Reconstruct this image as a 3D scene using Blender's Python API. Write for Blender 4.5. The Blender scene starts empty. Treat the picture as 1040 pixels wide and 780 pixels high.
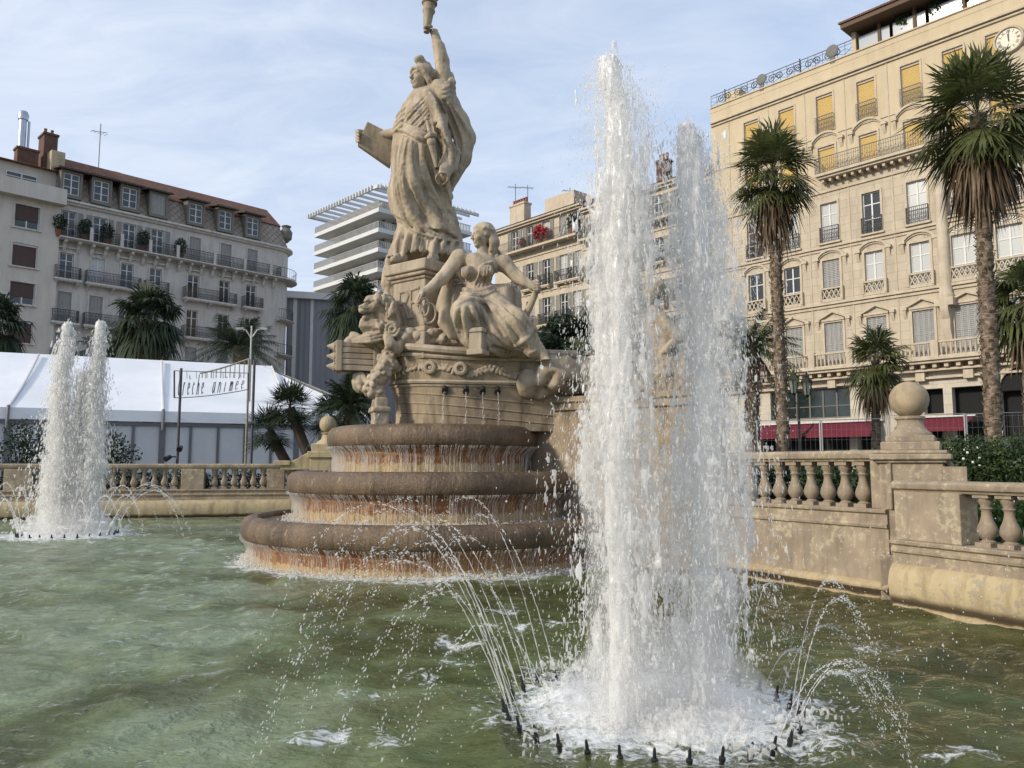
import bpy, bmesh, math, random
import numpy as np
from mathutils import Vector, Matrix
try:
    import openvdb as vdb
except ImportError:
    import pyopenvdb as vdb
R = math.radians
PI = math.pi
scene = bpy.context.scene
C = scene.collection
random.seed(7)
rng = np.random.default_rng(11)

# ------------------------------------------------------------------ camera
EYE = 1.5
F = 800.0
PITCH = math.atan(82 / F)
cp, sp = math.cos(PITCH), math.sin(PITCH)
cam = bpy.data.cameras.new('camera')
cam.sensor_width = 36
cam.lens = F / 1040 * 36
cam.clip_start = 0.05
cam.clip_end = 3000
camo = bpy.data.objects.new('camera', cam)
C.objects.link(camo)
camo.location = (0, 0, EYE)
camo.rotation_euler = (R(90) + PITCH, 0, 0)
scene.camera = camo


def at(px, py, Y):
    """point of the place seen at photo position px, py, at a distance Y ahead"""
    u = (px - 520) / F
    v = (390 - py) / F
    fy = cp - sp * v
    fz = sp + cp * v
    k = Y / fy
    return Vector((u * k, Y, EYE + fz * k))


def px_m(Y):
    return Y / F


# ------------------------------------------------------------------ objects
def tag(o, label=None, cat=None, group=None, kind=None):
    if label: o['label'] = label
    if cat: o['category'] = cat
    if group: o['group'] = group
    if kind: o['kind'] = kind
    return o


def thing(name, label, cat, loc=(0, 0, 0), rz=0, group=None):
    o = bpy.data.objects.new(name, None)
    o.empty_display_size = 0.2
    C.objects.link(o)
    o.location = loc
    o.rotation_euler = (0, 0, rz)
    return tag(o, label, cat, group)


def inst(name, me, parent=None, loc=(0, 0, 0), rz=0, sc=None):
    o = bpy.data.objects.new(name, me)
    C.objects.link(o)
    o.parent = parent
    o.location = loc
    o.rotation_euler = (0, 0, rz)
    if sc is not None: o.scale = sc
    return o


def copy_tree(o, parent=None):
    c = o.copy()
    C.objects.link(c)
    c.parent = parent
    for ch in list(o.children): copy_tree(ch, c)
    return c


def npmesh(name, V, faces, mat=None, smooth=True, sharp=None):
    """mesh from vertex array and a list of face index arrays (n,3) / (n,4)"""
    me = bpy.data.meshes.new(name)
    V = np.ascontiguousarray(V, dtype=np.float32)
    faces = [np.asarray(f, dtype=np.int32) for f in faces if len(f)]
    me.vertices.add(len(V))
    me.vertices.foreach_set('co', V.ravel())
    idx = np.concatenate([f.ravel() for f in faces])
    cnt = np.concatenate([np.full(len(f), f.shape[1], np.int32) for f in faces])
    st = np.concatenate([[0], np.cumsum(cnt)[:-1]]).astype(np.int32)
    me.loops.add(len(idx))
    me.loops.foreach_set('vertex_index', idx)
    me.polygons.add(len(cnt))
    me.polygons.foreach_set('loop_start', st)
    me.update(calc_edges=True)
    me.validate()
    if smooth:
        me.polygons.foreach_set('use_smooth', np.ones(len(me.polygons), dtype=bool))
        if sharp: me.set_sharp_from_angle(angle=R(sharp))
    if mat: me.materials.append(mat)
    return me


def solid(name, me, parent=None):
    return inst(name, me, parent)


class MB:
    """collects shapes for ONE mesh"""
    def __init__(self):
        self.v = []; self.f = []

    def add(self, vs, fs):
        b = len(self.v)
        self.v.extend([tuple(p) for p in vs])
        self.f.extend([tuple(i + b for i in f) for f in fs])

    def quad(self, a, b, c, d): self.add([a, b, c, d], [(0, 1, 2, 3)])

    def box(self, x0, x1, y0, y1, z0, z1):
        self.add([(x0, y0, z0), (x1, y0, z0), (x1, y1, z0), (x0, y1, z0), (x0, y0, z1), (x1, y0, z1), (x1, y1, z1), (x0, y1, z1)],
                 [(0, 3, 2, 1), (4, 5, 6, 7), (0, 1, 5, 4), (1, 2, 6, 5), (2, 3, 7, 6), (3, 0, 4, 7)])

    def obox(self, c, ax, ay, az):
        """oriented box: centre and three half-axis vectors"""
        c, ax, ay, az = Vector(c), Vector(ax), Vector(ay), Vector(az)
        if ax.cross(ay).dot(az) < 0: ax = -ax
        vs = []
        for k in (-1, 1):
            for (i, j) in ((-1, -1), (1, -1), (1, 1), (-1, 1)): vs.append(c + ax * i + ay * j + az * k)
        self.add(vs, [(0, 3, 2, 1), (4, 5, 6, 7), (0, 1, 5, 4), (1, 2, 6, 5), (2, 3, 7, 6), (3, 0, 4, 7)])

    def bar(self, a, b, w, h=None):
        h = h or w
        a, b = Vector(a), Vector(b)
        d = (b - a)
        if d.length < 1e-6: return
        up = Vector((0, 0, 1)) if abs(d.normalized().z) < 0.9 else Vector((0, 1, 0))
        s = d.cross(up).normalized()
        u = s.cross(d).normalized()
        self.obox((a + b) / 2, d / 2, s * w / 2, u * h / 2)

    def tube(self, pts, rad, n=8, cap=True):
        pts = [Vector(p) for p in pts]
        if not hasattr(rad, '__len__'): rad = [rad] * len(pts)
        b = len(self.v)
        prev = None
        for i, p in enumerate(pts):
            t = (pts[min(i + 1, len(pts) - 1)] - pts[max(i - 1, 0)])
            if t.length < 1e-9: t = Vector((0, 0, 1))
            t.normalize()
            if prev is None:
                up = Vector((0, 0, 1)) if abs(t.z) < 0.9 else Vector((1, 0, 0))
                s = t.cross(up).normalized()
            else:
                s = (prev - t * prev.dot(t))
                s = s.normalized() if s.length > 1e-6 else t.orthogonal().normalized()
            prev = s
            u = t.cross(s)
            for k in range(n):
                a = 2 * PI * k / n
                self.v.append(tuple(p + (s * math.cos(a) + u * math.sin(a)) * rad[i]))
        m = len(pts)
        for i in range(m - 1):
            for k in range(n):
                k2 = (k + 1) % n
                self.f.append((b + i * n + k, b + i * n + k2, b + (i + 1) * n + k2, b + (i + 1) * n + k))
        if cap:
            self.f.append(tuple(b + k for k in range(n))[::-1])
            self.f.append(tuple(b + (m - 1) * n + k for k in range(n)))

    def lathe(self, prof, c=(0, 0, 0), n=24, a0=0, a1=2 * PI, sx=1, sy=1):
        full = abs(a1 - a0 - 2 * PI) < 1e-6
        b = len(self.v)
        m = n if full else n + 1
        for (r, z) in prof:
            for k in range(m):
                a = a0 + (a1 - a0) * k / n
                self.v.append((c[0] + r * math.cos(a) * sx, c[1] + r * math.sin(a) * sy, c[2] + z))
        for i in range(len(prof) - 1):
            for k in range(n):
                k2 = (k + 1) % m
                self.f.append((b + i * m + k, b + i * m + k2, b + (i + 1) * m + k2, b + (i + 1) * m + k))
        if full:
            if prof[0][0] > 1e-4: self.f.append(tuple(b + k for k in range(m))[::-1])
            if prof[-1][0] > 1e-4: self.f.append(tuple(b + (len(prof) - 1) * m + k for k in range(m)))

    def sphere(self, c, r, nu=12, nv=8):
        r = r if hasattr(r, '__len__') else (r, r, r)
        b = len(self.v)
        self.v.append((c[0], c[1], c[2] - r[2]))
        for j in range(1, nv):
            t = -PI / 2 + PI * j / nv
            for i in range(nu):
                a = 2 * PI * i / nu
                self.v.append((c[0] + r[0] * math.cos(t) * math.cos(a), c[1] + r[1] * math.cos(t) * math.sin(a), c[2] + r[2] * math.sin(t)))
        self.v.append((c[0], c[1], c[2] + r[2]))
        e = len(self.v) - 1
        for i in range(nu):
            i2 = (i + 1) % nu
            self.f.append((b, b + 1 + i2, b + 1 + i))
            self.f.append((e, b + 1 + (nv - 2) * nu + i, b + 1 + (nv - 2) * nu + i2))
            for j in range(nv - 2):
                p = b + 1 + j * nu
                self.f.append((p + i, p + i2, p + nu + i2, p + nu + i))

    def prism(self, poly, o, ax, ay, az):
        """polygon (list of 2d) in plane o + x ax + y ay, extruded by vector az"""
        o, ax, ay, az = Vector(o), Vector(ax), Vector(ay), Vector(az)
        n = len(poly)
        vs = [o + ax * x + ay * y for x, y in poly] + [o + ax * x + ay * y + az for x, y in poly]
        fs = [tuple(range(n))[::-1], tuple(range(n, 2 * n))]
        for i in range(n):
            j = (i + 1) % n
            fs.append((i, j, n + j, n + i))
        self.add(vs, fs)

    def sweep(self, prof, path, closed=False):
        """closed profile [(offset to the left of the path, z)] swept along plan path [(x,y)] or [(x,y,z)] with mitres"""
        P = [Vector((p[0], p[1])) for p in path]
        Z = [p[2] if len(p) > 2 else 0 for p in path]
        n = len(P); m = len(prof)
        b = len(self.v)
        for i, p in enumerate(P):
            def dirn(a, c):
                d = (c - a); return d.normalized()
            if closed:
                d0 = dirn(P[i - 1], p); d1 = dirn(p, P[(i + 1) % n])
            else:
                d0 = dirn(P[max(i - 1, 0)], P[max(i, 1)]); d1 = dirn(P[min(i, n - 2)], P[min(i + 1, n - 1)])
            n0 = Vector((-d0.y, d0.x)); n1 = Vector((-d1.y, d1.x))
            nn = (n0 + n1)
            nn = nn.normalized() if nn.length > 1e-6 else n0
            k = 1 / max(0.3, nn.dot(n0))
            for (o, z) in prof:
                q = p + nn * (o * k)
                self.v.append((q.x, q.y, Z[i] + z))
        seg = n if closed else n - 1
        for i in range(seg):
            i2 = (i + 1) % n
            for k in range(m):
                k2 = (k + 1) % m
                self.f.append((b + i * m + k, b + i2 * m + k, b + i2 * m + k2, b + i * m + k2))
        if not closed:
            self.f.append(tuple(b + k for k in range(m)))
            self.f.append(tuple(b + (n - 1) * m + k for k in range(m))[::-1])

    def mesh(self, name, mat, smooth=True, sharp=35, fix=True, sub=None):
        me = bpy.data.meshes.new(name)
        v = self.v
        if sub is not None: v = [(x - sub[0], y - sub[1], z - sub[2]) for x, y, z in v]
        me.from_pydata(v, [], self.f)
        me.update()
        if fix:
            bm = bmesh.new(); bm.from_mesh(me)
            bmesh.ops.recalc_face_normals(bm, faces=bm.faces)
            bm.to_mesh(me); bm.free()
        if smooth and len(me.polygons):
            me.polygons.foreach_set('use_smooth', np.ones(len(me.polygons), dtype=bool))
            me.set_sharp_from_angle(angle=R(sharp))
        if mat: me.materials.append(mat)
        return me

    def build(self, name, mat, parent=None, world=False, bevel=0, **kw):
        """world=True: the shapes are in world space; they are moved into the frame of an unrotated parent"""
        sub = tuple(parent.location) if (world and parent is not None) else None
        if world and parent is not None and parent.parent is not None:
            sub = tuple(parent.location + parent.parent.location)
        me = self.mesh(name, mat, sub=sub, **kw)
        o = inst(name, me, parent)
        if bevel:
            b = o.modifiers.new('edge', 'BEVEL'); b.width = bevel; b.segments = 2; b.limit_method = 'ANGLE'; b.angle_limit = R(40)
        return o


# ------------------------------------------------------------------ noise on grids
def noise_grid(shape, h, cell, seed):
    g = np.random.default_rng(seed)
    cell = cell if hasattr(cell, '__len__') else (cell,) * 3
    ii, ff, dims = [], [], []
    for n, c in zip(shape, cell):
        x = np.arange(n) * (h / c) + g.random()
        i = np.floor(x).astype(int); f = x - i
        ii.append(i); ff.append((f * f * (3 - 2 * f)).astype(np.float32)); dims.append(i[-1] + 2)
    a = g.random(dims, dtype=np.float32)
    f = ff[0][:, None, None]; a = a[ii[0]] * (1 - f) + a[ii[0] + 1] * f
    f = ff[1][None, :, None]; a = a[:, ii[1]] * (1 - f) + a[:, ii[1] + 1] * f
    f = ff[2][None, None, :]; a = a[:, :, ii[2]] * (1 - f) + a[:, :, ii[2] + 1] * f
    return a


# ------------------------------------------------------------------ sculpting with distance fields
def rot(ax=0, ay=0, az=0):
    return np.array(Matrix.Rotation(R(az), 3, 'Z') @ Matrix.Rotation(R(ay), 3, 'Y') @ Matrix.Rotation(R(ax), 3, 'X'), dtype=np.float32)


class Sculpt:
    def __init__(self, lo, hi, h):
        self.lo = np.array(lo, np.float32); self.h = h
        self.n = np.ceil((np.array(hi) - np.array(lo)) / h).astype(int) + 1
        self.d = np.full(self.n, 1.0, np.float32)

    def region(self, lo, hi):
        a = np.clip(np.floor((np.array(lo) - self.lo) / self.h).astype(int), 0, self.n)
        b = np.clip(np.ceil((np.array(hi) - self.lo) / self.h).astype(int) + 1, 0, self.n)
        if np.any(b <= a): return None, None
        sl = tuple(slice(x, y) for x, y in zip(a, b))
        g = [self.lo[i] + self.h * np.arange(a[i], b[i], dtype=np.float32) for i in range(3)]
        return sl, np.meshgrid(*g, indexing='ij', sparse=True)

    def merge(self, sl, d, k, cut=False):
        a = self.d[sl]
        if cut:
            d = -d
            if k > 0:
                hh = np.clip(0.5 - 0.5 * (a - d) / k, 0, 1)
                self.d[sl] = a * (1 - hh) + d * hh + k * hh * (1 - hh)
            else: self.d[sl] = np.maximum(a, d)
            return
        if k > 0:
            hh = np.clip(0.5 + 0.5 * (a - d) / k, 0, 1)
            self.d[sl] = a * (1 - hh) + d * hh - k * hh * (1 - hh)
        else: self.d[sl] = np.minimum(a, d)

    def cone(self, a, b, ra, rb, k=0.03, cut=False):
        a = np.array(a, np.float32); b = np.array(b, np.float32)
        m = max(ra, rb) + k + 3 * self.h
        sl, g = self.region(np.minimum(a, b) - m, np.maximum(a, b) + m)
        if sl is None: return self
        ab = b - a; L = float(ab @ ab) + 1e-9
        t = np.clip(((g[0] - a[0]) * ab[0] + (g[1] - a[1]) * ab[1] + (g[2] - a[2]) * ab[2]) / L, 0, 1)
        d = np.sqrt((g[0] - a[0] - t * ab[0]) ** 2 + (g[1] - a[1] - t * ab[1]) ** 2 + (g[2] - a[2] - t * ab[2]) ** 2) - (ra + (rb - ra) * t)
        self.merge(sl, d, k, cut); return self

    def tube(self, pts, rad, k=0.02, cut=False):
        if not hasattr(rad, '__len__'): rad = [rad] * len(pts)
        for i in range(len(pts) - 1): self.cone(pts[i], pts[i + 1], rad[i], rad[i + 1], k, cut)
        return self

    def ell(self, c, r, M=None, k=0.03, cut=False):
        c = np.array(c, np.float32); r = np.array(r if hasattr(r, '__len__') else (r, r, r), np.float32)
        m = float(r.max()) + k + 3 * self.h
        sl, g = self.region(c - m, c + m)
        if sl is None: return self
        x, y, z = g[0] - c[0], g[1] - c[1], g[2] - c[2]
        if M is not None:
            x, y, z = (M[0, 0] * x + M[1, 0] * y + M[2, 0] * z, M[0, 1] * x + M[1, 1] * y + M[2, 1] * z, M[0, 2] * x + M[1, 2] * y + M[2, 2] * z)
        k0 = np.sqrt((x / r[0]) ** 2 + (y / r[1]) ** 2 + (z / r[2]) ** 2)
        k1 = np.sqrt((x / r[0] ** 2) ** 2 + (y / r[1] ** 2) ** 2 + (z / r[2] ** 2) ** 2) + 1e-6
        self.merge(sl, k0 * (k0 - 1) / k1, k, cut); return self

    def box(self, c, hf, M=None, rd=0.01, k=0.01, cut=False):
        c = np.array(c, np.float32); hf = np.array(hf, np.float32)
        m = float(np.linalg.norm(hf)) + k + 3 * self.h
        sl, g = self.region(c - m, c + m)
        if sl is None: return self
        x, y, z = g[0] - c[0], g[1] - c[1], g[2] - c[2]
        if M is not None:
            x, y, z = (M[0, 0] * x + M[1, 0] * y + M[2, 0] * z, M[0, 1] * x + M[1, 1] * y + M[2, 1] * z, M[0, 2] * x + M[1, 2] * y + M[2, 2] * z)
        qx, qy, qz = np.abs(x) - hf[0] + rd, np.abs(y) - hf[1] + rd, np.abs(z) - hf[2] + rd
        d = np.sqrt(np.maximum(qx, 0) ** 2 + np.maximum(qy, 0) ** 2 + np.maximum(qz, 0) ** 2) + np.minimum(np.maximum(qx, np.maximum(qy, qz)), 0) - rd
        self.merge(sl, d, k, cut); return self

    def robe(self, secs, fold, k=0.03, zmin=None, shell=None):
        """secs: (z, cx, cy, rx, ry) bottom to top; fold(theta, z01) -> relative radius; zmin(x, y): the hem"""
        s = np.array(sorted(secs), np.float32)
        m = 0.12 + k
        lo = (np.min(s[:, 1] - s[:, 3]) - m, np.min(s[:, 2] - s[:, 4]) - m, s[0, 0] - m)
        hi = (np.max(s[:, 1] + s[:, 3]) + m, np.max(s[:, 2] + s[:, 4]) + m, s[-1, 0] + m)
        sl, g = self.region(lo, hi)
        z = g[2]
        P = [np.interp(z, s[:, 0], s[:, i]).astype(np.float32) for i in range(1, 5)]
        dx = (g[0] - P[0]) / P[2]; dy = (g[1] - P[1]) / P[3]
        rr = np.sqrt(dx * dx + dy * dy)
        th = np.arctan2(dy, dx)
        d = (rr - 1 - fold(th, (z - s[0, 0]) / (s[-1, 0] - s[0, 0]))) * np.minimum(P[2], P[3]) * 0.8
        lowz = s[0, 0] if zmin is None else zmin(g[0], g[1])
        d = np.maximum(d, np.maximum(lowz - z, z - s[-1, 0]))
        self.merge(sl, d, k); return self

    def surf(self, px, py, Y0, Y1):
        """distance Y of the first surface behind photo position px, py"""
        Ys = np.arange(Y0, Y1, self.h * .5)
        a, b = at(px, py, Y0), at(px, py, Y1)
        u = ((Ys - Y0) / (Y1 - Y0))[:, None]
        P = np.array(a)[None] * (1 - u) + np.array(b)[None] * u
        I = np.round((P - self.lo) / self.h).astype(int)
        ok = np.all((I >= 0) & (I < self.n), axis=1)
        I = np.clip(I, 0, self.n - 1)
        v = np.where(ok, self.d[I[:, 0], I[:, 1], I[:, 2]], 1)
        k = np.argmax(v < 0)
        return float(Ys[k]) if v[k] < 0 else None

    def drape(self, pts, r, k=0.015, cut=False, Y0=11, Y1=15, inset=0.25, ends=0.4, n=22):
        """a fold (or a groove) laid along photo points onto whatever form is already there"""
        P = [Vector((p[0], p[1])) for p in pts]
        P = [P[0] * 2 - P[1]] + P + [P[-1] * 2 - P[-2]]
        D = []
        m = len(P) - 3
        for i in range(n):
            u = i / (n - 1) * m; j = min(int(u), m - 1); f = u - j
            a, b, c, d = P[j:j + 4]
            D.append(.5 * (2 * b + (c - a) * f + (2 * a - 5 * b + 4 * c - d) * f * f + (3 * b - a - 3 * c + d) * f ** 3))
        Q, Rr = [], []
        for i, q in enumerate(D):
            Y = self.surf(q.x, q.y, Y0, Y1)
            if Y is None: continue
            e = min(1, 4 * min(i, n - 1 - i) / (n - 1) + ends)
            Q.append([q.x, q.y, Y]); Rr.append(r * e)
        if len(Q) < 3: return self
        Ys = np.array([q[2] for q in Q]); Ys = np.convolve(np.pad(Ys, 2, mode='edge'), np.ones(5) / 5, 'valid')
        self.tube([at(q[0], q[1], y + rr * inset) for q, y, rr in zip(Q, Ys, Rr)], Rr, k, cut)
        return self

    def rough(self, amp, cell, seed=1):
        self.d += (noise_grid(self.d.shape, self.h, cell, seed) - 0.5) * 2 * amp; return self

    def mesh(self, name, mat, sub=(0, 0, 0)):
        d = self.d
        for ax in range(3):
            for e in (0, -1):
                sl = [slice(None)] * 3; sl[ax] = e; d[tuple(sl)] = np.maximum(d[tuple(sl)], self.h)
        g = vdb.FloatGrid(5.0)
        g.copyFromArray(np.clip(d, -5 * self.h, 5 * self.h) / self.h)
        p, t, q = g.convertToPolygons(isovalue=0.0, adaptivity=0.0)
        p = np.asarray(p) * self.h + self.lo - np.array(sub, np.float32)
        # vdb winds inward for this sign: flip
        t = np.asarray(t).reshape(-1, 3)[:, ::-1]; q = np.asarray(q).reshape(-1, 4)[:, ::-1]
        return npmesh(name, p, [q, t], mat)


# ------------------------------------------------------------------ materials
def nodes_of(m):
    m.use_nodes = True
    nt = m.node_tree
    nt.nodes.clear()
    return nt


class NT:
    def __init__(self, nt): self.nt = nt

    def n(self, typ, ins=None, **props):
        nd = self.nt.nodes.new(typ)
        for k, v in props.items(): setattr(nd, k, v)
        for k, v in (ins or {}).items():
            s = nd.inputs[k]
            if isinstance(v, bpy.types.NodeSocket): self.nt.links.new(v, s)
            else:
                try: s.default_value = v
                except Exception: s.default_value = tuple(v) + (1,)
        return nd

    def math(self, op, a, b=0.5, clamp=False):
        return self.n('ShaderNodeMath', {0: a, 1: b}, operation=op, use_clamp=clamp).outputs[0]

    def ramp(self, fac, stops, interp='LINEAR'):
        nd = self.n('ShaderNodeValToRGB', {'Fac': fac})
        cr = nd.color_ramp; cr.interpolation = interp
        while len(cr.elements) < len(stops): cr.elements.new(0.5)
        for e, (p, c) in zip(cr.elements, stops):
            e.position = p
            e.color = (tuple(c) + (1,))[:4] if hasattr(c, '__len__') else (c, c, c, 1)
        return nd.outputs[0]

    def mix(self, fac, a, b, blend='MIX'):
        nd = self.n('ShaderNodeMix', data_type='RGBA', blend_type=blend)
        for s, v in ((nd.inputs[0], fac), (nd.inputs[6], a), (nd.inputs[7], b)):
            if isinstance(v, bpy.types.NodeSocket): self.nt.links.new(v, s)
            elif hasattr(v, '__len__'): s.default_value = (tuple(v) + (1,))[:4]
            else: s.default_value = v
        return nd.outputs[2]

    def coords(self, scale=(1, 1, 1), world=False, loc=(0, 0, 0)):
        if world: o = self.n('ShaderNodeNewGeometry').outputs['Position']
        else: o = self.n('ShaderNodeTexCoord').outputs['Object']
        return self.n('ShaderNodeMapping', {'Vector': o, 'Scale': scale, 'Location': loc}).outputs[0]

    def noise(self, vec, scale=5, detail=4, rough=0.55, dist=0.0):
        return self.n('ShaderNodeTexNoise', {'Vector': vec, 'Scale': scale, 'Detail': detail, 'Roughness': rough, 'Distortion': dist}).outputs[0]

    def bump(self, h, strength=0.3, dist=0.02):
        return self.n('ShaderNodeBump', {'Height': h, 'Strength': strength, 'Distance': dist}).outputs[0]

    def out(self, sh):
        self.n('ShaderNodeOutputMaterial', {'Surface': sh})


def newmat(name):
    m = bpy.data.materials.new(name)
    return m, NT(nodes_of(m))


def plain(name, col, rough=0.6, metal=0.0, var=0.12, scale=6, bump=0.0, spec=0.4, stretch=(1, 1, 1)):
    """one colour, worn and uneven"""
    m, t = newmat(name)
    v = t.coords(stretch)
    a = t.noise(v, scale, 6, 0.6)
    b = t.noise(v, scale * 7.3, 3, 0.6)
    f = t.math('ADD', t.math('MULTIPLY', a, 0.7), t.math('MULTIPLY', b, 0.3))
    c = t.ramp(f, [(0.3, [x * (1 - var) for x in col]), (0.7, [min(1, x * (1 + var)) for x in col])])
    ins = {'Base Color': c, 'Roughness': rough, 'Metallic': metal, 'Specular IOR Level': spec}
    if bump: ins['Normal'] = t.bump(f, bump, 0.02)
    t.out(t.n('ShaderNodeBsdfPrincipled', ins).outputs[0])
    return m


def stone(name, light, dark, stain=(0.10, 0.085, 0.065), stain_amt=0.35, scale=3.0, rough=0.85, bump=0.5, lichen=None, block=None, bd=0.015):
    """weathered stone: light and dark drifts, run-down stains, pitted surface; block=(w,h): coursed masonry joints"""
    m, t = newmat(name)
    v = t.coords()
    base = t.noise(v, scale, 8, 0.62)
    col = t.ramp(base, [(0.28, dark), (0.5, [(a + b) / 2 for a, b in zip(light, dark)]), (0.68, light)])
    st = t.coords((3.2, 3.2, 0.55))
    s1 = t.noise(st, scale * 0.9, 6, 0.65)
    sm = t.ramp(s1, [(0.47, 0.0), (0.68, 1.0)])
    col = t.mix(t.math('MULTIPLY', sm, stain_amt), col, stain)
    pit = t.noise(v, scale * 22, 4, 0.7)
    sp_ = t.ramp(pit, [(0.58, 0.0), (0.75, 1.0)])
    col = t.mix(t.math('MULTIPLY', sp_, stain_amt * 0.7), col, [x * 0.55 for x in dark])
    if lichen:
        l = t.ramp(t.math('ADD', t.math('MULTIPLY', t.noise(v, scale * 4, 6, 0.75), .6), t.math('MULTIPLY', t.noise(v, scale * .5, 4, .6), .4)), [(0.545, 0.0), (0.575, 1.0)])
        col = t.mix(t.math('MULTIPLY', l, 0.75), col, lichen)
    hgt = t.math('ADD', t.math('MULTIPLY', base, 0.4), t.math('MULTIPLY', pit, 0.6))
    if block:
        br = t.n('ShaderNodeTexBrick', {'Vector': t.swz(v), 'Color1': (1, 1, 1, 1), 'Color2': (0.86, 0.86, 0.86, 1), 'Mortar': (0.5, 0.5, 0.5, 1), 'Scale': 1.0, 'Mortar Size': bd, 'Mortar Smooth': 0.3, 'Brick Width': block[0], 'Row Height': block[1]})
        col = t.mix(0.75, col, br.outputs[0], 'MULTIPLY')
        hgt = t.math('SUBTRACT', hgt, t.math('MULTIPLY', br.outputs['Fac'], 0.8))
    t.out(t.n('ShaderNodeBsdfPrincipled', {'Base Color': col, 'Roughness': rough, 'Specular IOR Level': 0.3, 'Normal': t.bump(hgt, bump, 0.02)}).outputs[0])
    return m


def _swz(self, v):
    s = self.n('ShaderNodeSeparateXYZ', {0: v})
    return self.n('ShaderNodeCombineXYZ', {0: s.outputs[0], 1: s.outputs[2], 2: s.outputs[1]}).outputs[0]


NT.swz = _swz

# ------------------------------------------------------------------ daylight
SUN_DIR = Vector((-0.80, -0.42, 0.43)).normalized()          # towards the sun
elev = math.asin(SUN_DIR.z)
azim = math.atan2(SUN_DIR.x, SUN_DIR.y)                       # from +Y, clockwise
w = bpy.data.worlds.new('World')
scene.world = w
w.use_nodes = True
w.node_tree.nodes.clear()
t = NT(w.node_tree)
sky = t.n('ShaderNodeTexSky', sky_type='NISHITA', sun_disc=False, sun_elevation=elev, sun_rotation=azim, air_density=1.0, dust_density=1.2, ozone_density=1.5)
d = t.n('ShaderNodeTexCoord').outputs['Generated']
s = t.n('ShaderNodeSeparateXYZ', {0: d})
zz = t.math('ADD', t.math('MAXIMUM', s.outputs[2], 0.0), 0.22)
pxy = t.n('ShaderNodeCombineXYZ', {0: t.math('DIVIDE', s.outputs[0], zz), 1: t.math('DIVIDE', s.outputs[1], zz), 2: 0.0}).outputs[0]
mp = t.n('ShaderNodeMapping', {'Vector': pxy, 'Scale': (0.55, 1.25, 1), 'Rotation': (0, 0, R(24)), 'Location': (1.3, 0.4, 0)}).outputs[0]
n1 = t.noise(mp, 1.1, 7, 0.58, 0.5)
n2 = t.noise(mp, 5.5, 5, 0.6, 0.8)
cl = t.math('ADD', t.math('MULTIPLY', n1, 0.78), t.math('MULTIPLY', n2, 0.22))
veil = t.ramp(s.outputs[2], [(0.0, 0.85), (0.55, 0.0)])
side = t.math('MULTIPLY', s.outputs[0], -0.26)
cl = t.math('ADD', cl, side)
mask = t.ramp(cl, [(0.22, 0.35), (0.44, 0.70), (0.62, 0.96)])
mask = t.math('MAXIMUM', mask, veil)
ccol = t.ramp(n2, [(0.3, (0.38, 0.44, 0.555)), (0.7, (0.475, 0.525, 0.605))])
b1 = t.n('ShaderNodeBackground', {'Color': sky.outputs[0], 'Strength': 0.14})
b2 = t.n('ShaderNodeBackground', {'Color': ccol, 'Strength': 1.0})
mx = t.n('ShaderNodeMixShader', {0: mask, 1: b1.outputs[0], 2: b2.outputs[0]})
t.n('ShaderNodeOutputWorld', {'Surface': mx.outputs[0]})
sun = bpy.data.lights.new('sun', 'SUN')
sun.energy = 2.15
sun.angle = R(7)
sun.color = (1.0, 0.90, 0.75)
suno = bpy.data.objects.new('sun', sun)
C.objects.link(suno)
suno.location = (-30, -20, 40)
suno.rotation_euler = SUN_DIR.to_track_quat('Z', 'Y').to_euler()

vs = scene.view_settings
vs.view_transform = 'Standard'; vs.look = 'None'; vs.exposure = 0.74; vs.gamma = 1.0; vs.use_curve_mapping = False
scene.render.engine = 'CYCLES'
cy = scene.cycles
cy.use_denoising = True
cy.max_bounces = 8; cy.diffuse_bounces = 3; cy.glossy_bounces = 4; cy.transmission_bounces = 6; cy.transparent_max_bounces = 32; cy.volume_bounces = 2; cy.volume_step_rate = 2.0
cy.caustics_reflective = False; cy.caustics_refractive = False
cy.sample_clamp_indirect = 6

# ------------------------------------------------------------------ shared materials
LIME = stone('carved_limestone', (0.47, 0.395, 0.295), (0.33, 0.265, 0.195), (0.13, 0.10, 0.075), 0.5, 2.6, bump=0.5)
LIME_OLD = stone('weathered_limestone', (0.40, 0.32, 0.22), (0.24, 0.185, 0.13), (0.09, 0.07, 0.05), 0.6, 3.0, bump=0.6)
BAL = stone('balustrade_stone', (0.40, 0.32, 0.23), (0.25, 0.20, 0.145), (0.12, 0.10, 0.08), 0.45, 3.5, bump=0.5, lichen=(0.46, 0.40, 0.27))
COPING = stone('yellow_coping_stone', (0.52, 0.42, 0.25), (0.38, 0.30, 0.18), (0.13, 0.085, 0.05), 0.5, 2.2, bump=0.4, lichen=(0.30, 0.26, 0.19))
# tide line: a dark band of algae just above the water
_t = NT(COPING.node_tree); _p = [n for n in COPING.node_tree.nodes if n.type == 'BSDF_PRINCIPLED'][0]
_c = _p.inputs['Base Color'].links[0].from_socket
_g = _t.n('ShaderNodeNewGeometry').outputs['Position']; _s = _t.n('ShaderNodeSeparateXYZ', {0: _g})
_e = _t.math('ADD', _s.outputs[2], _t.math('MULTIPLY', _t.math('SUBTRACT', _t.noise(_g, 2.2, 5, .7), .5), .10))
_b = _t.ramp(_e, [(0.015, 0.0), (0.035, 0.9), (0.09, 0.85), (0.14, 0.0)])
COPING.node_tree.links.new(_t.mix(_b, _c, (0.055, 0.036, 0.022)), _p.inputs['Base Color'])
BLACK = plain('black_paint', (0.015, 0.015, 0.017), 0.45)
# ================================================================== THE FOUNTAIN
FC = Vector((-1.32, 13.5, 0))


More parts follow.
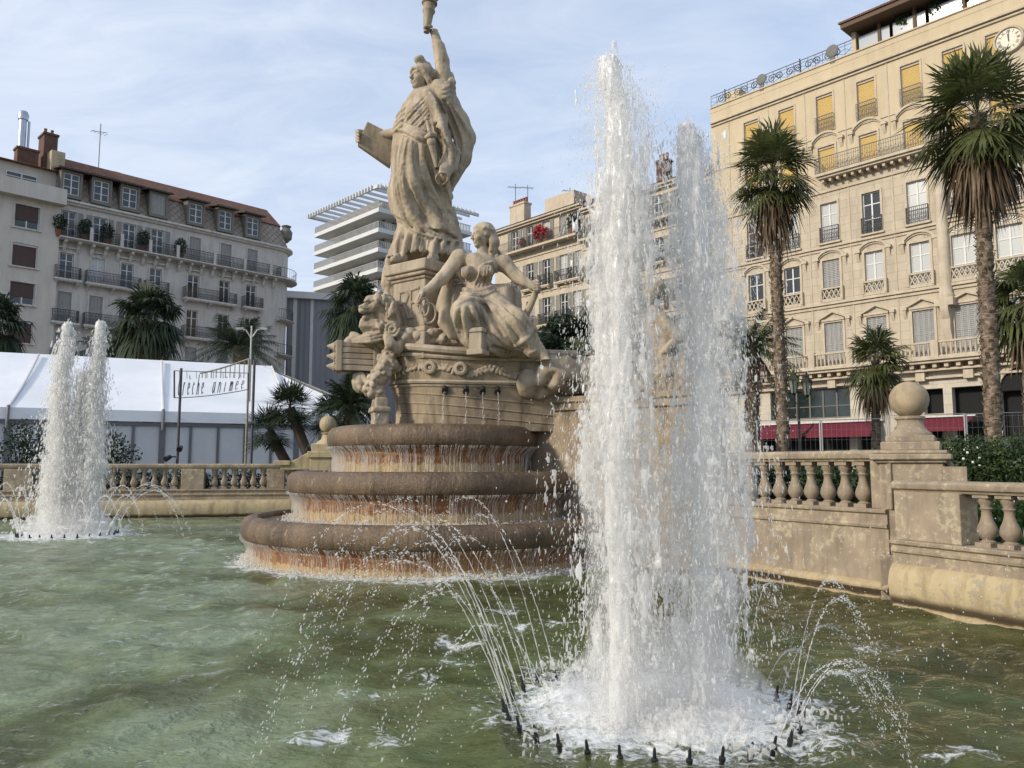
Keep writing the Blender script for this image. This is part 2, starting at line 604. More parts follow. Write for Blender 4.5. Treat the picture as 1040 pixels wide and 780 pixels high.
def tier_material():
    """wet tier stone: brown bullnose lip, rust and algae runs on the drum, pale scale at the foot (stains of the running water)"""
    m, t = newmat('wet_tier_stone')
    v = t.coords()
    s = t.n('ShaderNodeSeparateXYZ', {0: v})
    z = s.outputs[2]
    n = t.noise(t.coords((1, 1, 1)), 2.2, 6, 0.6)
    run = t.noise(t.coords((6, 6, 0.5)), 2.0, 5, 0.6)
    fine = t.noise(v, 30, 4, 0.7)
    drum = t.ramp(t.math('ADD', t.math('MULTIPLY', run, 0.6), t.math('MULTIPLY', n, 0.4)),
                  [(0.30, (0.09, 0.045, 0.022)), (0.40, (0.20, 0.075, 0.028)), (0.52, (0.29, 0.135, 0.05)), (0.62, (0.33, 0.20, 0.09)), (0.74, (0.42, 0.33, 0.20))])
    lip = t.ramp(t.math('ADD', t.math('MULTIPLY', n, 0.6), t.math('MULTIPLY', fine, 0.4)), [(0.34, (0.058, 0.038, 0.024)), (0.50, (0.135, 0.090, 0.055)), (0.60, (0.19, 0.130, 0.080)), (0.74, (0.32, 0.245, 0.155))])
    edge = t.math('ADD', z, t.math('MULTIPLY', t.math('SUBTRACT', n, 0.5), 0.16))
    liptest = t.math('GREATER_THAN', edge, -0.36)
    col = t.mix(t.ramp(edge, [(0.0, 0), (0.01, 1)]) if False else liptest, drum, lip)
    scale_ = t.math('LESS_THAN', t.math('ADD', z, t.math('MULTIPLY', t.math('SUBTRACT', run, 0.5), 0.25)), -0.60)
    col = t.mix(t.math('MULTIPLY', scale_, 0.75), col, (0.50, 0.38, 0.20))
    crust = t.ramp(t.noise(t.coords((5, 5, 1.2)), 3.2, 6, 0.7), [(0.60, 0), (0.68, 1)])
    col = t.mix(t.math('MULTIPLY', crust, 0.55), col, (0.46, 0.36, 0.20))
    h = t.math('ADD', t.math('MULTIPLY', fine, 0.5), run)
    t.out(t.n('ShaderNodeBsdfPrincipled', {'Base Color': col, 'Roughness': 0.45, 'Specular IOR Level': 0.4, 'Normal': t.bump(h, 0.8, 0.04)}).outputs[0])
    return m


TIER = tier_material()
HULLM = stone('ship_hull_stone', (0.43, 0.345, 0.235), (0.27, 0.205, 0.135), (0.06, 0.045, 0.032), 0.72, 1.8, bump=0.6)
fountain = thing('monumental_fountain', 'large carved limestone fountain of three round tiers carrying a ship prow with a ram', 'fountain', FC)

# --- three round tiers (local to the fountain)
for (r, zt, zb) in ((3.10, 0.70, -0.45), (2.42, 1.40, 0.50), (1.80, 2.12, 1.25)):
    mb = MB()
    prof = [(r - 0.20, zb), (r - 0.20, zt - 0.42), (r - 0.16, zt - 0.40), (r - 0.14, zt - 0.36), (r - 0.05, zt - 0.34), (r - 0.015, zt - 0.29), (r, zt - 0.22), (r - 0.005, zt - 0.14), (r - 0.03, zt - 0.07), (r - 0.08, zt - 0.02), (r - 0.16, zt), (r - 0.24, zt - 0.005), (r - 0.27, zt - 0.05), (r - 0.27, zt - 0.09), (0.02, zt - 0.09)]
    prof = [(a, b - zt) for a, b in prof]
    mb.lathe(prof, n=120)
    me = mb.mesh('basin_tier', TIER, sharp=50)
    o = inst('basin_tier', me, fountain, (0, 0, zt))

# --- the ship's prow
H0 = Vector((-0.70, 13.50)); HA = Vector((-0.985, -0.174)); HB = Vector((0.174, -0.985))


def half_w(s, W, bow):
    x = max(0.0, min(1.0, s / bow))
    return W * (1 - x ** 2.3) ** 0.62


LEV = [(2.04, 0.92, 1.33), (2.20, 0.94, 1.28), (2.45, 0.99, 1.28), (2.70, 1.06, 1.34), (2.92, 1.12, 1.43), (3.02, 1.14, 1.47), (3.14, 1.16, 1.50), (3.28, 1.18, 1.55)]


def hull_dim(z):
    zs = [l[0] for l in LEV]
    return float(np.interp(z, zs, [l[1] for l in LEV])), float(np.interp(z, zs, [l[2] for l in LEV]))


def sheer(s, z):
    return z + 0.20 * max(0, (z - 2.5) / 0.78) * max(0, s / 1.5) ** 2


def hull_pt(s, z, side=1, off=0.0):
    W, bow = hull_dim(z)
    wv = half_w(s, W, bow) + off
    p = H0 + HA * s + HB * (wv * side)
    return Vector((p.x, p.y, sheer(s, z)))


def hull_ring(z, off=0.0, n=40):
    W, bow = hull_dim(z)
    pts = []
    ss = [-1.55 + (bow + 1.55) * math.sin(PI / 2 * i / n) ** 0.9 for i in range(n + 1)]
    for s_ in ss: pts.append(hull_pt(s_, z, 1, off if s_ < bow - 1e-6 else 0))
    if off: pts[-1] = pts[-1] + Vector((HA.x, HA.y, 0)) * off
    for s_ in ss[::-1][1:]: pts.append(hull_pt(s_, z, -1, off))
    return pts


mb = MB()
rows = []
for z in np.linspace(2.04, 3.28, 15):
    rows.append(hull_ring(float(z)))
nn = len(rows[0])
mb.v = [tuple(p) for r_ in rows for p in r_]
for i in range(len(rows) - 1):
    for k in range(nn - 1):
        mb.f.append((i * nn + k, i * nn + k + 1, (i + 1) * nn + k + 1, (i + 1) * nn + k))
top = len(rows) - 1
for k in range(nn // 2): mb.f.append((top * nn + k, top * nn + k + 1, top * nn + nn - 2 - k, top * nn + nn - 1 - k))
mb.f.append((0, nn - 1, top * nn + nn - 1, top * nn))
hull = mb.build('ship_hull', HULLM, fountain, world=True)
mb = MB(); mb.tube(hull_ring(3.27, 0.03), 0.065, 8)
mb.tube(hull_ring(3.17, 0.01), 0.035, 6)
mb.build('gunwale', LIME, hull, world=True).parent = hull
mb = MB(); mb.tube(hull_ring(2.80, 0.012), 0.035, 6); mb.tube(hull_ring(2.745, 0.0), 0.02, 6)
mb.build('hull_moulding', LIME, hull, world=True)
for (za, zb_) in ((2.66, 2.44), (2.52, 2.28), (2.36, 2.14)):      # planks of the ship's side, running down to the stern
    mb = MB(); W_, bow_ = hull_dim(za)
    mb.tube([hull_pt(float(s_), za + (zb_ - za) * (bow_ - s_) / (bow_ + 1.4), 1, 0.002) for s_ in np.linspace(bow_ - .06, -1.4, 40)], .012, 6)
    mb.build('strake', HULLM, hull, world=True)


def hull_find(px, z):
    """point and outward normal on the near side that shows at this photo column"""
    best = None
    for s_ in np.linspace(-1.5, 1.25, 400):
        p = hull_pt(float(s_), z)
        u = p.x / p.y * F * cp + 0
        v = (p.z - EYE) / p.y
        X = 520 + F * p.x / (p.y * cp + (p.z - EYE) * sp)
        if best is None or abs(X - px) < best[0]: best = (abs(X - px), float(s_), p)
    _, s_, p = best
    tdir = (hull_pt(s_ + 0.01, z) - hull_pt(s_ - 0.01, z)).normalized()
    nrm = Vector((-tdir.y, tdir.x, 0)).normalized()
    if nrm.y > 0: nrm = -nrm
    return p, nrm, tdir


def disc(mb, p, nrm, prof, n=20):
    """lathe profile (radius, height along the normal) on a surface"""
    u = Vector((0, 0, 1)); s_ = nrm.cross(u).normalized(); u = s_.cross(nrm)
    b = len(mb.v)
    for (r, h) in prof:
        for k in range(n):
            a = 2 * PI * k / n
            mb.v.append(tuple(p + s_ * (r * math.cos(a)) + u * (r * math.sin(a)) + nrm * h))
    for i in range(len(prof) - 1):
        for k in range(n):
            k2 = (k + 1) % n
            mb.f.append((b + i * n + k, b + i * n + k2, b + (i + 1) * n + k2, b + (i + 1) * n + k))
    mb.f.append(tuple(b + (len(prof) - 1) * n + k for k in range(n)))


for px in (437, 468):
    p, nrm, td = hull_find(px, 3.0)
    mb = MB()
    disc(mb, p - nrm * 0.02, nrm, [(0.115, 0), (0.115, 0.05), (0.10, 0.075), (0.07, 0.085), (0.05, 0.075), (0.042, 0.04), (0.03, 0.035), (0.028, 0.05), (0.001, 0.055)])
    mb.build('rosette', LIME, hull, world=True)
DARKHOLE = plain('spout_hole_shade', (0.03, 0.026, 0.02), 0.4)  # near-black colour paints in the shade of the spout holes
spouts = []
for px in (452, 473, 490, 505):
    p, nrm, td = hull_find(px, 2.66)
    mb = MB()
    disc(mb, p - nrm * 0.01, nrm, [(0.055, 0), (0.055, 0.025), (0.045, 0.03), (0.035, 0.012), (0.001, 0.01)], 14)
    mb.tube([p + Vector((0, 0, 0.05)) + nrm * 0.0, p + nrm * 0.05 + Vector((0, 0, 0.045)), p + nrm * 0.075 + Vector((0, 0, 0.015))], [0.05, 0.045, 0.03], 8)
    mb.build('spout', DARKHOLE, hull, world=True)
    spouts.append((p, nrm))
# carved scroll work between the mouldings
sc_ = Sculpt((-2.6, 12.1, 2.82), (0.7, 13.6, 3.14), 0.014)
for px in list(range(402, 432, 4)) + list(range(444, 462, 4)) + list(range(476, 530, 4)):
    p, nrm, td = hull_find(px, 2.94 + 0.05 * math.sin(px * 1.7))
    sc_.ell(p, (0.05, 0.03, 0.03), rot(0, px * 37, 0), 0.02)
    sc_.ell(p + Vector((0.03, 0, 0.06)), (0.03, 0.03, 0.045), rot(0, px * 61, 0), 0.02)
sc_.rough(0.008, 0.03, 3)
solid('carved_frieze', sc_.mesh('carved_frieze', LIME, FC), hull)

# --- ram: a heavy grooved beam with three points, above a mask and a hanging garland of fruit
Y0 = 12.95


def S(px, py, dy=0.0): return at(px, py, Y0 + dy)


a, b = S(340, 362, -0.12), S(402, 365, 0.10)
axd = (b - a).normalized(); side = Vector((axd.y, -axd.x, 0)).normalized()
Mx = np.array([[axd.x, -side.x, 0], [axd.y, -side.y, 0], [axd.z, 0, 1]], dtype=np.float32)
mid = (a + b) / 2
L = (b - a).length / 2
mb = MB()
upz = Vector((0, 0, 1))
mb.obox(mid, axd * (L - .03), side * .145, upz * .235)
for k in range(-2, 3):
    mb.obox(mid + upz * (.096 * k) - axd * (.018 * (k % 2)), axd * (L - .02 * (k % 2)), side * (.165 + .006 * (k % 2)), upz * .043)
mb.obox(mid + axd * (L * .35), axd * .05, side * .19, upz * .25); mb.obox(mid - axd * (L - .07), axd * .05, side * .185, upz * .25)
ram = mb.build('ram_beam', LIME, fountain, world=True, bevel=.012)
for k in (-1, 0, 1):
    q = mid - axd * (L - .02) + upz * (0.165 * k)
    mb = MB(); mb.tube([q + axd * .04, q - axd * .03, q - axd * .05, q - axd * .15], [.075, .085, .06, .015], 12); mb.build('ram_point', LIME, ram, world=True)
sc_ = Sculpt((-3.6, 12.2, 2.3), (-1.2, 13.7, 3.75), 0.014)
for (x, y, r) in ((398, 356, .13), (394, 366, .15), (390, 376, .16), (384, 385, .15), (379, 391, .12), (400, 372, .10), (376, 397, .09), (383, 398, .09)):
    sc_.ell(S(x, y, -0.30), (r, r, r * 0.9), None, 0.02)
    for j in range(20):
        d_ = Vector(rng.normal(size=3)).normalized()
        sc_.ell(S(x, y, -0.30) + d_ * (r * 0.92), 0.036 + 0.022 * rng.random(), None, 0.004)
# the mask below the ram
sc_.ell(S(366, 388, -0.02), (0.14, 0.15, 0.19), None, 0.03)
sc_.ell(S(361, 389, -0.10), (0.05, 0.05, 0.05), None, 0.02)
sc_.tube([S(360, 381, -.1), S(366, 394, -.14), S(372, 400, -.15)], [.03, .04, .02], 0.02)
sc_.tube([S(368, 380, -.1), S(374, 390, -.16), S(380, 402, -.15)], [.04, .05, .03], 0.02)
# scroll under the lion
sc_.tube([S(353, 347, -.05), S(360, 343, -.08), S(372, 348, -.10), S(384, 346, -.12), S(392, 338, -.14)], [.06, .09, .09, .08, .07], 0.03)
sc_.tube([S(358, 340, -.1), S(368, 344, -.15), S(380, 341, -.18)], [.05, .05, .05], 0.02)
sc_.rough(0.005, 0.05, 5).rough(0.004, 0.022, 6)
solid('fruit_garland', sc_.mesh('fruit_garland', LIME, FC), fountain)

# little crowned bracket at the keel
sc_ = Sculpt((-2.75, 12.2, 2.05), (-1.75, 13.3, 2.85), 0.014)
Y0 = 12.7
for (x0, x1, ya, yb, dp) in ((378, 394, 417, 433, .2), (376, 395, 414, 419, .24), (380, 393, 404, 415, .17), (383, 391, 396, 406, .10)):
    p0 = S(x0, yb); p1 = S(x1, ya)
    sc_.box((p0 + p1) / 2, (abs(p1.x - p0.x) / 2, dp * 0.8, abs(p1.z - p0.z) / 2), rot(0, 0, 20), 0.02, 0.02)
sc_.ell(S(387, 396), 0.07, None, 0.03)
sc_.cone(S(381, 408), S(379, 414), 0.05, 0.04, 0.02)
sc_.rough(0.006, 0.04, 8)
solid('keel_bracket', sc_.mesh('keel_bracket', LIME, FC), fountain)

# --- pedestal with the RF monogram
PR = R(38)
pax = Vector((math.cos(-PR), math.sin(-PR), 0))       # along the front face, left to right
pin = Vector((math.sin(PR), math.cos(PR), 0))
pc = at(431, 300, 13.05)
pbase = Vector((pc.x, pc.y, 3.2))
mb = MB()


def pbox(w, d, z0, z1):
    mb.obox((pbase.x, pbase.y, (z0 + z1) / 2), pax * w / 2, pin * d / 2, (0, 0, (z1 - z0) / 2))


pbox(0.98, 0.98, 3.18, 3.62); pbox(0.88, 0.88, 3.62, 3.72); pbox(0.74, 0.74, 3.715, 4.52); pbox(0.80, 0.80, 4.515, 4.575); pbox(0.90, 0.90, 4.57, 4.64); pbox(0.98, 0.98, 4.635, 4.82)
ped = mb.build('pedestal', LIME, fountain, world=True, bevel=0.025)
# monogram in relief
mb = MB()
fo = pbase - pin * (0.37 + 0.004)


def stroke(pts, r=0.022):
    mb.tube([fo + pax * x + Vector((0, 0, 0.92 + y)) for x, y in pts], r, 6)


stroke([(-0.20, -0.22), (-0.20, 0.24)]); stroke([(-0.20, 0.22), (-0.06, 0.23), (0.0, 0.15), (-0.05, 0.04), (-0.20, 0.02)]); stroke([(-0.10, 0.02), (0.02, -0.22)])
stroke([(0.06, -0.22), (0.06, 0.24)]); stroke([(0.06, 0.23), (0.25, 0.25)]); stroke([(0.06, 0.02), (0.20, 0.03)])
stroke([(-0.26, -0.22), (-0.14, -0.22)]); stroke([(0.0, -0.22), (0.13, -0.22)])
mb.build('monogram', LIME, ped, world=True)

# --- fruit and leaf swag heaped on the deck, rocks at the stern and the wall behind
sc_ = Sculpt((-1.9, 11.9, 3.15), (-0.4, 13.0, 3.75), 0.016)
Y0 = 12.55
for i in range(16):
    x = 404 + i * 4.2
    sc_.ell(S(x, 341 + 3 * math.sin(i * 1.3), 0.06 * math.sin(i * 2.1)), 0.075 + 0.03 * rng.random(), None, 0.012)
    sc_.ell(S(x + 2, 347, -0.02), 0.065, None, 0.012)
    sc_.ell(S(x, 336 + 2 * math.cos(i * 2.0), 0.1), (0.07, 0.05, 0.05), rot(0, i * 50, i * 30), 0.015)
sc_.rough(0.008, 0.04, 9)
solid('deck_swag', sc_.mesh('deck_swag', LIME, FC), fountain)

sc_ = Sculpt((-0.35, 11.2, 2.0), (3.0, 14.4, 3.9), 0.03)
Y0 = 12.9
for i in range(34):
    x = 535 + rng.random() * 110; y = 396 - rng.random() * (24 + max(0, (x - 560)) * 0.25)
    sc_.ell(S(x, y, 0.1 - 0.5 * rng.random()), (0.16 + 0.12 * rng.random(), 0.2, 0.12 + 0.10 * rng.random()), rot(0, rng.random() * 90, rng.random() * 90), 0.04)
sc_.tube([S(548, 385, -.5), S(560, 372, -.6), S(575, 369, -.6), S(590, 375, -.5)], [.12, .13, .12, .1], 0.05)
sc_.tube([S(562, 392, -.5), S(572, 378, -.6), S(590, 383, -.5)], [.10, .12, .1], 0.05)
sc_.box(S(600, 396, 0.2), (0.95, 0.5, 0.10), rot(0, 0, -12), 0.03, 0.05)
sc_.rough(0.035, 0.16, 12).rough(0.014, 0.06, 13)
solid('rock_carving', sc_.mesh('rock_carving', LIME, FC), fountain)

# curved stone massif that carries the far wing, moulded at the top
mpath = [(-0.05, 13.9), (0.35, 13.1), (0.95, 12.55), (1.65, 12.1), (2.35, 11.55), (2.8, 11.2)]
mb = MB()
mb.sweep([(-0.0, -0.4), (-0.0, 2.35), (0.05, 2.37), (0.05, 2.47), (0.09, 2.50), (0.09, 2.58), (-0.6, 2.60), (-0.6, -0.4)], [(x, y) for x, y in mpath[::-1]])
mb.build('back_wall', LIME_OLD, fountain, world=True, sharp=30)

# ================================================================== STATUES
STAT = stone('statue_limestone', (0.50, 0.415, 0.305), (0.34, 0.27, 0.19), (0.085, 0.068, 0.05), 0.62, 2.4, bump=0.4)


def face(sc, c, r, yaw, roll=0.0, pitch=0.0, hair=True):
    """a head of height 2.6 r with brow, eyes, nose, lips, chin and ears; yaw 0 looks at -Y, 90 looks to -X"""
    M = rot(0, 0, -yaw) @ rot(pitch, roll, 0)
    c = np.array(c, np.float32)

    def W(x, y, z): return c + M @ (np.array((x, y, z), np.float32) * r)
    sc.ell(W(0, 0.12, 0.28), (0.80 * r, 0.98 * r, 0.98 * r), M, 0.02)
    sc.ell(W(0, -0.18, -0.32), (0.66 * r, 0.72 * r, 0.90 * r), M, 0.10 * r)
    sc.ell(W(0, -0.62, -1.02), (0.26 * r, 0.24 * r, 0.22 * r), M, 0.18 * r)
    for s in (-1, 1):
        sc.ell(W(0.42 * s, -0.62, -0.34), (0.25 * r, 0.24 * r, 0.26 * r), M, 0.18 * r)
        sc.ell(W(0.33 * s, -0.90, 0.02), (0.20 * r, 0.16 * r, 0.13 * r), M, 0.06 * r, cut=True)
        sc.ell(W(0.33 * s, -0.76, 0.02), (0.15 * r, 0.12 * r, 0.10 * r), M, 0.02 * r)
        sc.cone(W(0.12 * s, -0.90, 0.20), W(0.55 * s, -0.72, 0.22), 0.07 * r, 0.05 * r, 0.06 * r)
        sc.ell(W(0.80 * s, 0.10, -0.06), (0.08 * r, 0.17 * r, 0.26 * r), M, 0.04 * r)
    sc.cone(W(0, -0.86, 0.18), W(0, -1.13, -0.33), 0.08 * r, 0.12 * r, 0.06 * r)
    sc.ell(W(0, -1.02, -0.36), (0.18 * r, 0.13 * r, 0.09 * r), M, 0.05 * r)
    sc.cone(W(-0.20, -0.84, -0.62), W(0.20, -0.84, -0.62), 0.075 * r, 0.075 * r, 0.04 * r)
    sc.cone(W(-0.16, -0.82, -0.76), W(0.16, -0.82, -0.76), 0.08 * r, 0.08 * r, 0.04 * r)
    sc.cone(W(-0.26, -0.93, -0.69), W(0.26, -0.93, -0.69), 0.022 * r, 0.022 * r, 0.02 * r, cut=True)
    return W, M


def hand(sc, wrist, knuckle, r, curl, spread_axis, k=0.008):
    """palm from wrist to knuckles, four fingers of unequal length bent towards curl, thumb from the side of the palm"""
    w_, kn = Vector(wrist), Vector(knuckle)
    f = (kn - w_).normalized(); cu = Vector(curl).normalized(); sx = Vector(spread_axis).normalized()
    for j in (-1.3, -0.45, 0.45, 1.3):
        sc.cone(w_, kn + sx * (r * 0.62 * j), r * 0.8, r * 0.48, k + 0.01)
    for j, ln in zip((-1.5, -0.5, 0.5, 1.5), (1.5, 1.8, 1.7, 1.3)):
        p0 = kn + sx * (r * 0.62 * j)
        p1 = p0 + (f * 0.75 + cu * 0.65) * (r * ln * 0.75)
        p2 = p1 + (cu * 0.95 - f * 0.15) * (r * ln * 0.65)
        p3 = p2 + (cu * 0.5 - f * 0.85) * (r * ln * 0.5)
        sc.tube([p0, p1, p2, p3], [r * .36, r * .33, r * .29, r * .24], k * 0.5)
    t0 = w_.lerp(kn, 0.35) + sx * (r * 1.0)
    sc.tube([t0, t0 + (f * 0.6 + sx * 0.7 + cu * 0.3) * (r * 1.1), t0 + (f * 1.2 + sx * 0.6 + cu * 1.0) * (r * 1.3)], [r * .45, r * .38, r * .28], k)


# ------------------------------------------------------------------ standing woman with the torch
Y0 = 13.6
M1 = px_m(Y0) * 1.03
sc_ = Sculpt((-3.15, 12.7, 4.85), (-0.45, 14.55, 9.35), 0.0155)


def rad(p): return p * M1


def cx(px, py=200): return S(px, py).x


def zz_(py): return S(430, py).z


# under-tunic, tight vertical folds
tun = [(264, 393, 469), (255, 396, 468), (245, 400, 467), (230, 404, 463), (210, 402, 458)]
secs = []
for (py, l, r_) in tun:
    xl, xr = cx(l, py), cx(r_, py); secs.append((zz_(py), (xl + xr) / 2, Y0, (xr - xl) / 2, (xr - xl) / 2 * 0.80))
sc_.robe(secs, lambda th, z: 0.13 * np.abs(np.sin(8.5 * th + 1.5 * z)) * np.clip(np.sin(th * 3.3 + 1) * 0.5 + 0.9, 0.3, 1.3) + 0.07 * np.abs(np.sin(4 * th - 2.5 * z)) - 0.10, 0.02)
# feet under the hem
for (x0, y0, x1, y1) in ((408, 262, 400, 264), (440, 262, 436, 265)):
    sc_.cone(S(x0, y0, -0.45), S(x1, y1, -0.72), 0.10, 0.07, 0.03)
# over-mantle: big swinging folds from the left hip to the right foot
man = [(248, 402, 469), (238, 402, 467), (225, 401, 464), (210, 397, 459), (195, 395, 457), (180, 397, 456), (165, 398, 457), (150, 400, 458), (135, 402, 458), (122, 407, 458)]
secs = []
for (py, l, r_) in man:
    xl, xr = cx(l, py), cx(r_, py); secs.append((zz_(py), (xl + xr) / 2, Y0 - 0.02, (xr - xl) / 2 * 1.0, (xr - xl) / 2 * 0.88))


def hem(x, y):
    u = (x - cx(398)) / (cx(466) - cx(398))
    u = np.clip(u, -0.2, 1.2)
    return np.interp(u.ravel(), [-0.2, 0.0, 0.12, 0.3, 0.6, 1.0, 1.2], [zz_(212), zz_(216), zz_(226), zz_(233), zz_(240), zz_(244), zz_(246)]).reshape(u.shape).astype(np.float32) + 0 * y


def mfold(th, z):
    ph = th * 3.6 - z * 6.5
    f = 0.115 * np.abs(np.sin(ph * .5 + .4)) + 0.060 * np.abs(np.sin(1.15 * ph + 1.0)) + 0.018 * np.abs(np.sin(th * 6.5 - z * 9))
    return f - 0.125


sc_.robe(secs, mfold, 0.015, zmin=hem)
# knee pressing through the cloth, thigh
sc_.cone(S(424, 150, -0.38), S(418, 190, -0.50), rad(15), rad(12), 0.16)
sc_.cone(S(418, 190, -0.50), S(420, 222, -0.38), rad(12), rad(8), 0.14)
# torso
sc_.ell(S(432, 118, 0), (rad(22), 0.36, rad(26)), rot(0, 8, 0), 0.08)
sc_.ell(S(434, 102, 0), (rad(21), 0.30, rad(13)), rot(0, -8, 0), 0.08)
sc_.ell(S(421, 114, -.28), (rad(8), 0.15, rad(8)), None, 0.07)
sc_.ell(S(437, 112, -.30), (rad(8), 0.15, rad(8)), None, 0.07)
# neck and head with cap and crest
sc_.cone(S(430, 101, -.02), S(429, 86, -.08), rad(7.0), rad(5.8), 0.05)
W, Mh = face(sc_, S(428, 79.5, -0.10), rad(11.2), 52, 0, -4)
r = rad(11.2)
sc_.ell(W(0, 0.25, 0.55), (0.98 * r, 1.12 * r, 0.86 * r), Mh, 0.02)
sc_.tube([W(-0.85, -0.35, 0.30), W(-0.5, -0.82, 0.52), W(0, -0.98, 0.62), W(0.5, -0.82, 0.52), W(0.85, -0.35, 0.30)], 0.13 * r, 0.02)
for s in (-1, 1):
    sc_.tube([W(0.55 * s, -0.72, 0.38), W(0.86 * s, -0.25, 0.10), W(0.92 * s, 0.25, -0.45), W(0.7 * s, 0.55, -0.95)], [.14 * r, .2 * r, .24 * r, .2 * r], 0.02)
sc_.tube([W(0, -0.35, 1.32), W(0, -0.55, 1.62), W(0, -0.25, 1.85), W(0, 0.15, 1.6)], [.26 * r, .30 * r, .30 * r, .26 * r], 0.02)
sc_.tube([W(0, 0.1, 1.4), W(0, 0.55, 1.5), W(0, 0.95, 1.1), W(0, 1.1, 0.6)], [.24 * r, .28 * r, .26 * r, .2 * r], 0.02)
# raised arm: bare, tapering to the wrist, fist round the torch
sh, el, wr = S(451, 92, 0.02), S(449, 62, 0.0), S(440.5, 31, -0.02)
sc_.cone(sh, el, rad(8.2), rad(7.0), 0.05)
sc_.ell(S(450, 74, 0), (rad(7.4), rad(7.2), rad(13)), rot(0, -4, 0), 0.04)
sc_.cone(el, wr, rad(6.9), rad(4.0), 0.04)
sc_.cone(el, S(446, 48, 0), rad(6.9), rad(6.3), 0.04)
hc = S(436.5, 22, -0.05)
sc_.cone(wr, S(437.5, 24, -.03), rad(4.0), rad(4.6), 0.03)
sc_.ell(S(437, 21, -.02), (rad(5.4), rad(5.2), rad(7.2)), None, 0.03)
for i in range(4):
    z0 = 14.5 + i * 4.0
    sc_.tube([S(440, z0, -.05), S(437.5, z0 - .4, -.17), S(432.4, z0 + .4, -.17), S(429.6, z0 + .8, -.05)], [rad(2.2), rad(2.1), rad(2.0), rad(1.7)], 0.006)
sc_.tube([S(440, 24, -.03), S(437, 20, -.14), S(433.5, 14, -.13)], [rad(2.2), rad(2.1), rad(1.6)], 0.01)
# sleeve cloth bunched on the shoulder
for a_ in range(4):
    o_ = a_ * 4
    sc_.tube([S(443, 84 + o_, -.20), S(451, 90 + o_, -.26), S(459, 84 + o_ * 1.4, -.08), S(458, 76 + o_ * 1.6, .12)], [rad(2.6), rad(3.6), rad(3.8), rad(3)], 0.03)
sc_.ell(S(455, 100, .04), (rad(8), 0.26, rad(14)), rot(0, -12, 0), 0.06)
# the mantle thrown over the shoulder, hanging forward with a deep hollow behind
sc_.tube([S(446, 90, -.12), S(456, 108, -.06), S(466, 124, .06), S(473, 140, .10), S(468, 160, .08), S(460, 180, .0)], [rad(9), rad(11), rad(10.5), rad(10), rad(10.5), rad(7)], 0.06)
sc_.tube([S(434, 95, -.30), S(440, 112, -.44), S(448, 132, -.48), S(456, 152, -.44), S(460, 172, -.34)], [rad(4.5), rad(5.5), rad(6.5), rad(6.5), rad(5)], 0.045)
# dark hollow between mantle and hip, rolled end of the cloth
sc_.tube([S(444, 128, -.50), S(449, 142, -.56), S(451, 158, -.55), S(449, 168, -.52)], [rad(3.2), rad(4.6), rad(4.4), rad(3)], 0.02, cut=True)
sc_.tube([S(456, 162, -.40), S(452, 172, -.46), S(449, 181, -.50)], [rad(7.5), rad(7.5), rad(7)], 0.03)
sc_.ell(S(448.5, 181, -.58), (rad(5.4), 0.16, rad(4.6)), rot(0, -25, 0), 0.02, cut=True)
sc_.cone(S(462, 172, -.05), S(458, 192, -.02), rad(8), rad(3), 0.04)
sc_.tube([S(454, 186, -.34), S(457, 200, -.3), S(455, 212, -.3)], [rad(3), rad(3), rad(1.6)], 0.03)
# left sleeve, forearm to the tablet's far edge
sc_.cone(S(415, 110, -.02), S(405, 133, -.10), rad(7.5), rad(6.5), 0.05)
sc_.cone(S(403, 135, .02), S(372, 140, .16), rad(5.4), rad(4.0), 0.04)
for i in range(4):
    y = 133.0 + i * 3.2
    sc_.tube([S(371, y + 1, .14), S(365.0, y, .06), S(362.3, y + .5, -.03), S(364.5, y + 1.2, -.11)], [rad(2.0), rad(1.8), rad(1.6), rad(1.3)], 0.006)
sc_.ell(S(449, 146, -.20), (rad(9), .14, rad(20)), None, .03)   # closes the back of the hollow
# folds and grooves laid onto the forms
def dr(pts, r, cut=False, k=.012, inset=.3): sc_.drape(pts, rad(r), k, cut, 12.4, 14.4, inset)


for pts, r0 in (
    ([(405, 138), (402, 165), (402, 195), (408, 216), (418, 230)], 2.4),
    ([(411, 136), (407, 160), (408, 188), (417, 214), (433, 233), (448, 240)], 2.8),
    ([(419, 139), (417, 160), (421, 185), (432, 208), (448, 228), (462, 240)], 3.0),
    ([(428, 144), (429, 163), (436, 184), (447, 205), (458, 226), (464, 240)], 2.8),
    ([(437, 150), (440, 168), (447, 188), (455, 207), (461, 224)], 2.6),
    ([(446, 160), (450, 178), (455, 196), (458, 210)], 2.2)):
    dr(pts, r0)
for pts, r0 in (
    ([(408, 140), (404.5, 165), (405, 195), (413, 220), (424, 233)], 2.6),
    ([(415, 140), (412, 162), (414, 188), (425, 213), (440, 231)], 3.2),
    ([(424, 145), (423, 165), (429, 187), (441, 209), (455, 230)], 3.4),
    ([(433, 150), (435, 168), (442, 188), (452, 208), (460, 226)], 3.0),
    ([(442, 158), (445, 175), (451, 193), (457, 210)], 2.4)):
    dr(pts, r0, True, .014, .0)
# the mantle's rolled hem
dr([(401, 217), (409, 228), (422, 236), (438, 241), (453, 244), (466, 245)], 2.1)
dr([(402, 222), (412, 232), (426, 239.5), (442, 244), (466, 248)], 1.6, True, .008, -.2)
# tunic pleats below it
for x0 in (404, 412, 421, 431, 441, 450, 459):
    dr([(x0 + 2, 236 + (x0 - 404) * .16), (x0 - 1, 250), (x0 - 3, 262)], 2.0)
    dr([(x0 + 6.5, 238 + (x0 - 404) * .16), (x0 + 4, 250), (x0 + 2, 262)], 1.5, True, .008, -.1)
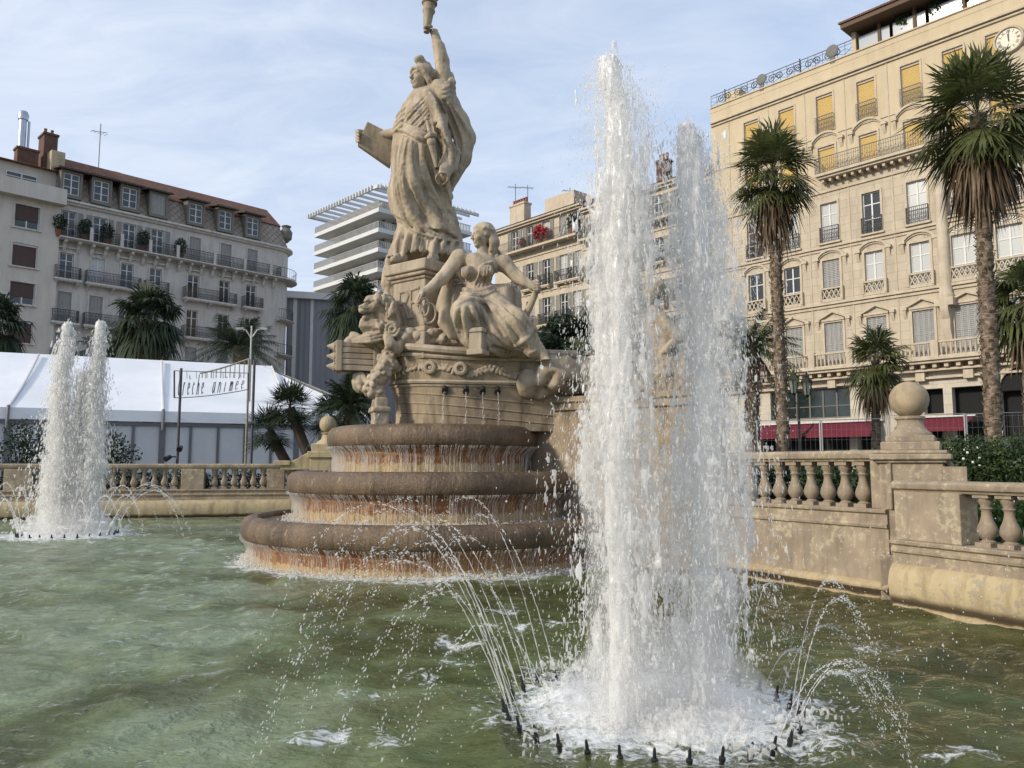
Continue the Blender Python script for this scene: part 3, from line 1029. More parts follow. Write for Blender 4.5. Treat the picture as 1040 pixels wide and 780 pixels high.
# bodice gathered to the left shoulder, belt roll at the hips
for i in range(6):
    o_ = .8 * math.sin(i * 2.3)
    dr([(433 + 1.2 * i, 96 + 3.4 * i + o_), (423 + 1.6 * i, 106 + 3.4 * i), (411 + 2.0 * i, 119 + 2.6 * i - o_)], 1.15 + .25 * math.sin(i * 1.7), False, .02, .55)
    if i % 2: dr([(431 + 1.2 * i, 99 + 3.4 * i), (421 + 1.6 * i, 109 + 3.4 * i), (411 + 2.0 * i, 121.5 + 2.6 * i)], .9, True, .012, .2)
dr([(400, 127), (408, 128), (418, 132.5), (430, 137), (442, 139)], 2.6, False, .02, .3)
dr([(402, 131), (410, 132), (420, 137.5), (432, 141.5), (442, 142.5)], 2.2, False, .02, .3)
dr([(405, 124), (416, 128.5), (429, 132.5), (440, 134)], 1.8, False, .015, .4)
dr([(402, 129.6), (410, 130.4), (420, 135.4), (432, 139.4), (441, 141)], 1.1, True, .008, .1)
dr([(402, 135), (412, 137), (424, 143), (438, 147)], 1.5, True, .01, 0)
# falling edges of the mantle over the right shoulder
for pts, r0 in (
    ([(437, 94), (444, 112), (451, 132), (457, 152), (458, 172)], 3.0),
    ([(444, 92), (452, 110), (460, 130), (465, 150), (463, 172)], 3.0),
    ([(452, 98), (461, 116), (469, 136), (471, 156), (466, 172)], 2.8),
    ([(459, 106), (470, 124), (478, 139), (476, 152)], 2.4)):
    dr(pts, r0)
for pts, r0 in (
    ([(441, 96), (448, 114), (456, 134), (461, 154), (461, 170)], 2.2),
    ([(449, 98), (457, 116), (465, 136), (468, 154)], 2.1),
    ([(457, 106), (466, 122), (474, 140)], 1.8),
    ([(433, 104), (440, 120), (446, 138), (450, 154)], 2.6)):
    dr(pts, r0, True, .01, -.1)
for i in range(4): dr([(413 - i, 108 + i * 6), (406 - i, 115 + i * 5.4), (400 - .5 * i, 124 + i * 4)], 1.6)
# eyes of the cloth: shoulder sleeve rings round the raised arm
for i in range(3): dr([(442 + i, 86 + 4 * i), (449 + i, 91 + 4 * i), (458, 86 + 5 * i)], 1.6)
sc_.rough(0.0045, 0.045, 21).rough(0.0025, 0.022, 22)
stat = thing('torch_statue', 'standing stone woman in a helmet, raising a torch and holding a tablet', 'statue', S(430, 264))
stat.location.z = S(430, 264).z
solid('body', sc_.mesh('body', STAT, stat.location), stat)
# tablet
mb = MB()
q = [S(373, 124, .02), S(363, 147, .0), S(396, 170, .10), S(402, 139, .12)]
nrm = (q[1] - q[0]).cross(q[3] - q[0]).normalized()
if nrm.y > 0: nrm = -nrm
mb.add([tuple(p + nrm * 0.05) for p in q] + [tuple(p - nrm * 0.11) for p in q], [(0, 1, 2, 3), (7, 6, 5, 4), (0, 4, 5, 1), (1, 5, 6, 2), (2, 6, 7, 3), (3, 7, 4, 0)])
tab = mb.build('tablet', LIME_OLD, stat, world=True, bevel=0.02)
# torch: handle, ringed cup, stone flame
mb = MB()
prof = []
b0, b1 = S(433.2, 33, -.07), S(436.8, -2, -.05)
ax_ = (b1 - b0)
for (u, r_) in ((-0.02, 1.0), (0.0, 2.4), (0.12, 2.9), (0.3, 3.4), (0.55, 4.2), (0.60, 5.2), (0.64, 5.2), (0.67, 4.6), (0.80, 5.0), (0.83, 6.4), (0.87, 6.4), (0.9, 5.4), (1.0, 6.0), (1.04, 7.6), (1.1, 7.8), (1.12, 6.4)):
    prof.append((b0 + ax_ * u, rad(r_ * 1.28)))
mb.tube([p for p, _ in prof], [r_ for _, r_ in prof], 16)
tor = mb.build('torch', STAT, stat, world=True, sharp=45)
sc2 = Sculpt((b1.x - .35, b1.y - .35, b1.z - .1), (b1.x + .35, b1.y + .35, b1.z + .8), 0.016)
for i in range(7):
    a_ = i * 0.9
    p = b1 + Vector((0.06 * math.cos(a_), 0.06 * math.sin(a_), 0.04))
    sc2.tube([p, p + Vector((0.07 * math.cos(a_ + 1), 0.07 * math.sin(a_ + 1), .18)), p + Vector((0.02, 0, .36 + .1 * math.sin(i)))], [.09, .07, .015], 0.03)
solid('flame', sc2.mesh('flame', STAT, stat.location), stat)
# sword at the hip
mb = MB()
mb.tube([S(433.5, 121, -.60), S(436, 134, -.64)], rad(1.7), 8); mb.sphere(S(433.3, 121, -.60), rad(2.6))
mb.tube([S(432, 140, -.66), S(437, 137, -.70), S(443, 136, -.64)], [rad(1.6), rad(3.4), rad(1.6)], 8)
mb.sphere(S(438, 144, -.66), (rad(4.4), rad(3), rad(5)))
mb.tube([S(438, 146, -.64), S(441, 158, -.62), S(443, 170, -.60)], [rad(3.4), rad(2.8), rad(1.5)], 8)
mb.build('sword', STAT, stat, world=True, sharp=50)

# ------------------------------------------------------------------ seated woman on the near side
Y0 = 12.45
M1 = px_m(Y0) * 1.03
sc_ = Sculpt((-1.75, 11.4, 3.1), (0.85, 13.4, 5.45), 0.0145)
# plinth mass she sits on
sc_.box(S(492, 330, .35), (0.55, 0.35, 0.60), rot(0, 0, -20), 0.08, 0.1)
sc_.ell(S(470, 322, .25), (0.30, 0.3, 0.55), None, 0.15)
# torso
sc_.ell(S(485, 301, .05), (rad(17), 0.24, rad(12)), None, 0.08)
sc_.cone(S(485, 296, .02), S(488, 272, .02), rad(11.5), rad(14), 0.06)
sc_.ell(S(489, 267, .02), (rad(21), 0.20, rad(9)), rot(0, 10, 0), 0.08)
sc_.ell(S(475, 277, -.17), (rad(7), 0.12, rad(7.2)), None, 0.05)
sc_.ell(S(494, 276, -.19), (rad(7), 0.12, rad(7.2)), None, 0.05)
# neck, head to the left with long tied hair
sc_.cone(S(491, 264, .0), S(489.5, 248, -.03), rad(6), rad(5.2), 0.04)
W, Mh = face(sc_, S(489.5, 239, -.05), rad(10.4), 66, 0, 4)
r = rad(10.4)
sc_.ell(W(0, 0.35, 0.42), (0.95 * r, 1.02 * r, 0.90 * r), Mh, 0.03)
for i in range(9):
    a_ = -1.2 + i * 0.3
    sc_.tube([W(math.sin(a_) * 0.5, -0.72 + abs(a_) * .25, 0.72), W(math.sin(a_) * 0.95, -0.1, 0.75 - .2 * abs(a_)), W(math.sin(a_) * 0.8, 0.8, 0.35), W(0.2 * math.sin(a_), 1.1, -0.2)], [.15 * r, .19 * r, .22 * r, .22 * r], 0.012)
sc_.tube([W(0.2, 1.0, 0.0), W(0.5, 1.05, -0.8), W(0.35, 0.95, -1.5), W(0.3, 0.7, -2.1)], [.5 * r, .48 * r, .42 * r, .2 * r], 0.04)
sc_.tube([W(0.6, 0.7, -0.2), W(0.8, 0.75, -0.9), W(0.7, 0.55, -1.6)], [.3 * r, .32 * r, .2 * r], 0.02)
sc_.tube([W(-0.5, 0.8, -0.2), W(-0.5, 0.85, -1.0), W(-0.3, 0.75, -1.7)], [.3 * r, .3 * r, .2 * r], 0.02)
# arms
sc_.ell(S(467, 262, 0), (rad(9), 0.14, rad(8.5)), None, 0.05)
sc_.cone(S(466, 262, 0), S(449, 283, -.14), rad(8.2), rad(6.4), 0.05)
sc_.cone(S(449, 283, -.14), S(431, 297, -.30), rad(6.4), rad(4.0), 0.04)
hand(sc_, S(430.5, 297.5, -.30), S(425.5, 301, -.33), rad(4.2), (0.2, -0.3, -1), (0.35, -0.9, 0.1))
sc_.ell(S(511, 267, .02), (rad(9), 0.14, rad(8.5)), None, 0.05)
sc_.cone(S(511, 267, .02), S(527, 283, -.02), rad(7.8), rad(6.2), 0.05)
sc_.cone(S(527, 283, -.02), S(540, 290, -.16), rad(6.0), rad(4.0), 0.04)
hand(sc_, S(540.5, 290.3, -.16), S(545.5, 291.5, -.20), rad(4.2), (-0.3, -0.8, -0.3), (0.1, 0.2, 1.0))
# thighs and shins under heavy cloth, turned to the right
sc_.cone(S(480, 309, -.05), S(472, 317, -.50), rad(15), rad(13), 0.10)
sc_.cone(S(472, 318, -.50), S(480, 352, -.36), rad(12), rad(7), 0.10)
sc_.cone(S(496, 308, -.05), S(522, 327, -.42), rad(15), rad(13), 0.12)
sc_.cone(S(522, 328, -.42), S(541, 356, -.34), rad(13), rad(8), 0.10)
sc_.ell(S(503, 336, -.28), (rad(26), 0.26, rad(20)), rot(0, 28, 0), 0.12)
# calf and foot coming out of the hem on the right
sc_.cone(S(545, 352, -.34), S(555, 366, -.36), rad(6.5), rad(4.0), 0.04)
sc_.cone(S(555, 366, -.36), S(561, 373, -.50), rad(4.4), rad(3.4), 0.03)
# cloth behind, left of the arm
for i in range(5):
    sc_.tube([S(460 - i * 2, 275 + i * 5, .12), S(452 - i, 300 + i * 3, .08), S(450 + i * 3, 328, -.02), S(458 + i * 3, 342, -.1)], [rad(4), rad(5), rad(5), rad(3)], 0.03)
def dr(pts, r, cut=False, k=.012, inset=.3): sc_.drape(pts, rad(r), k, cut, 11.4, 13.3, inset)


# neckline swag, gathers and the wide sash
dr([(467, 266), (464, 277), (469, 286), (478, 288), (486, 282), (491, 270), (500, 266)], 2.0, inset=.1)
dr([(470, 268), (468, 278), (473, 284.5), (480, 285), (486, 277)], 1.2, True, .006, 0)
dr([(500, 266), (505, 277), (512, 284)], 2.0)
for i in range(5):
    dr([(488 + i * 2.6, 270), (486 + i * 2.8, 281), (481 + i * 4, 292)], 1.3)
    dr([(489.5 + i * 2.6, 270), (487.6 + i * 2.8, 281), (483 + i * 4, 292)], .9, True, .006, 0)
for dy in (0, 4.5): dr([(468, 293 + dy), (478, 295.5 + dy), (491, 295 + dy), (503, 290 + dy)], 2.6, inset=.1)
dr([(468, 296), (478, 298), (491, 297.5), (503, 292.5)], 1.0, True, .006, 0)
# the skirt: big folds from the lap over the knees and down to the right
for pts, r0 in (
    ([(464, 310), (477, 304.5), (492, 307), (505, 315), (515, 327), (521, 341)], 3.0),
    ([(463, 314), (463, 327), (468, 341), (474, 352)], 2.8),
    ([(471, 312), (472, 326), (476, 342)], 2.4),
    ([(479, 311), (483, 325), (490, 342), (503, 356)], 3.0),
    ([(487, 310), (495, 324), (506, 341), (520, 353)], 2.8),
    ([(497, 311), (508, 324), (519, 340), (530, 354)], 2.8),
    ([(508, 311), (521, 323), (531, 339), (539, 354)], 2.8),
    ([(516, 309), (532, 322), (542, 337), (548, 351)], 2.6),
    ([(522, 352), (533, 345), (543, 335), (549, 340)], 3.0),
    ([(493, 352), (508, 359), (526, 361), (544, 356)], 3.4)):
    dr(pts, r0)
for pts, r0 in (
    ([(467, 313), (467, 327), (472, 343)], 1.9), ([(475, 311), (478, 326), (483, 343)], 2.2), ([(483, 310), (489, 325), (498, 343)], 2.4),
    ([(492, 310), (501, 324), (512, 342)], 2.3), ([(503, 312), (514, 325), (525, 343)], 2.2), ([(512, 311), (526, 323), (537, 341)], 2.0),
    ([(500, 352), (515, 356), (532, 355)], 2.2)):
    dr(pts, r0, True, .01, -.1)
sc_.rough(0.004, 0.05, 31).rough(0.0025, 0.022, 32)
seat = thing('seated_statue', 'seated stone woman with long hair holding a long staff, beside the monogrammed pedestal', 'statue', (S(490, 300).x, Y0, 3.25))
solid('body', sc_.mesh('body', STAT, seat.location), seat)
mb = MB()
mb.tube([S(503, 252, .12), S(515, 266, .05), S(530, 280, -.10), S(541, 290, -.20), S(543.5, 293, -.20)], [rad(1.8), rad(2.2), rad(2.6), rad(3.0), rad(2.6)], 10)
mb.tube([S(546, 288, -.2), S(543, 300, -.10), S(538, 312, -.02), S(533, 322, .05)], [rad(2.6), rad(3.4), rad(3.4), rad(3.8)], 10)
mb.build('staff', STAT, seat, world=True)
mb = MB()
for i in range(18):
    a0 = i / 18 * 2 * PI
ring = [S(436 + 6.5 * math.cos(a), 318 + 10 * math.sin(a), -.36) for a in np.linspace(0, 2 * PI, 25)]
mb.tube(ring, rad(1.2), 6, cap=False)
ring = [S(431 + 4.5 * math.cos(a), 312 + 9 * math.sin(a), -.40) for a in np.linspace(0, 2 * PI, 25)]
mb.tube(ring, rad(1.0), 6, cap=False)
mb.tube([S(424, 302, -.36), S(429, 312, -.40), S(433, 326, -.38)], rad(1.3), 6)
mb.tube([S(428, 300, -.36), S(423, 308, -.38), S(426, 318, -.38)], rad(1.2), 6)
mb.build('rope', STAT, seat, world=True)
# block in front of her feet
mb = MB()
p0 = S(485.5, 348, -.52)
for (z_, hw_, hh_) in ((0, .105, .17), (-.16, .135, .04), (.18, .125, .035)):
    mb.obox(p0 + Vector((0, 0, z_)), Vector((.93, -.37, 0)) * hw_, Vector((.37, .93, 0)) * hw_, (0, 0, hh_))
mb.build('foot_block', LIME, seat, world=True, bevel=.012)

# ------------------------------------------------------------------ the other seated figure: shoulder, arm and head show past the pedestal
Y0 = 13.7
M1 = px_m(Y0) * 1.03
sc_ = Sculpt((-2.9, 12.9, 3.2), (-1.1, 14.9, 5.45), 0.018)
sc_.ell(S(416, 300, .25), (rad(18), .35, rad(34)), None, 0.1)
sc_.cone(S(412, 262, .2), S(399, 284, .0), rad(11), rad(9), 0.06)
sc_.cone(S(395, 288, -.05), S(396.5, 262, -.15), rad(8.5), rad(4.6), 0.05)
hand(sc_, S(396.5, 262, -.15), S(401, 257.5, -.17), rad(4.4), (0.6, -0.4, -0.7), (0.1, -0.9, 0.3))
face(sc_, S(411, 250, -.02), rad(10), 40, 0, 12)
for i in range(6):
    sc_.tube([S(408 + i * 2, 241, .0), S(404 + i * 2.4, 252, .1), S(404 + i * 2, 266, .05)], [rad(3), rad(4), rad(3)], .02)
for i in range(4):
    sc_.tube([S(394 + i * 5, 290, -.1), S(395 + i * 5, 308, -.1), S(397 + i * 5, 335, -.1)], [rad(4), rad(5), rad(5)], .03)
sc_.rough(0.01, 0.05, 41).rough(0.005, 0.024, 42)
far = thing('resting_statue', 'stone figure resting its head on a bent arm behind the monogrammed pedestal', 'statue', (S(412, 300).x, Y0 + .2, 3.25))
solid('body', sc_.mesh('body', STAT, far.location), far)

# ------------------------------------------------------------------ carved figure on the wing behind the tall jets
Y0 = 12.2
M1 = px_m(Y0) * 1.03
sc_ = Sculpt((1.4, 11.3, 2.3), (3.4, 13.2, 5.0), 0.02)
sc_.ell(S(680, 385, .1), (.42, .4, .45), None, 0.1)
sc_.cone(S(676, 370, 0), S(668, 330, 0), rad(17), rad(14), 0.08)
sc_.cone(S(665, 318, -.1), S(690, 342, -.3), rad(7), rad(5.5), .05)
sc_.cone(S(690, 342, -.3), S(676, 356, -.4), rad(5.5), rad(4), .04)
sc_.cone(S(668, 322, 0), S(664, 308, 0), rad(6), rad(5.2), .04)
face(sc_, S(663, 298, -.02), rad(10.5), 70, 0, 6)
sc_.ell(S(667, 292, .05), (rad(10), rad(10), rad(10)), None, .03)
for i in range(7):
    sc_.tube([S(660 + i * 5, 355, -.3), S(662 + i * 6, 380, -.42), S(664 + i * 6, 402, -.4)], [rad(3), rad(4), rad(3)], .03)
sc_.rough(0.012, 0.06, 51)
wing = thing('wing_statue', 'stone figure on the fountain wing, half hidden between the two tall jets', 'statue', (S(675, 400).x, Y0, 2.5))
solid('body', sc_.mesh('body', STAT, wing.location), wing)

# ------------------------------------------------------------------ lion
Y0 = 12.7
M1 = px_m(Y0) * 1.03
sc_ = Sculpt((-2.95, 11.9, 3.1), (-1.45, 13.4, 4.5), 0.0135)
sc_.ell(S(394, 334, .18), (.30, .35, .38), None, .08)            # chest and shoulders
sc_.ell(S(391, 317, .06), (.22, .28, .31), None, .06)           # mane mass behind the face
sc_.ell(S(380, 309, -.14), (rad(8.6), .17, rad(9)), None, .03)  # skull
sc_.ell(S(377, 304, -.16), (rad(6), .13, rad(4)), None, .02)    # forehead
sc_.cone(S(376, 313, -.18), S(368.5, 314.5, -.24), rad(6.2), rad(4.4), .02)   # muzzle
sc_.cone(S(375, 308, -.24), S(368.0, 311.3, -.27), rad(2.6), rad(2.2), .012)  # bridge of the nose
sc_.ell(S(366.4, 311.8, -.27), (rad(2.2), .055, rad(1.8)), None, .008)        # nose
for dz, dd in ((0, -.02), (.6, .02)): sc_.ell(S(367.8, 316 + dz, -.30 + dd * 4), (rad(2.8), .05, rad(2.0)), None, .008)   # flews
sc_.cone(S(377, 322.5, -.14), S(370.5, 323.2, -.20), rad(4.4), rad(3.0), .012)    # jaw
sc_.cone(S(364, 319.6, -.20), S(376, 319.0, -.30), rad(1.7), rad(1.2), .006, cut=True)   # open mouth
sc_.cone(S(366, 319.3, -.30), S(375, 318.8, -.36), rad(1.6), rad(1.2), .006, cut=True)
sc_.ell(S(374.2, 307.2, -.31), (rad(2.3), .06, rad(1.7)), None, .006, cut=True)   # eye socket
sc_.ell(S(374.6, 307.4, -.275), (rad(1.3), .035, rad(1.0)), None, .003)
sc_.tube([S(370.5, 305.6, -.28), S(373.5, 303.8, -.31), S(379, 305.5, -.31)], [rad(1.4), rad(1.9), rad(1.4)], .008)  # brow
sc_.ell(S(387.5, 304, -.20), (rad(2.4), .05, rad(3.0)), rot(0, 30, 0), .008)   # ear
sc_.drape([(369, 313.5), (373, 314.5), (377, 313)], rad(.8), .004, True, 11.8, 13.3, 0)
rr = np.random.default_rng(5)
for i in range(64):                                              # locks of the mane, laid on the form
    a = rr.uniform(-1.9, 2.1); q0 = rr.uniform(10.5, 17)
    x0, y0 = 383 + q0 * math.cos(a) * 0.95, 312 + q0 * math.sin(a) * 1.1
    if x0 < 379 and 300 < y0 < 326: continue
    dx, dy = rr.uniform(1, 6), rr.uniform(8, 14)
    sc_.drape([(x0, y0), (x0 + dx * .9, y0 + dy * .35), (x0 + dx * .2, y0 + dy * .7), (x0 + dx, y0 + dy)], rad(rr.uniform(1.3, 2.2)), .005, False, 11.8, 13.3, .15, .3, 12)
for i in range(10):                                               # beard
    x0 = 367.5 + i * 1.5
    sc_.tube([S(x0, 325, -.18), S(x0 - 1, 331, -.20), S(x0 + 1.5, 338, -.14)], [rad(1.7), rad(2.0), rad(.7)], .006)
# spiral boss at the shoulder and the paws' scroll
sp_ = [S(398 + (8 - 0.30 * j) * math.cos(j * .5), 334 + (8.5 - 0.30 * j) * math.sin(j * .5), -.30) for j in range(24)]
sc_.ell(S(398, 334, -.16), (rad(8.5), .14, rad(9)), None, .03)
sc_.tube(sp_, rad(1.5), .008)
sc_.tube([S(394, 342, -.25), S(397, 350, -.3), S(404, 354, -.25), S(408, 346, -.2)], [rad(5), rad(5.5), rad(5), rad(3)], .03)
sc_.ell(S(378, 342, -.02), (rad(16), .2, rad(5)), rot(0, -14, 0), .03)
for i in range(3): sc_.tube([S(392, 336 + 4 * i, -.16), S(376, 341 + 3 * i, -.22), S(358, 345 + 1.5 * i, -.12)], [rad(1.4), rad(1.8), rad(1.0)], .008)
sc_.rough(0.004, 0.04, 61).rough(0.003, 0.02, 62)
lion = thing('lion_statue', 'stone lion with a heavy mane facing left above the ram of the ship', 'lion statue', (S(388, 345).x, Y0, 3.3))
solid('body', sc_.mesh('body', STAT, lion.location), lion)
# ================================================================== WATER
JET_A = Vector((0.60, 4.75, 0)); JET_B = Vector((1.12, 4.95, 0)); RING = Vector((0.84, 5.02, 0)); RING_R = 0.88
FAR = Vector((-9.55, 17.2, 0)); FAR_R = 0.95


def water_material():
    m, t = newmat('pool_water')
    v = t.n('ShaderNodeNewGeometry').outputs['Position']
    s = t.n('ShaderNodeSeparateXYZ', {0: v})
    flat = t.n('ShaderNodeCombineXYZ', {0: s.outputs[0], 1: s.outputs[1], 2: 0.0}).outputs[0]

    wob = t.n('ShaderNodeTexNoise', {'Vector': flat, 'Scale': 2.6, 'Detail': 3.0}).outputs['Color']
    wob = t.n('ShaderNodeVectorMath', {0: wob, 1: (0.5, 0.5, 0.5)}, operation='SUBTRACT').outputs[0]
    wob = t.n('ShaderNodeVectorMath', {0: wob, 1: (0.9, 0.5, 0.0)}, operation='MULTIPLY').outputs[0]
    wflat = t.n('ShaderNodeVectorMath', {0: flat, 1: wob}, operation='ADD').outputs[0]

    def dist(c):
        return t.n('ShaderNodeVectorMath', {0: wflat, 1: (c.x, c.y, 0)}, operation='DISTANCE').outputs['Value']
    big = t.noise(t.n('ShaderNodeMapping', {'Vector': flat, 'Scale': (0.26, 0.42, 1)}).outputs[0], 1.0, 6, 0.62, 0.9)
    # milky green, clearer and darker in the deep middle
    lft = t.math('ADD', t.math('MULTIPLY', s.outputs[0], -0.030), t.math('MULTIPLY', s.outputs[1], -0.004))
    q = t.math('ADD', big, lft)
    body = t.ramp(q, [(0.38, (0.065, 0.076, 0.018)), (0.46, (0.135, 0.158, 0.048)), (0.54, (0.27, 0.33, 0.155)), (0.64, (0.46, 0.56, 0.36))])
    ochre = t.noise(t.n('ShaderNodeMapping', {'Vector': flat, 'Scale': (0.55, 1.1, 1), 'Location': (4.2, 1.7, 0)}).outputs[0], 1.0, 5, 0.65, 0.8)
    body = t.mix(t.math('MULTIPLY', t.ramp(ochre, [(0.48, 0.0), (0.62, 1.0)]), 0.45), body, (0.17, 0.15, 0.06))
    # aerated water and froth round the jets and under the falls
    fo = t.noise(flat, 11.0, 7, 0.72, 1.0)
    fo2 = t.n('ShaderNodeTexVoronoi', {'Vector': t.n('ShaderNodeMapping', {'Vector': flat, 'Scale': (9, 9, 9)}).outputs[0], 'Scale': 1.0, 'Randomness': 1.0}, feature='DISTANCE_TO_EDGE').outputs[0]
    web = t.ramp(fo2, [(0.0, 1.0), (0.16, 0.0)])
    near = t.ramp(dist(RING + Vector((0.05, 0.1, 0))), [(0.0, 0.88), (0.62, 0.80), (1.0, 0.50), (1.0, 0.50)])
    near = t.n('ShaderNodeMapRange', {'Value': dist(RING + Vector((0.08, 0.06, 0))), 'From Min': 0.45, 'From Max': 1.45, 'To Min': 0.55, 'To Max': -0.32}).outputs[0]
    farf = t.n('ShaderNodeMapRange', {'Value': dist(FAR), 'From Min': 0.6, 'From Max': 2.0, 'To Min': 0.65, 'To Max': -0.30}).outputs[0]
    dt = dist(Vector((-1.32, 13.5, 0)))
    tier = t.n('ShaderNodeMapRange', {'Value': dt, 'From Min': 2.95, 'From Max': 3.55, 'To Min': 0.50, 'To Max': -0.30}).outputs[0]
    pat = Vector((0, 0, 0))
    fm = t.math('MAXIMUM', t.math('MAXIMUM', near, farf), tier)
    for (x, y, r_) in ((-0.65, 4.55, 0.30), (-1.05, 4.55, .34), (-0.95, 5.3, .26), (-0.62, 5.75, .30), (-0.55, 6.9, 0.42), (-0.45, 6.2, .30), (0.05, 7.6, .40), (0.45, 7.7, .36), (-0.1, 8.4, .45), (-8.2, 15.6, .45), (-5.2, 20.5, .7), (-6.9, 21.3, .8), (2.4, 5.9, .25), (3.0, 6.6, .3), (2.3, 4.3, .25)):
        dd = t.n('ShaderNodeMapRange', {'Value': dist(Vector((x, y, 0))), 'From Min': 0.0, 'From Max': r_, 'To Min': 0.29, 'To Max': -0.38}).outputs[0]
        fm = t.math('MAXIMUM', fm, dd)
    f = t.math('ADD', fm, t.math('MULTIPLY', t.math('SUBTRACT', fo, 0.5), 1.9))
    f = t.math('ADD', f, t.math('MULTIPLY', web, 0.07))
    foam = t.ramp(f, [(0.10, 0.0), (0.28, 0.60), (0.52, 0.96)])
    # ripples
    rp = t.noise(t.n('ShaderNodeMapping', {'Vector': flat, 'Scale': (5.5, 8, 1)}).outputs[0], 1.0, 4, 0.6, 0.7)
    rp2 = t.noise(t.n('ShaderNodeMapping', {'Vector': flat, 'Scale': (17, 24, 1)}).outputs[0], 1.0, 3, 0.6, 0.5)
    h = t.math('ADD', t.math('MULTIPLY', rp, 1.0), t.math('MULTIPLY', rp2, 0.62))
    nrm = t.bump(h, 0.7, 0.048)
    diff = t.n('ShaderNodeBsdfDiffuse', {'Color': body, 'Normal': nrm}).outputs[0]
    clear = t.n('ShaderNodeBsdfTransparent', {'Color': (0.80, 0.90, 0.66, 1)}).outputs[0]
    bodysh = t.n('ShaderNodeMixShader', {0: 0.42, 1: clear, 2: diff}).outputs[0]
    gl = t.n('ShaderNodeBsdfGlossy', {'Color': (0.86, 0.86, 0.86, 1), 'Roughness': 0.04, 'Normal': nrm}).outputs[0]
    fr = t.n('ShaderNodeFresnel', {'IOR': 1.33, 'Normal': nrm}).outputs[0]
    wat = t.n('ShaderNodeMixShader', {0: fr, 1: bodysh, 2: gl}).outputs[0]
    fsh = t.n('ShaderNodeBsdfPrincipled', {'Base Color': (0.80, 0.82, 0.82, 1), 'Roughness': 0.45, 'Normal': t.bump(t.math('ADD', fo, t.math('MULTIPLY', web, .3)), 0.4, 0.03)}).outputs[0]
    t.out(t.n('ShaderNodeMixShader', {0: foam, 1: wat, 2: fsh}).outputs[0])
    return m


def floor_material():
    m, t = newmat('pool_floor')
    v = t.n('ShaderNodeNewGeometry').outputs['Position']
    n = t.noise(v, 0.42, 6, 0.68, 1.2)
    n2 = t.noise(v, 3.0, 5, 0.7)
    q = t.math('ADD', t.math('MULTIPLY', n, 0.75), t.math('MULTIPLY', n2, 0.25))
    c = t.ramp(q, [(0.32, (0.06, 0.07, 0.02)), (0.44, (0.17, 0.165, 0.055)), (0.54, (0.36, 0.38, 0.19)), (0.64, (0.62, 0.74, 0.60))])
    t.out(t.n('ShaderNodeBsdfPrincipled', {'Base Color': c, 'Roughness': 0.9}).outputs[0])
    return m


WATER = water_material()
BASIN = [(-26, 17.8), (-14.5, 21.55), (-5.2, 23.7), (-1.0, 22.0), (1.5, 15), (2.9, 11.3), (4.25, 9.0), (4.25, 8.55), (5.28, 6.2), (5.9, 4.4), (6.2, 1.0), (-26, 1.0)]


def inside(x, y, poly):
    r = np.zeros(x.shape, bool)
    n = len(poly)
    for i in range(n):
        x0, y0 = poly[i]; x1, y1 = poly[(i + 1) % n]
        c = ((y0 > y) != (y1 > y)) & (x < (x1 - x0) * (y - y0) / (y1 - y0 + 1e-12) + x0)
        r ^= c
    return r


def waves(x, y):
    g = np.random.default_rng(3)
    z = np.zeros_like(x)
    for i in range(46):
        lam = 0.16 * (1.0 / 0.16) ** g.random()
        a = g.normal(0.5, 0.9)
        k = 2 * PI / lam
        z += 0.0048 * lam ** 0.8 * np.sin(k * (x * math.cos(a) + y * math.sin(a)) + g.random() * 6.28)
    for c, A in ((RING, 0.008), (FAR, 0.010)):
        d = np.hypot(x - c.x, y - c.y)
        z += A * np.sin(d * 13 + 1.2 * np.sin(3 * np.arctan2(y - c.y, x - c.x))) * np.exp(-np.maximum(d - 0.9, 0) / 1.3)
        ins = np.clip(1.25 - d, 0, 1)
        z += ins * 0.011 * (np.sin(x * 31 + 3 * np.sin(y * 17)) * np.sin(y * 37 + 2 * np.sin(x * 23)))
    return z


ys = 1.05 * (25.0 / 1.05) ** np.linspace(0, 1, 560)
us = np.linspace(-1.05, 1.05, 420)
Yg, Ug = np.meshgrid(ys, us, indexing='ij')
Xg = np.where(Yg < 6, Ug * (1.2 + Yg), Ug * Yg * 1.2)
Zg = waves(Xg, Yg)
V = np.stack([Xg, Yg, Zg], -1).reshape(-1, 3)
I = np.arange(V.shape[0]).reshape(Yg.shape)
Fq = np.stack([I[:-1, :-1], I[:-1, 1:], I[1:, 1:], I[1:, :-1]], -1).reshape(-1, 4)
cen = V[Fq].mean(1)
Fq = Fq[inside(cen[:, 0], cen[:, 1], BASIN)]
o = inst('pool_water', npmesh('pool_water', V, [Fq], WATER))
tag(o, 'milky green rippled water filling the fountain basin', 'water', kind='structure')

FLOORM = floor_material()
mb = MB()
mb.add([(x, y, -0.47) for x, y in BASIN], [tuple(range(len(BASIN)))[::-1]])
me = mb.mesh('pool_floor', FLOORM, smooth=False)
tag(inst('pool_floor', me), 'mottled algae stained floor of the fountain basin seen through the water', 'pool floor', kind='structure')


def spray_material(name, fac, tint=(0.86, 0.87, 0.88)):
    m, t = newmat(name)
    p = t.n('ShaderNodeBsdfPrincipled', {'Base Color': tuple(tint) + (1,), 'Roughness': 0.22, 'Specular IOR Level': 0.6}).outputs[0]
    tr = t.n('ShaderNodeBsdfTranslucent', {'Color': tuple(tint) + (1,)}).outputs[0]
    a = t.n('ShaderNodeMixShader', {0: 0.45, 1: p, 2: tr}).outputs[0]
    c = t.n('ShaderNodeBsdfTransparent', {'Color': (1, 1, 1, 1)}).outputs[0]
    t.out(t.n('ShaderNodeMixShader', {0: fac, 1: c, 2: a}).outputs[0])
    return m


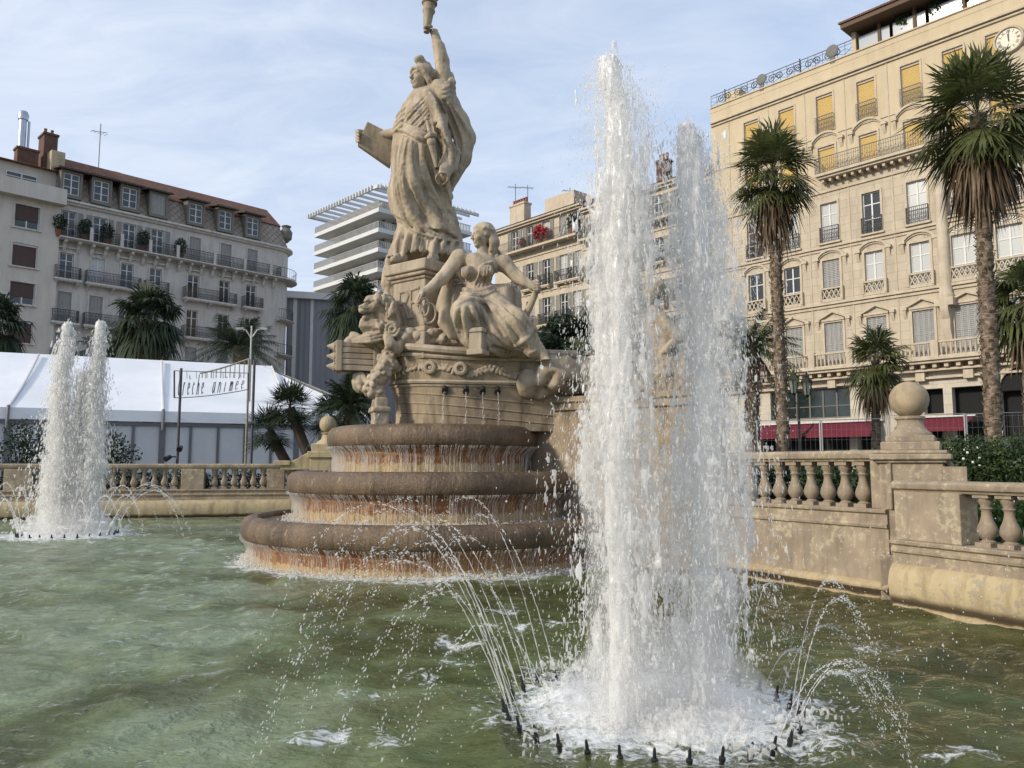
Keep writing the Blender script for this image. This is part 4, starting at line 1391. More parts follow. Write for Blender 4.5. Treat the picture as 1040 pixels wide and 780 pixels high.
SPRAY = spray_material('white_spray', 0.38, (0.95, 0.935, 0.91))
CORE = spray_material('jet_core', 0.82, (0.97, 0.96, 0.945))
DROP = spray_material('water_drops', 0.50, (0.95, 0.94, 0.92))
STREAM = spray_material('thin_stream', 0.46, (0.84, 0.82, 0.77))
MIST, t_ = newmat('fine_mist')
t_.n('ShaderNodeOutputMaterial', {'Volume': t_.n('ShaderNodeVolumePrincipled', {'Color': (1.0, 0.985, 0.965, 1), 'Density': 1.35, 'Anisotropy': 0.15}).outputs[0]})
MISTF, t_ = newmat('far_mist')
t_.n('ShaderNodeOutputMaterial', {'Volume': t_.n('ShaderNodeVolumePrincipled', {'Color': (1.0, 0.985, 0.965, 1), 'Density': 1.5, 'Anisotropy': 0.15}).outputs[0]})
MISTL, t_ = newmat('low_mist')
t_.n('ShaderNodeOutputMaterial', {'Volume': t_.n('ShaderNodeVolumePrincipled', {'Color': (1.0, 0.985, 0.965, 1), 'Density': 0.9, 'Anisotropy': 0.15}).outputs[0]})

_t = (1 + 5 ** .5) / 2
ICO_V = np.array([(-1, _t, 0), (1, _t, 0), (-1, -_t, 0), (1, -_t, 0), (0, -1, _t), (0, 1, _t), (0, -1, -_t), (0, 1, -_t), (_t, 0, -1), (_t, 0, 1), (-_t, 0, -1), (-_t, 0, 1)], np.float32) / math.sqrt(1 + _t * _t)
ICO_F = np.array([(0, 11, 5), (0, 5, 1), (0, 1, 7), (0, 7, 10), (0, 10, 11), (1, 5, 9), (5, 11, 4), (11, 10, 2), (10, 7, 6), (7, 1, 8), (3, 9, 4), (3, 4, 2), (3, 2, 6), (3, 6, 8), (3, 8, 9), (4, 9, 5), (2, 4, 11), (6, 2, 10), (8, 6, 7), (9, 8, 1)], np.int32)


def drops(P, r, dirs=None, stretch=None):
    """vertex / face arrays of many small drops, drawn out along their flight"""
    P = np.asarray(P, np.float32); n = len(P)
    r = np.broadcast_to(np.asarray(r, np.float32), (n,))
    V = ICO_V[None] * r[:, None, None] * (1 + 0.25 * rng.normal(size=(n, 12, 1)).astype(np.float32))
    if dirs is not None:
        d = np.asarray(dirs, np.float32); d = d / (np.linalg.norm(d, axis=1, keepdims=True) + 1e-9)
        s = np.broadcast_to(np.asarray(stretch, np.float32), (n,))
        al = np.einsum('nij,nj->ni', V, d)
        V = V + al[:, :, None] * d[:, None, :] * (s[:, None, None] - 1)
    V = V + P[:, None, :]
    Fx = ICO_F[None] + (np.arange(n) * 12)[:, None, None]
    return V.reshape(-1, 3), Fx.reshape(-1, 3)


def jet_mesh(lo, hi, h, density, seed, cells):
    """ragged water: the solid part of drawn-out noise where it falls below a density field"""
    n = np.ceil((np.array(hi) - np.array(lo)) / h).astype(int) + 1
    gx = [np.array(lo)[i] + h * np.arange(n[i]) for i in range(3)]
    X, Y, Z = np.meshgrid(*[g.astype(np.float32) for g in gx], indexing='ij', sparse=True)
    N = np.zeros(n, np.float32)
    for i, (c, a) in enumerate(cells): N += a * noise_grid(tuple(n), h, c, seed + i)
    N /= sum(a for _, a in cells)
    D = (N - density(X, Y, Z)).astype(np.float32)
    for ax in range(3):
        for e in (0, -1):
            sl = [slice(None)] * 3; sl[ax] = e; D[tuple(sl)] = 0.2
    g = vdb.FloatGrid(1.0); g.copyFromArray(np.clip(D * 12, -3, 3))
    p, t_, q = g.convertToPolygons(isovalue=0.0, adaptivity=0.0)
    p = np.asarray(p) * h + np.array(lo, np.float32)
    return p, np.asarray(q).reshape(-1, 4)[:, ::-1], np.asarray(t_).reshape(-1, 3)[:, ::-1]


def sstep(a, b, x):
    u = np.clip((x - a) / (b - a), 0, 1); return u * u * (3 - 2 * u)


def make_jet(name, label, base, top, prof, core_r, seed, h=0.0105, group=None, ndrop=14000, lean=(0.0, 0.0), sway=0.03, drop_r=(0.0013, 0.0036), dens=-0.045, tear=0.0):
    """one tall jet: solid rising core, ragged falling sheath, loose drops. prof: [(z, offset x, radius, density)]"""
    j = thing(name, label, 'water jet', base, 0, group)
    pz = np.array([p[0] for p in prof]); po = np.array([p[1] for p in prof]); pr = np.array([p[2] for p in prof]); pd = np.array([p[3] for p in prof])
    rm = float(pr.max()) + 0.16
    om = float(np.abs(po).max())

    def density(X, Y, Z):
        ox = np.interp(Z, pz, po) + sway * np.sin(Z * 3.1 + seed); oy = 0.6 * sway * np.sin(Z * 2.3 + 2 + seed)
        rr_ = np.interp(Z, pz, pr); dd = np.interp(Z, pz, pd)
        d = np.hypot(X - ox, (Y - oy) * 1.15) / rr_
        fall = 1 - sstep(0.35, 1.25, d)
        up = np.clip((Z / top - .55) / .45, 0, 1)
        web = 0.10 * up * np.sin(Z * 21 + 5 * np.sin(X * 14 + seed)) * np.sin(np.arctan2(Y, X - ox) * 3 + Z * 9)
        return 0.20 + (dd + dens - .05 * up + web) * fall - 0.12 * sstep(1.05, 1.6, d)
    lo = (-rm - om, -rm, -0.02); hi = (rm + om, rm, top + 0.12)
    p, q, tr = jet_mesh(lo, hi, h, density, seed, (((0.06, 0.06, 0.34), 0.40), ((0.026, 0.026, 0.12), 0.38), ((0.0125, 0.0125, 0.04), 0.34)) if h < 0.02 else (((0.12, 0.12, 0.32), 0.5), ((0.05, 0.05, 0.11), 0.5)))
    solid('falling_sheath', npmesh('falling_sheath', p, [q, tr], SPRAY), j)
    # rising core: a solid column with frayed sides
    def cdens(X, Y, Z):
        ox = 0.75 * np.interp(Z, pz, po) + 0.4 * sway * np.sin(Z * 3.1 + seed)
        u = Z / top
        rc = core_r * (0.85 + 0.55 * np.clip(u * 1.6, 0, 1) - 0.7 * np.clip(u - .7, 0, 1))
        d = np.hypot(X - ox, Y) / rc
        return 0.18 + 0.75 * (1 - sstep(0.55, 1.35, d)) - 0.2 * (u > 0.985)
    p, q, tr = jet_mesh((-core_r * 2.2 - om, -core_r * 2.2, -0.05), (core_r * 2.2 + om, core_r * 2.2, top), h, cdens, seed + 7, (((0.035, 0.035, 0.30), 0.5), ((0.016, 0.016, 0.09), 0.5)) if h < .02 else (((0.08, 0.08, 0.5), 0.5), ((0.04, 0.04, 0.2), 0.5)))
    solid('rising_core', npmesh('rising_core', p, [q, tr], CORE), j)
    # the fine mist that fills the column
    mb = MB(); n_ = 20; zs = np.linspace(0.02, top * .97, 26)
    for z in zs:
        rr_ = float(np.interp(z, pz, pr)) * .86 * (1 + .10 * math.sin(z * 5 + seed)); ox = float(np.interp(z, pz, po))
        for k in range(n_):
            a = 2 * PI * k / n_; mb.v.append((ox + rr_ * math.cos(a), rr_ * math.sin(a), z))
    for i in range(len(zs) - 1):
        for k in range(n_): mb.f.append((i * n_ + k, i * n_ + (k + 1) % n_, (i + 1) * n_ + (k + 1) % n_, (i + 1) * n_ + k))
    mb.f.append(tuple(range(n_))[::-1]); mb.f.append(tuple((len(zs) - 1) * n_ + k for k in range(n_)))
    solid('mist', mb.mesh('mist', MIST if h < .02 else MISTF), j)
    # loose drops thrown out of the column
    g = np.random.default_rng(seed + 50)
    z = top * g.random(ndrop) ** 0.8
    rr_ = np.interp(z, pz, pr); ox = np.interp(z, pz, po)
    rad_ = rr_ * (0.45 + 0.75 * np.abs(g.normal(size=ndrop)) * 0.8)
    a = g.random(ndrop) * 2 * PI
    P = np.stack([ox + rad_ * np.cos(a), rad_ * np.sin(a), z], 1)
    rr2 = g.uniform(drop_r[0], drop_r[1], ndrop) * .85 * np.where(g.random(ndrop) < 0.06, 1.7, 1)
    dv = np.stack([np.cos(a) * 0.2, np.sin(a) * 0.2, -np.ones(ndrop)], 1)
    Vd, Fd = drops(P, rr2, dv, g.uniform(1.5, 7.0, ndrop))
    dv[:, 2] *= 1.0
    dr = solid('loose_drops', npmesh('loose_drops', Vd, [Fd], DROP), j)
    dr['kind'] = 'stuff'
    return j


make_jet('water_jet', 'tallest white water jet, rising left of its shorter twin from the nearest nozzle ring', JET_A, 4.06,
         [(0, .02, .10, .12), (.25, .02, .20, .20), (.8, .05, .275, .21), (1.5, .04, .275, .26), (2.2, .05, .23, .31), (2.7, .06, .24, .32), (3.1, .09, .235, .29), (3.4, .11, .24, .25), (3.7, .10, .22, .215), (3.9, .03, .15, .25), (4.06, .01, .06, .32)],
         0.060, 101, sway=0.02)
make_jet('water_jet', 'shorter white water jet, right of its taller twin in the nearest nozzle ring', JET_B, 3.70,
         [(0, .0, .10, .12), (.25, .02, .22, .20), (.8, .09, .315, .19), (1.4, .12, .31, .23), (2.0, .13, .25, .28), (2.5, .12, .27, .30), (2.9, .09, .25, .31), (3.3, .08, .21, .30), (3.55, .05, .14, .30), (3.70, .03, .05, .34)],
         0.062, 202, sway=0.025)
for (dx, dy, tp, lab, sd) in ((-0.30, -0.1, 4.60, 'leftmost far water jet of the trio before the white tent', 303), (0.32, 0.1, 4.66, 'rightmost far water jet of the trio before the white tent', 404), (0.0, 0.35, 3.6, 'lower middle jet of the far trio in front of the white tent', 505)):
    make_jet('water_jet', lab, FAR + Vector((dx, dy, 0)), tp,
             [(0, .0, .16, .30), (.5, .0, .34, .36), (1.4, .02, .34, .40), (2.4, .03, .27, .42), (3.3, .03, .20, .42), (4.0, .05, .15, .44), (tp - .2, .10, .10, .42), (tp, .10, .05, .34)],
             0.08, sd, h=0.026, ndrop=5000, sway=0.05, drop_r=(0.006, 0.013))

# tall curtain between and behind the two near jets, splash crown at the foot
def curtain(X, Y, Z):
    d1 = np.abs((X - 0.30) / 0.52)
    d = np.sqrt(d1 ** 2 + ((Y) / 0.32) ** 2)
    top = 2.1 + 0.3 * np.sin(X * 9)
    return 0.21 + 0.115 * (1 - sstep(0.4, 1.3, d)) * (1 - sstep(top * 0.5, top, Z)) - 0.08 * (Z > top)


p, q, tr = jet_mesh((-0.45, -0.42, 0.0), (1.1, 0.42, 2.5), 0.0105, curtain, 606, (((0.05, 0.05, 0.26), 0.40), ((0.022, 0.022, 0.09), 0.35), ((0.0125, 0.0125, 0.035), 0.36)))
cu = inst('water_curtain', npmesh('water_curtain', p + np.array((JET_A.x, JET_A.y + 0.18, 0), np.float32), [q, tr], SPRAY))
tag(cu, 'torn falling water between the two nearest tall jets', 'falling water', kind='stuff')


def splash(c, R_, hgt, seed, h, name, label):
    def dens(X, Y, Z):
        d = np.hypot(X, Y) / R_
        top = hgt * (0.35 + 0.65 * (1 - sstep(0.2, 1.1, d)))
        return 0.27 + 0.26 * (1 - sstep(0.3, 1.2, d)) * (1 - Z / (top + 1e-3)).clip(-1, 1)
    p, q, tr = jet_mesh((-R_ * 1.25, -R_ * 1.25, -0.03), (R_ * 1.25, R_ * 1.25, hgt * 1.3), h, dens, seed, (((0.15, 0.15, 0.10), 0.30), ((0.035, 0.035, 0.045), 0.40), ((0.015, 0.015, 0.022), 0.45)) if h < 0.02 else (((0.16, 0.16, 0.10), 0.5), ((0.06, 0.06, 0.08), 0.6)))
    o = inst(name, npmesh(name, p + np.array(c, np.float32), [q, tr], SPRAY))
    tag(o, label, 'splash', kind='stuff')


splash(RING + Vector((0.08, 0.0, 0)), 0.70, 0.15, 707, 0.0095, 'splash', 'white froth boiling at the foot of the two nearest jets')
splash(FAR, 0.85, 0.30, 808, 0.03, 'splash', 'white froth at the foot of the far trio of jets')

mb = MB(); mb.lathe([(.55, .0), (.68, .06), (.66, .16), (.50, .34), (.30, .50), (.05, .56)], (RING.x + .1, RING.y, .0), 28)
tag(mb.build('spray_mist', MISTL), 'fine mist hanging over the churned water at the nearest ring', 'mist', kind='stuff')
mb = MB(); mb.lathe([(.8, .0), (.95, .10), (.85, .30), (.55, .6), (.1, .8)], (FAR.x, FAR.y, .0), 28)
tag(mb.build('spray_mist', MISTL), 'fine mist hanging over the churned water at the far ring', 'mist', kind='stuff')

# nozzle rings and the thin streams that leave them
def nozzle_mesh(s):
    mb = MB()
    mb.lathe([(0.016 * s, -0.10), (0.016 * s, 0.02), (0.021 * s, 0.022), (0.021 * s, 0.04), (0.012 * s, 0.045), (0.009 * s, 0.09), (0.006 * s, 0.10)], n=8)
    return mb.mesh('fountain_nozzle', BLACK)


NOZ = nozzle_mesh(0.85); NOZF = nozzle_mesh(1.4)


def ring(c, r_, n, me, where, seed):
    mb = MB()
    mb.tube([(c.x + r_ * math.cos(a), c.y + r_ * math.sin(a), -0.13) for a in np.linspace(0, 2 * PI, 49)], 0.03, 8, cap=False)
    o = mb.build('ring_pipe', BLACK); tag(o, 'black round pipe under the water that feeds the nozzles of ' + where, 'pipe')
    for i in range(n):
        a = 2 * PI * (i + 0.3) / n
        o = inst('fountain_nozzle', me, None, (c.x + r_ * math.cos(a), c.y + r_ * math.sin(a), -0.012), a)
        o.rotation_euler = (0, R(14), a)
        tag(o, 'small black nozzle sticking out of the water in ' + where, 'nozzle', 'nozzles of ' + where)


ring(RING, RING_R, 32, NOZ, 'the nearest ring', 1)
ring(FAR, FAR_R, 26, NOZF, 'the far ring', 2)
G = 9.81


def stream(p0, v, tear_at, end_z, r0, seed, label, group, drop=1.0):
    """a thin parabola of water that breaks into drops after tear_at of its flight"""
    g = np.random.default_rng(seed)
    p0 = Vector(p0); v = Vector(v)
    T = (v.z + math.sqrt(max(0, v.z ** 2 + 2 * G * (p0.z - end_z)))) / G
    mb = MB()
    ts = np.linspace(0, T * tear_at, 26)
    pts = [p0 + v * t_ + Vector((0, 0, -0.5 * G * t_ * t_)) + Vector(g.normal(size=3)) * (r0 * (.2 + 1.6 * t_ / T)) for t_ in ts]
    mb.tube(pts, [r0 * (1 - 0.45 * i / 25) * max(.25, 1 + 0.40 * g.normal()) for i in range(26)], 6)
    V1 = np.array(mb.v, np.float32); F1 = mb.f
    n = int(170 * drop)
    tt = T * (tear_at * 0.8 + (1.0 - tear_at * 0.8) * g.random(n))
    sc = 0.006 + 0.13 * np.clip(tt / T - .22, 0, 1)
    P = np.stack([p0[i] + v[i] * tt + (-0.5 * G * tt * tt if i == 2 else 0) for i in range(3)], 1) + g.normal(size=(n, 3)) * (0.35 * sc[:, None] * np.array((0.5, 0.5, 0.5)))
    P[:, 2] = np.maximum(P[:, 2], 0.0)
    dv = np.stack([np.full(n, v.x), np.full(n, v.y), v.z - G * tt], 1)
    V2, F2 = drops(P, g.uniform(0.3, 1.1, n) * r0 * 1.15, dv, g.uniform(1.0, 3.2, n))
    quads = np.array([f for f in F1 if len(f) == 4], np.int32)
    o = inst('water_stream', npmesh('water_stream', V1, [quads], DROP))
    tag(o, label, 'water stream', group)
    dr = inst('broken_drops', npmesh('broken_drops', V2, [F2], DROP), o)
    dr['kind'] = 'stuff'
    return o


lab = 'thin stream of drops arching left out of the nearest ring of nozzles'
for i in range(15):
    a = R(128 + i * 7.2)
    p0 = RING + Vector((math.cos(a), math.sin(a), 0)) * RING_R + Vector((0, 0, 0.06))
    vz = 4.55 + 0.35 * math.sin(i * 2.1) - (0.7 if i > 11 else 0); vh = 1.25 + 0.22 * math.cos(i * 1.7)
    stream(p0, (math.cos(a) * vh - 0.25, math.sin(a) * vh * 0.8, vz), 0.27, 0, 0.0034, 900 + i, lab, 'streams arching left')
lab = 'thin stream of drops arching right out of the nearest ring of nozzles'
for i in range(9):
    a = R(-48 + i * 11.5)
    p0 = RING + Vector((math.cos(a), math.sin(a), 0)) * RING_R + Vector((0, 0, 0.06))
    vz = 2.9 + 0.9 * math.sin(i * 1.9); vh = 0.85 + 0.3 * math.cos(i * 2.3)
    stream(p0, (math.cos(a) * vh + 0.1, math.sin(a) * vh * 0.8, vz), 0.22, 0, 0.0026, 940 + i, lab, 'streams arching right', 1.6)
lab = 'thin stream spraying out of the far ring of nozzles in front of the tent'
for i in range(22):
    a = 2 * PI * i / 22 + 0.1
    p0 = FAR + Vector((math.cos(a), math.sin(a), 0)) * FAR_R + Vector((0, 0, 0.08))
    vh = 1.25 + 0.3 * math.cos(i * 2.7)
    stream(p0, (math.cos(a) * vh + .35, math.sin(a) * vh * 0.8, 4.1 + 0.4 * math.sin(i * 1.3)), 0.30, 0, 0.0075, 970 + i, lab, 'streams of the far ring', 0.8)

# loose drops in the air over the pool
g = np.random.default_rng(77)
n = 1900
P = np.stack([RING.x + g.normal(size=n) * 1.0 + 0.25, RING.y + g.normal(size=n) * 0.75, np.abs(g.normal(size=n)) * 0.55], 1)
n2 = 260
P2 = np.stack([1.9 + g.random(n2) * 1.2, 4.2 + g.random(n2) * 2.6, g.random(n2) * 1.1], 1)
n3 = 170
P3 = np.stack([-1.3 + g.random(n3) * 1.3, 4.0 + g.random(n3) * 2.5, g.random(n3) * 0.9], 1)
P = np.concatenate([P, P2, P3])
Vd, Fd = drops(P, g.uniform(0.0014, 0.0042, len(P)), np.tile((0, 0, -1.0), (len(P), 1)), g.uniform(1.0, 2.2, len(P)))
tag(inst('flying_drops', npmesh('flying_drops', Vd, [Fd], DROP)), 'loose drops flying over the pool round the nearest jets', 'water drops', kind='stuff')

# water running over the lips of the tiers and out of the hull
def kk_(k): return 0.55 + 0.9 * k


def tier_fall(r, zt, zb, n, seed, where):
    g = np.random.default_rng(seed)
    mb = MB()
    for i in range(n):
        a = R(g.uniform(150, 385))
        k = g.random()
        dens_ = 0.5 + 0.5 * math.sin(a * 9 + seed) * math.sin(a * 23)
        if dens_ < 0.35 and k < 0.55: continue
        wv = g.uniform(0.0016, 0.0052)
        z0 = zt - 0.33
        z1 = zb + (g.random() ** 3) * (zt - zb) * 0.5
        m_ = 11
        gap = g.integers(2, 9) if g.random() < .5 else -1
        run = []
        for j in range(m_):
            u = j / (m_ - 1)
            z = z0 + (z1 - z0) * u
            lipd = zt - 0.36 - z
            rr_ = r + 0.006 if lipd < 0 else r - 0.03 - 0.10 * min(1, lipd / .12) * kk_(k)
            aa = a + 0.0022 * g.normal()
            if j == gap:
                if len(run) > 1: mb.tube(run, [wv * g.uniform(.4, 1.2) for _ in run], 5, cap=False)
                run = []
                continue
            run.append(Vector((FC.x + rr_ * math.cos(aa), FC.y + rr_ * math.sin(aa), z)))
        if len(run) > 1: mb.tube(run, [wv * g.uniform(.4, 1.3) for _ in run], 5, cap=False)
    V1 = np.array(mb.v, np.float32); q1 = np.array(mb.f, np.int32)
    # froth line where it lands
    nf = int(2600 * r / 3)
    a = np.radians(g.uniform(150, 385, nf)); rr_ = r - 0.16 + np.abs(g.normal(size=nf)) * 0.09 + 0.02
    P = np.stack([FC.x + rr_ * np.cos(a), FC.y + rr_ * np.sin(a), zb + np.abs(g.normal(size=nf)) * 0.03], 1)
    V2, F2 = drops(P, g.uniform(0.008, 0.020, nf))
    o = inst('tier_waterfall', npmesh('tier_waterfall', np.concatenate([V1, V2]), [q1, F2 + len(V1)], STREAM))
    tag(o, 'thin strands of water running down ' + where, 'falling water', kind='stuff')


tier_fall(1.80, 2.12, 1.32, 760, 1, 'the smallest top tier of the fountain')
tier_fall(2.42, 1.40, 0.62, 900, 2, 'the middle tier of the fountain')
tier_fall(3.10, 0.70, 0.0, 900, 3, 'the widest lowest tier of the fountain')
for i, (p, nrm) in enumerate(spouts):
    stream(p + nrm * 0.05 + Vector((0, 0, -0.02)), nrm * 0.28, 0.97, 2.04, 0.0055, 990 + i, 'thin stream falling from a dark spout in the ship hull', 'streams from the hull spouts', 0.12)

# water lying on each tier
for (r, z) in ((1.62, 2.045), (2.24, 1.325), (2.92, 0.625)):
    pass
# ================================================================== GROUND AND BASIN WALLS
def ground_material():
    m, t = newmat('paved_ground')
    v = t.n('ShaderNodeNewGeometry').outputs['Position']
    n = t.noise(v, 0.35, 6, 0.6); n2 = t.noise(v, 9, 4, 0.7)
    c = t.ramp(t.math('ADD', t.math('MULTIPLY', n, .6), t.math('MULTIPLY', n2, .4)), [(0.3, (0.10, 0.095, 0.085)), (0.7, (0.19, 0.175, 0.155))])
    t.out(t.n('ShaderNodeBsdfPrincipled', {'Base Color': c, 'Roughness': 0.9, 'Normal': t.bump(n2, .3, .02)}).outputs[0])
    return m


mb = MB()
mb.box(-400, 400, -150, 700, -1.2, -0.50)
tag(mb.build('ground', ground_material(), smooth=False), 'grey paved square around the fountain', 'ground', kind='structure')


def bal_profile(h):
    """turned baluster: square plinth is added apart"""
    p = [(0.070, 0.0), (0.072, 0.03), (0.055, 0.05), (0.048, 0.07), (0.060, 0.10), (0.088, 0.19), (0.095, 0.27), (0.086, 0.36), (0.062, 0.48), (0.048, 0.60), (0.045, 0.70), (0.055, 0.74), (0.062, 0.76), (0.050, 0.79), (0.052, 0.84), (0.070, 0.90), (0.072, 1.0)]
    return [(r, z * h) for r, z in p]


def baluster_mesh(h, k=1.0, n=16, mat=None):
    mb = MB()
    mb.lathe([(r * k, z * 0.84 + 0.08 * h) for r, z in bal_profile(h)], n=n)
    a = 0.082 * k
    mb.box(-a, a, -a, a, 0, 0.085 * h); mb.box(-a, a, -a, a, 0.915 * h, h)
    return mb.mesh('baluster', mat or BAL)


def resample(path, step):
    out = []
    for (a, b) in zip(path[:-1], path[1:]):
        a = Vector(a); b = Vector(b); n = max(1, int((b - a).length / step))
        for i in range(n): out.append(a.lerp(b, i / n))
    out.append(Vector(path[-1]))
    return out


# ---- right hand, back run: tall rail on a moulded stone wall. Paths run so that their left side faces the water
def right_wall(name, label, path, zc, zw, zb0, zb1, zr, cop, thick, posts, bal_me, step, skip=(0.0, 0.0), wallmat=BAL):
    """coping torus up to zc, plain wall to zw, moulded ledge to zb0, balusters to zb1, rail to zr"""
    base = path[0]
    th = thing(name, label, 'balustrade', (base[0], base[1], -0.5))
    P = [(p[0], p[1]) for p in path]
    mb = MB()
    mb.sweep([(cop, -0.5), (cop, -0.06), (cop - 0.03, -0.05), (cop - 0.05, 0.03), (cop - 0.02, 0.06), (cop + 0.0, 0.10), (cop + 0.015, zc * .55), (cop - 0.01, zc * .8), (cop - 0.06, zc * .96), (cop - 0.14, zc), (-thick, zc), (-thick, -0.5)], P)
    mb.build('coping', COPING, th, world=True, sharp=60)
    mb = MB()
    mb.sweep([(0.0, zc - 0.02), (0.0, zw), (0.03, zw + 0.012), (0.035, zw + 0.04), (0.012, zw + 0.06), (0.012, zb0 - 0.06), (0.045, zb0 - 0.04), (0.05, zb0 - 0.012), (0.03, zb0), (-thick + 0.06, zb0), (-thick + 0.06, zc - 0.02)], P)
    mb.build('wall', wallmat, th, world=True, sharp=30)
    mb = MB()
    hw = 0.15
    c = -thick / 2 + 0.06
    mb.sweep([(c + hw - 0.05, zb1), (c + hw - 0.04, zb1 + 0.02), (c + hw - 0.01, zb1 + 0.035), (c + hw, zb1 + 0.06), (c + hw, zr - 0.035), (c + hw - 0.02, zr - 0.01), (c + hw - 0.05, zr), (c - hw + 0.05, zr), (c - hw, zr - 0.035), (c - hw, zb1 + 0.06), (c - hw + 0.05, zb1)], P)
    mb.build('rail', BAL, th, world=True, sharp=30)
    # balusters along the centre line
    tot = 0; segs = []
    for a, b in zip(P[:-1], P[1:]):
        a, b = Vector(a), Vector(b); L_ = (b - a).length; segs.append((a, b, tot, L_)); tot += L_
    s = skip[0]
    while s < tot - skip[1]:
        for (a, b, t0, L_) in segs:
            if t0 <= s < t0 + L_:
                d = (b - a).normalized(); nrm = Vector((-d.y, d.x))
                if not any(abs(s - q) < w_ / 2 + 0.07 for q, w_ in posts):
                    q = a + d * (s - t0) + nrm * c
                    inst('baluster', bal_me, th, (q.x - th.location.x, q.y - th.location.y, zb0 - 0.002 - th.location.z), math.atan2(d.y, d.x))
        s += step
    for (q, w_) in posts:
        for (a, b, t0, L_) in segs:
            if t0 <= q < t0 + L_:
                d = (b - a).normalized(); nrm = Vector((-d.y, d.x)); p = a + d * (q - t0) + nrm * c
                mb = MB()
                zc_ = (zb0 + zb1) / 2
                mb.obox((p.x, p.y, zc_), (d.x * w_ / 2, d.y * w_ / 2, 0), (nrm.x * 0.135, nrm.y * 0.135, 0), (0, 0, (zb1 - zb0) / 2 + 0.003))
                mb.build('post', BAL, th, world=True, bevel=0.012)
    return th


BALR = baluster_mesh(0.54, 1.0)
right_wall('stone_balustrade', 'moulded stone balustrade on the right, joining the ball pedestal, with a high rail', [(4.22, 8.95), (3.75, 9.75), (3.30, 10.5), (2.75, 11.35)],
           0.20, 0.78, 1.00, 1.54, 1.67, 0.06, 0.42, [(0.08, 0.26)], BALR, 0.245, (0.40, 0.1))
BALN = baluster_mesh(0.52, 1.0)
right_wall('stone_balustrade', 'chipped stone balustrade of round balusters, lower and nearest, running off right', [(6.0, 3.9), (5.65, 5.0), (5.18, 6.2), (4.64, 7.45), (4.12, 8.66)],
           0.46, 0.56, 0.70, 1.21, 1.33, 0.08, 0.46, [(4.72, 0.78)], BALN, 0.232, (0.2, 0.7))

# ---- pedestal with a stone ball between the two runs
pb = Vector((4.60, 9.10, -0.5))
pd = thing('ball_pedestal', 'stone pedestal crowned with a round stone ball between the two right hand balustrades', 'pedestal', pb, R(-30))
mb = MB()


def pblk(hx, hy, z0, z1, mb=mb): mb.box(-hx, hx, -hy, hy, z0 + 0.5, z1 + 0.5)


pblk(.36, .34, -0.5, 0.50); pblk(.32, .30, 0.5, 1.55)
mb.build('shaft', BAL, pd, bevel=0.012)
mb = MB(); pblk(.36, .34, 1.52, 1.56, mb); pblk(.41, .38, 1.555, 1.62, mb); pblk(.37, .34, 1.618, 1.66, mb); pblk(.30, .28, 1.655, 1.76, mb); pblk(.25, .23, 1.755, 1.83, mb)
mb.build('cap', BAL, pd, bevel=0.015)
mb = MB(); mb.lathe([(.23, 2.325), (.22, 2.36), (.18, 2.39), (.15, 2.43), (.135, 2.48), (.14, 2.51), (.16, 2.525), (.16, 2.55), (.12, 2.56)], n=28)
mb.build('neck', BAL, pd)
mb = MB(); mb.sphere((0, 0, 2.75), 0.212, 32, 20)
mb.build('ball', stone('ball_stone', (0.46, 0.37, 0.24), (0.30, 0.235, 0.15), (0.14, 0.11, 0.08), 0.5, 4, bump=.4), pd)
# curled console on its flank
mb = MB()
sp_ = [(-.05 + (0.13 - .0045 * j) * math.cos(-j * .33), 0.13 + (0.13 - .0045 * j) * math.sin(-j * .33)) for j in range(26)]
mb.tube([(0.34 + x + .05, -.20, 1.72 + z + .12) for x, z in sp_], 0.035, 8)
mb.box(.30, .54, -.30, .10, 1.70, 1.98)
mb.build('console', BAL, pd, bevel=.01)

# ---- far side: long balustrade seen behind the left jets
BALF = baluster_mesh(0.60, 1.05, 10)
A = Vector((-5.2, 23.55)); B = Vector((-14.4, 21.45)); Cc = Vector((-24, 18.2))
right_wall('stone_balustrade', 'long pale stone balustrade across the far left side of the basin', [(A.x, A.y), (-9.8, 22.55), (B.x, B.y), (Cc.x, Cc.y)],
           0.50, 0.62, 0.80, 1.38, 1.53, 0.30, 0.60, [(0.25, 0.5), (1.75, .5), (4.05, .62), (8.55, .7)], BALF, 0.27, (0.5, 0.2))
pf = at(333, 440, 23.0)
pd2 = thing('ball_pedestal', 'far stone pedestal with ball and sweeping volute behind the left edge of the tiers', 'pedestal', (pf.x, pf.y, -0.5), R(8))
mb = MB(); mb.box(-.45, .9, -.4, .4, 0, 2.2); mb.box(-.52, 1.0, -.46, .46, 2.2, 2.38); mb.box(-.42, .8, -.36, .36, 2.375, 2.60)
mb.build('shaft', COPING, pd2, bevel=.02)
mb = MB(); mb.lathe([(.36, 2.595), (.3, 2.66), (.19, 2.74), (.15, 2.86), (.2, 2.92), (.13, 2.94)], n=20)
mb.build('neck', COPING, pd2)
mb = MB(); mb.sphere((0, 0, 3.17), .25, 24, 16)
mb.build('ball', COPING, pd2)
mb = MB()
vol = [(-.45, 2.38), (-.62, 2.30), (-.80, 2.18), (-.98, 2.10), (-1.25, 2.08), (-1.27, 1.85), (-.45, 1.85)]
mb.prism(vol, (0, -.3, 0), (1, 0, 0), (0, 0, 1), (0, .6, 0))
mb.box(-1.45, -1.0, -.36, .36, 1.98, 2.12)
mb.build('volute', COPING, pd2, bevel=.02)

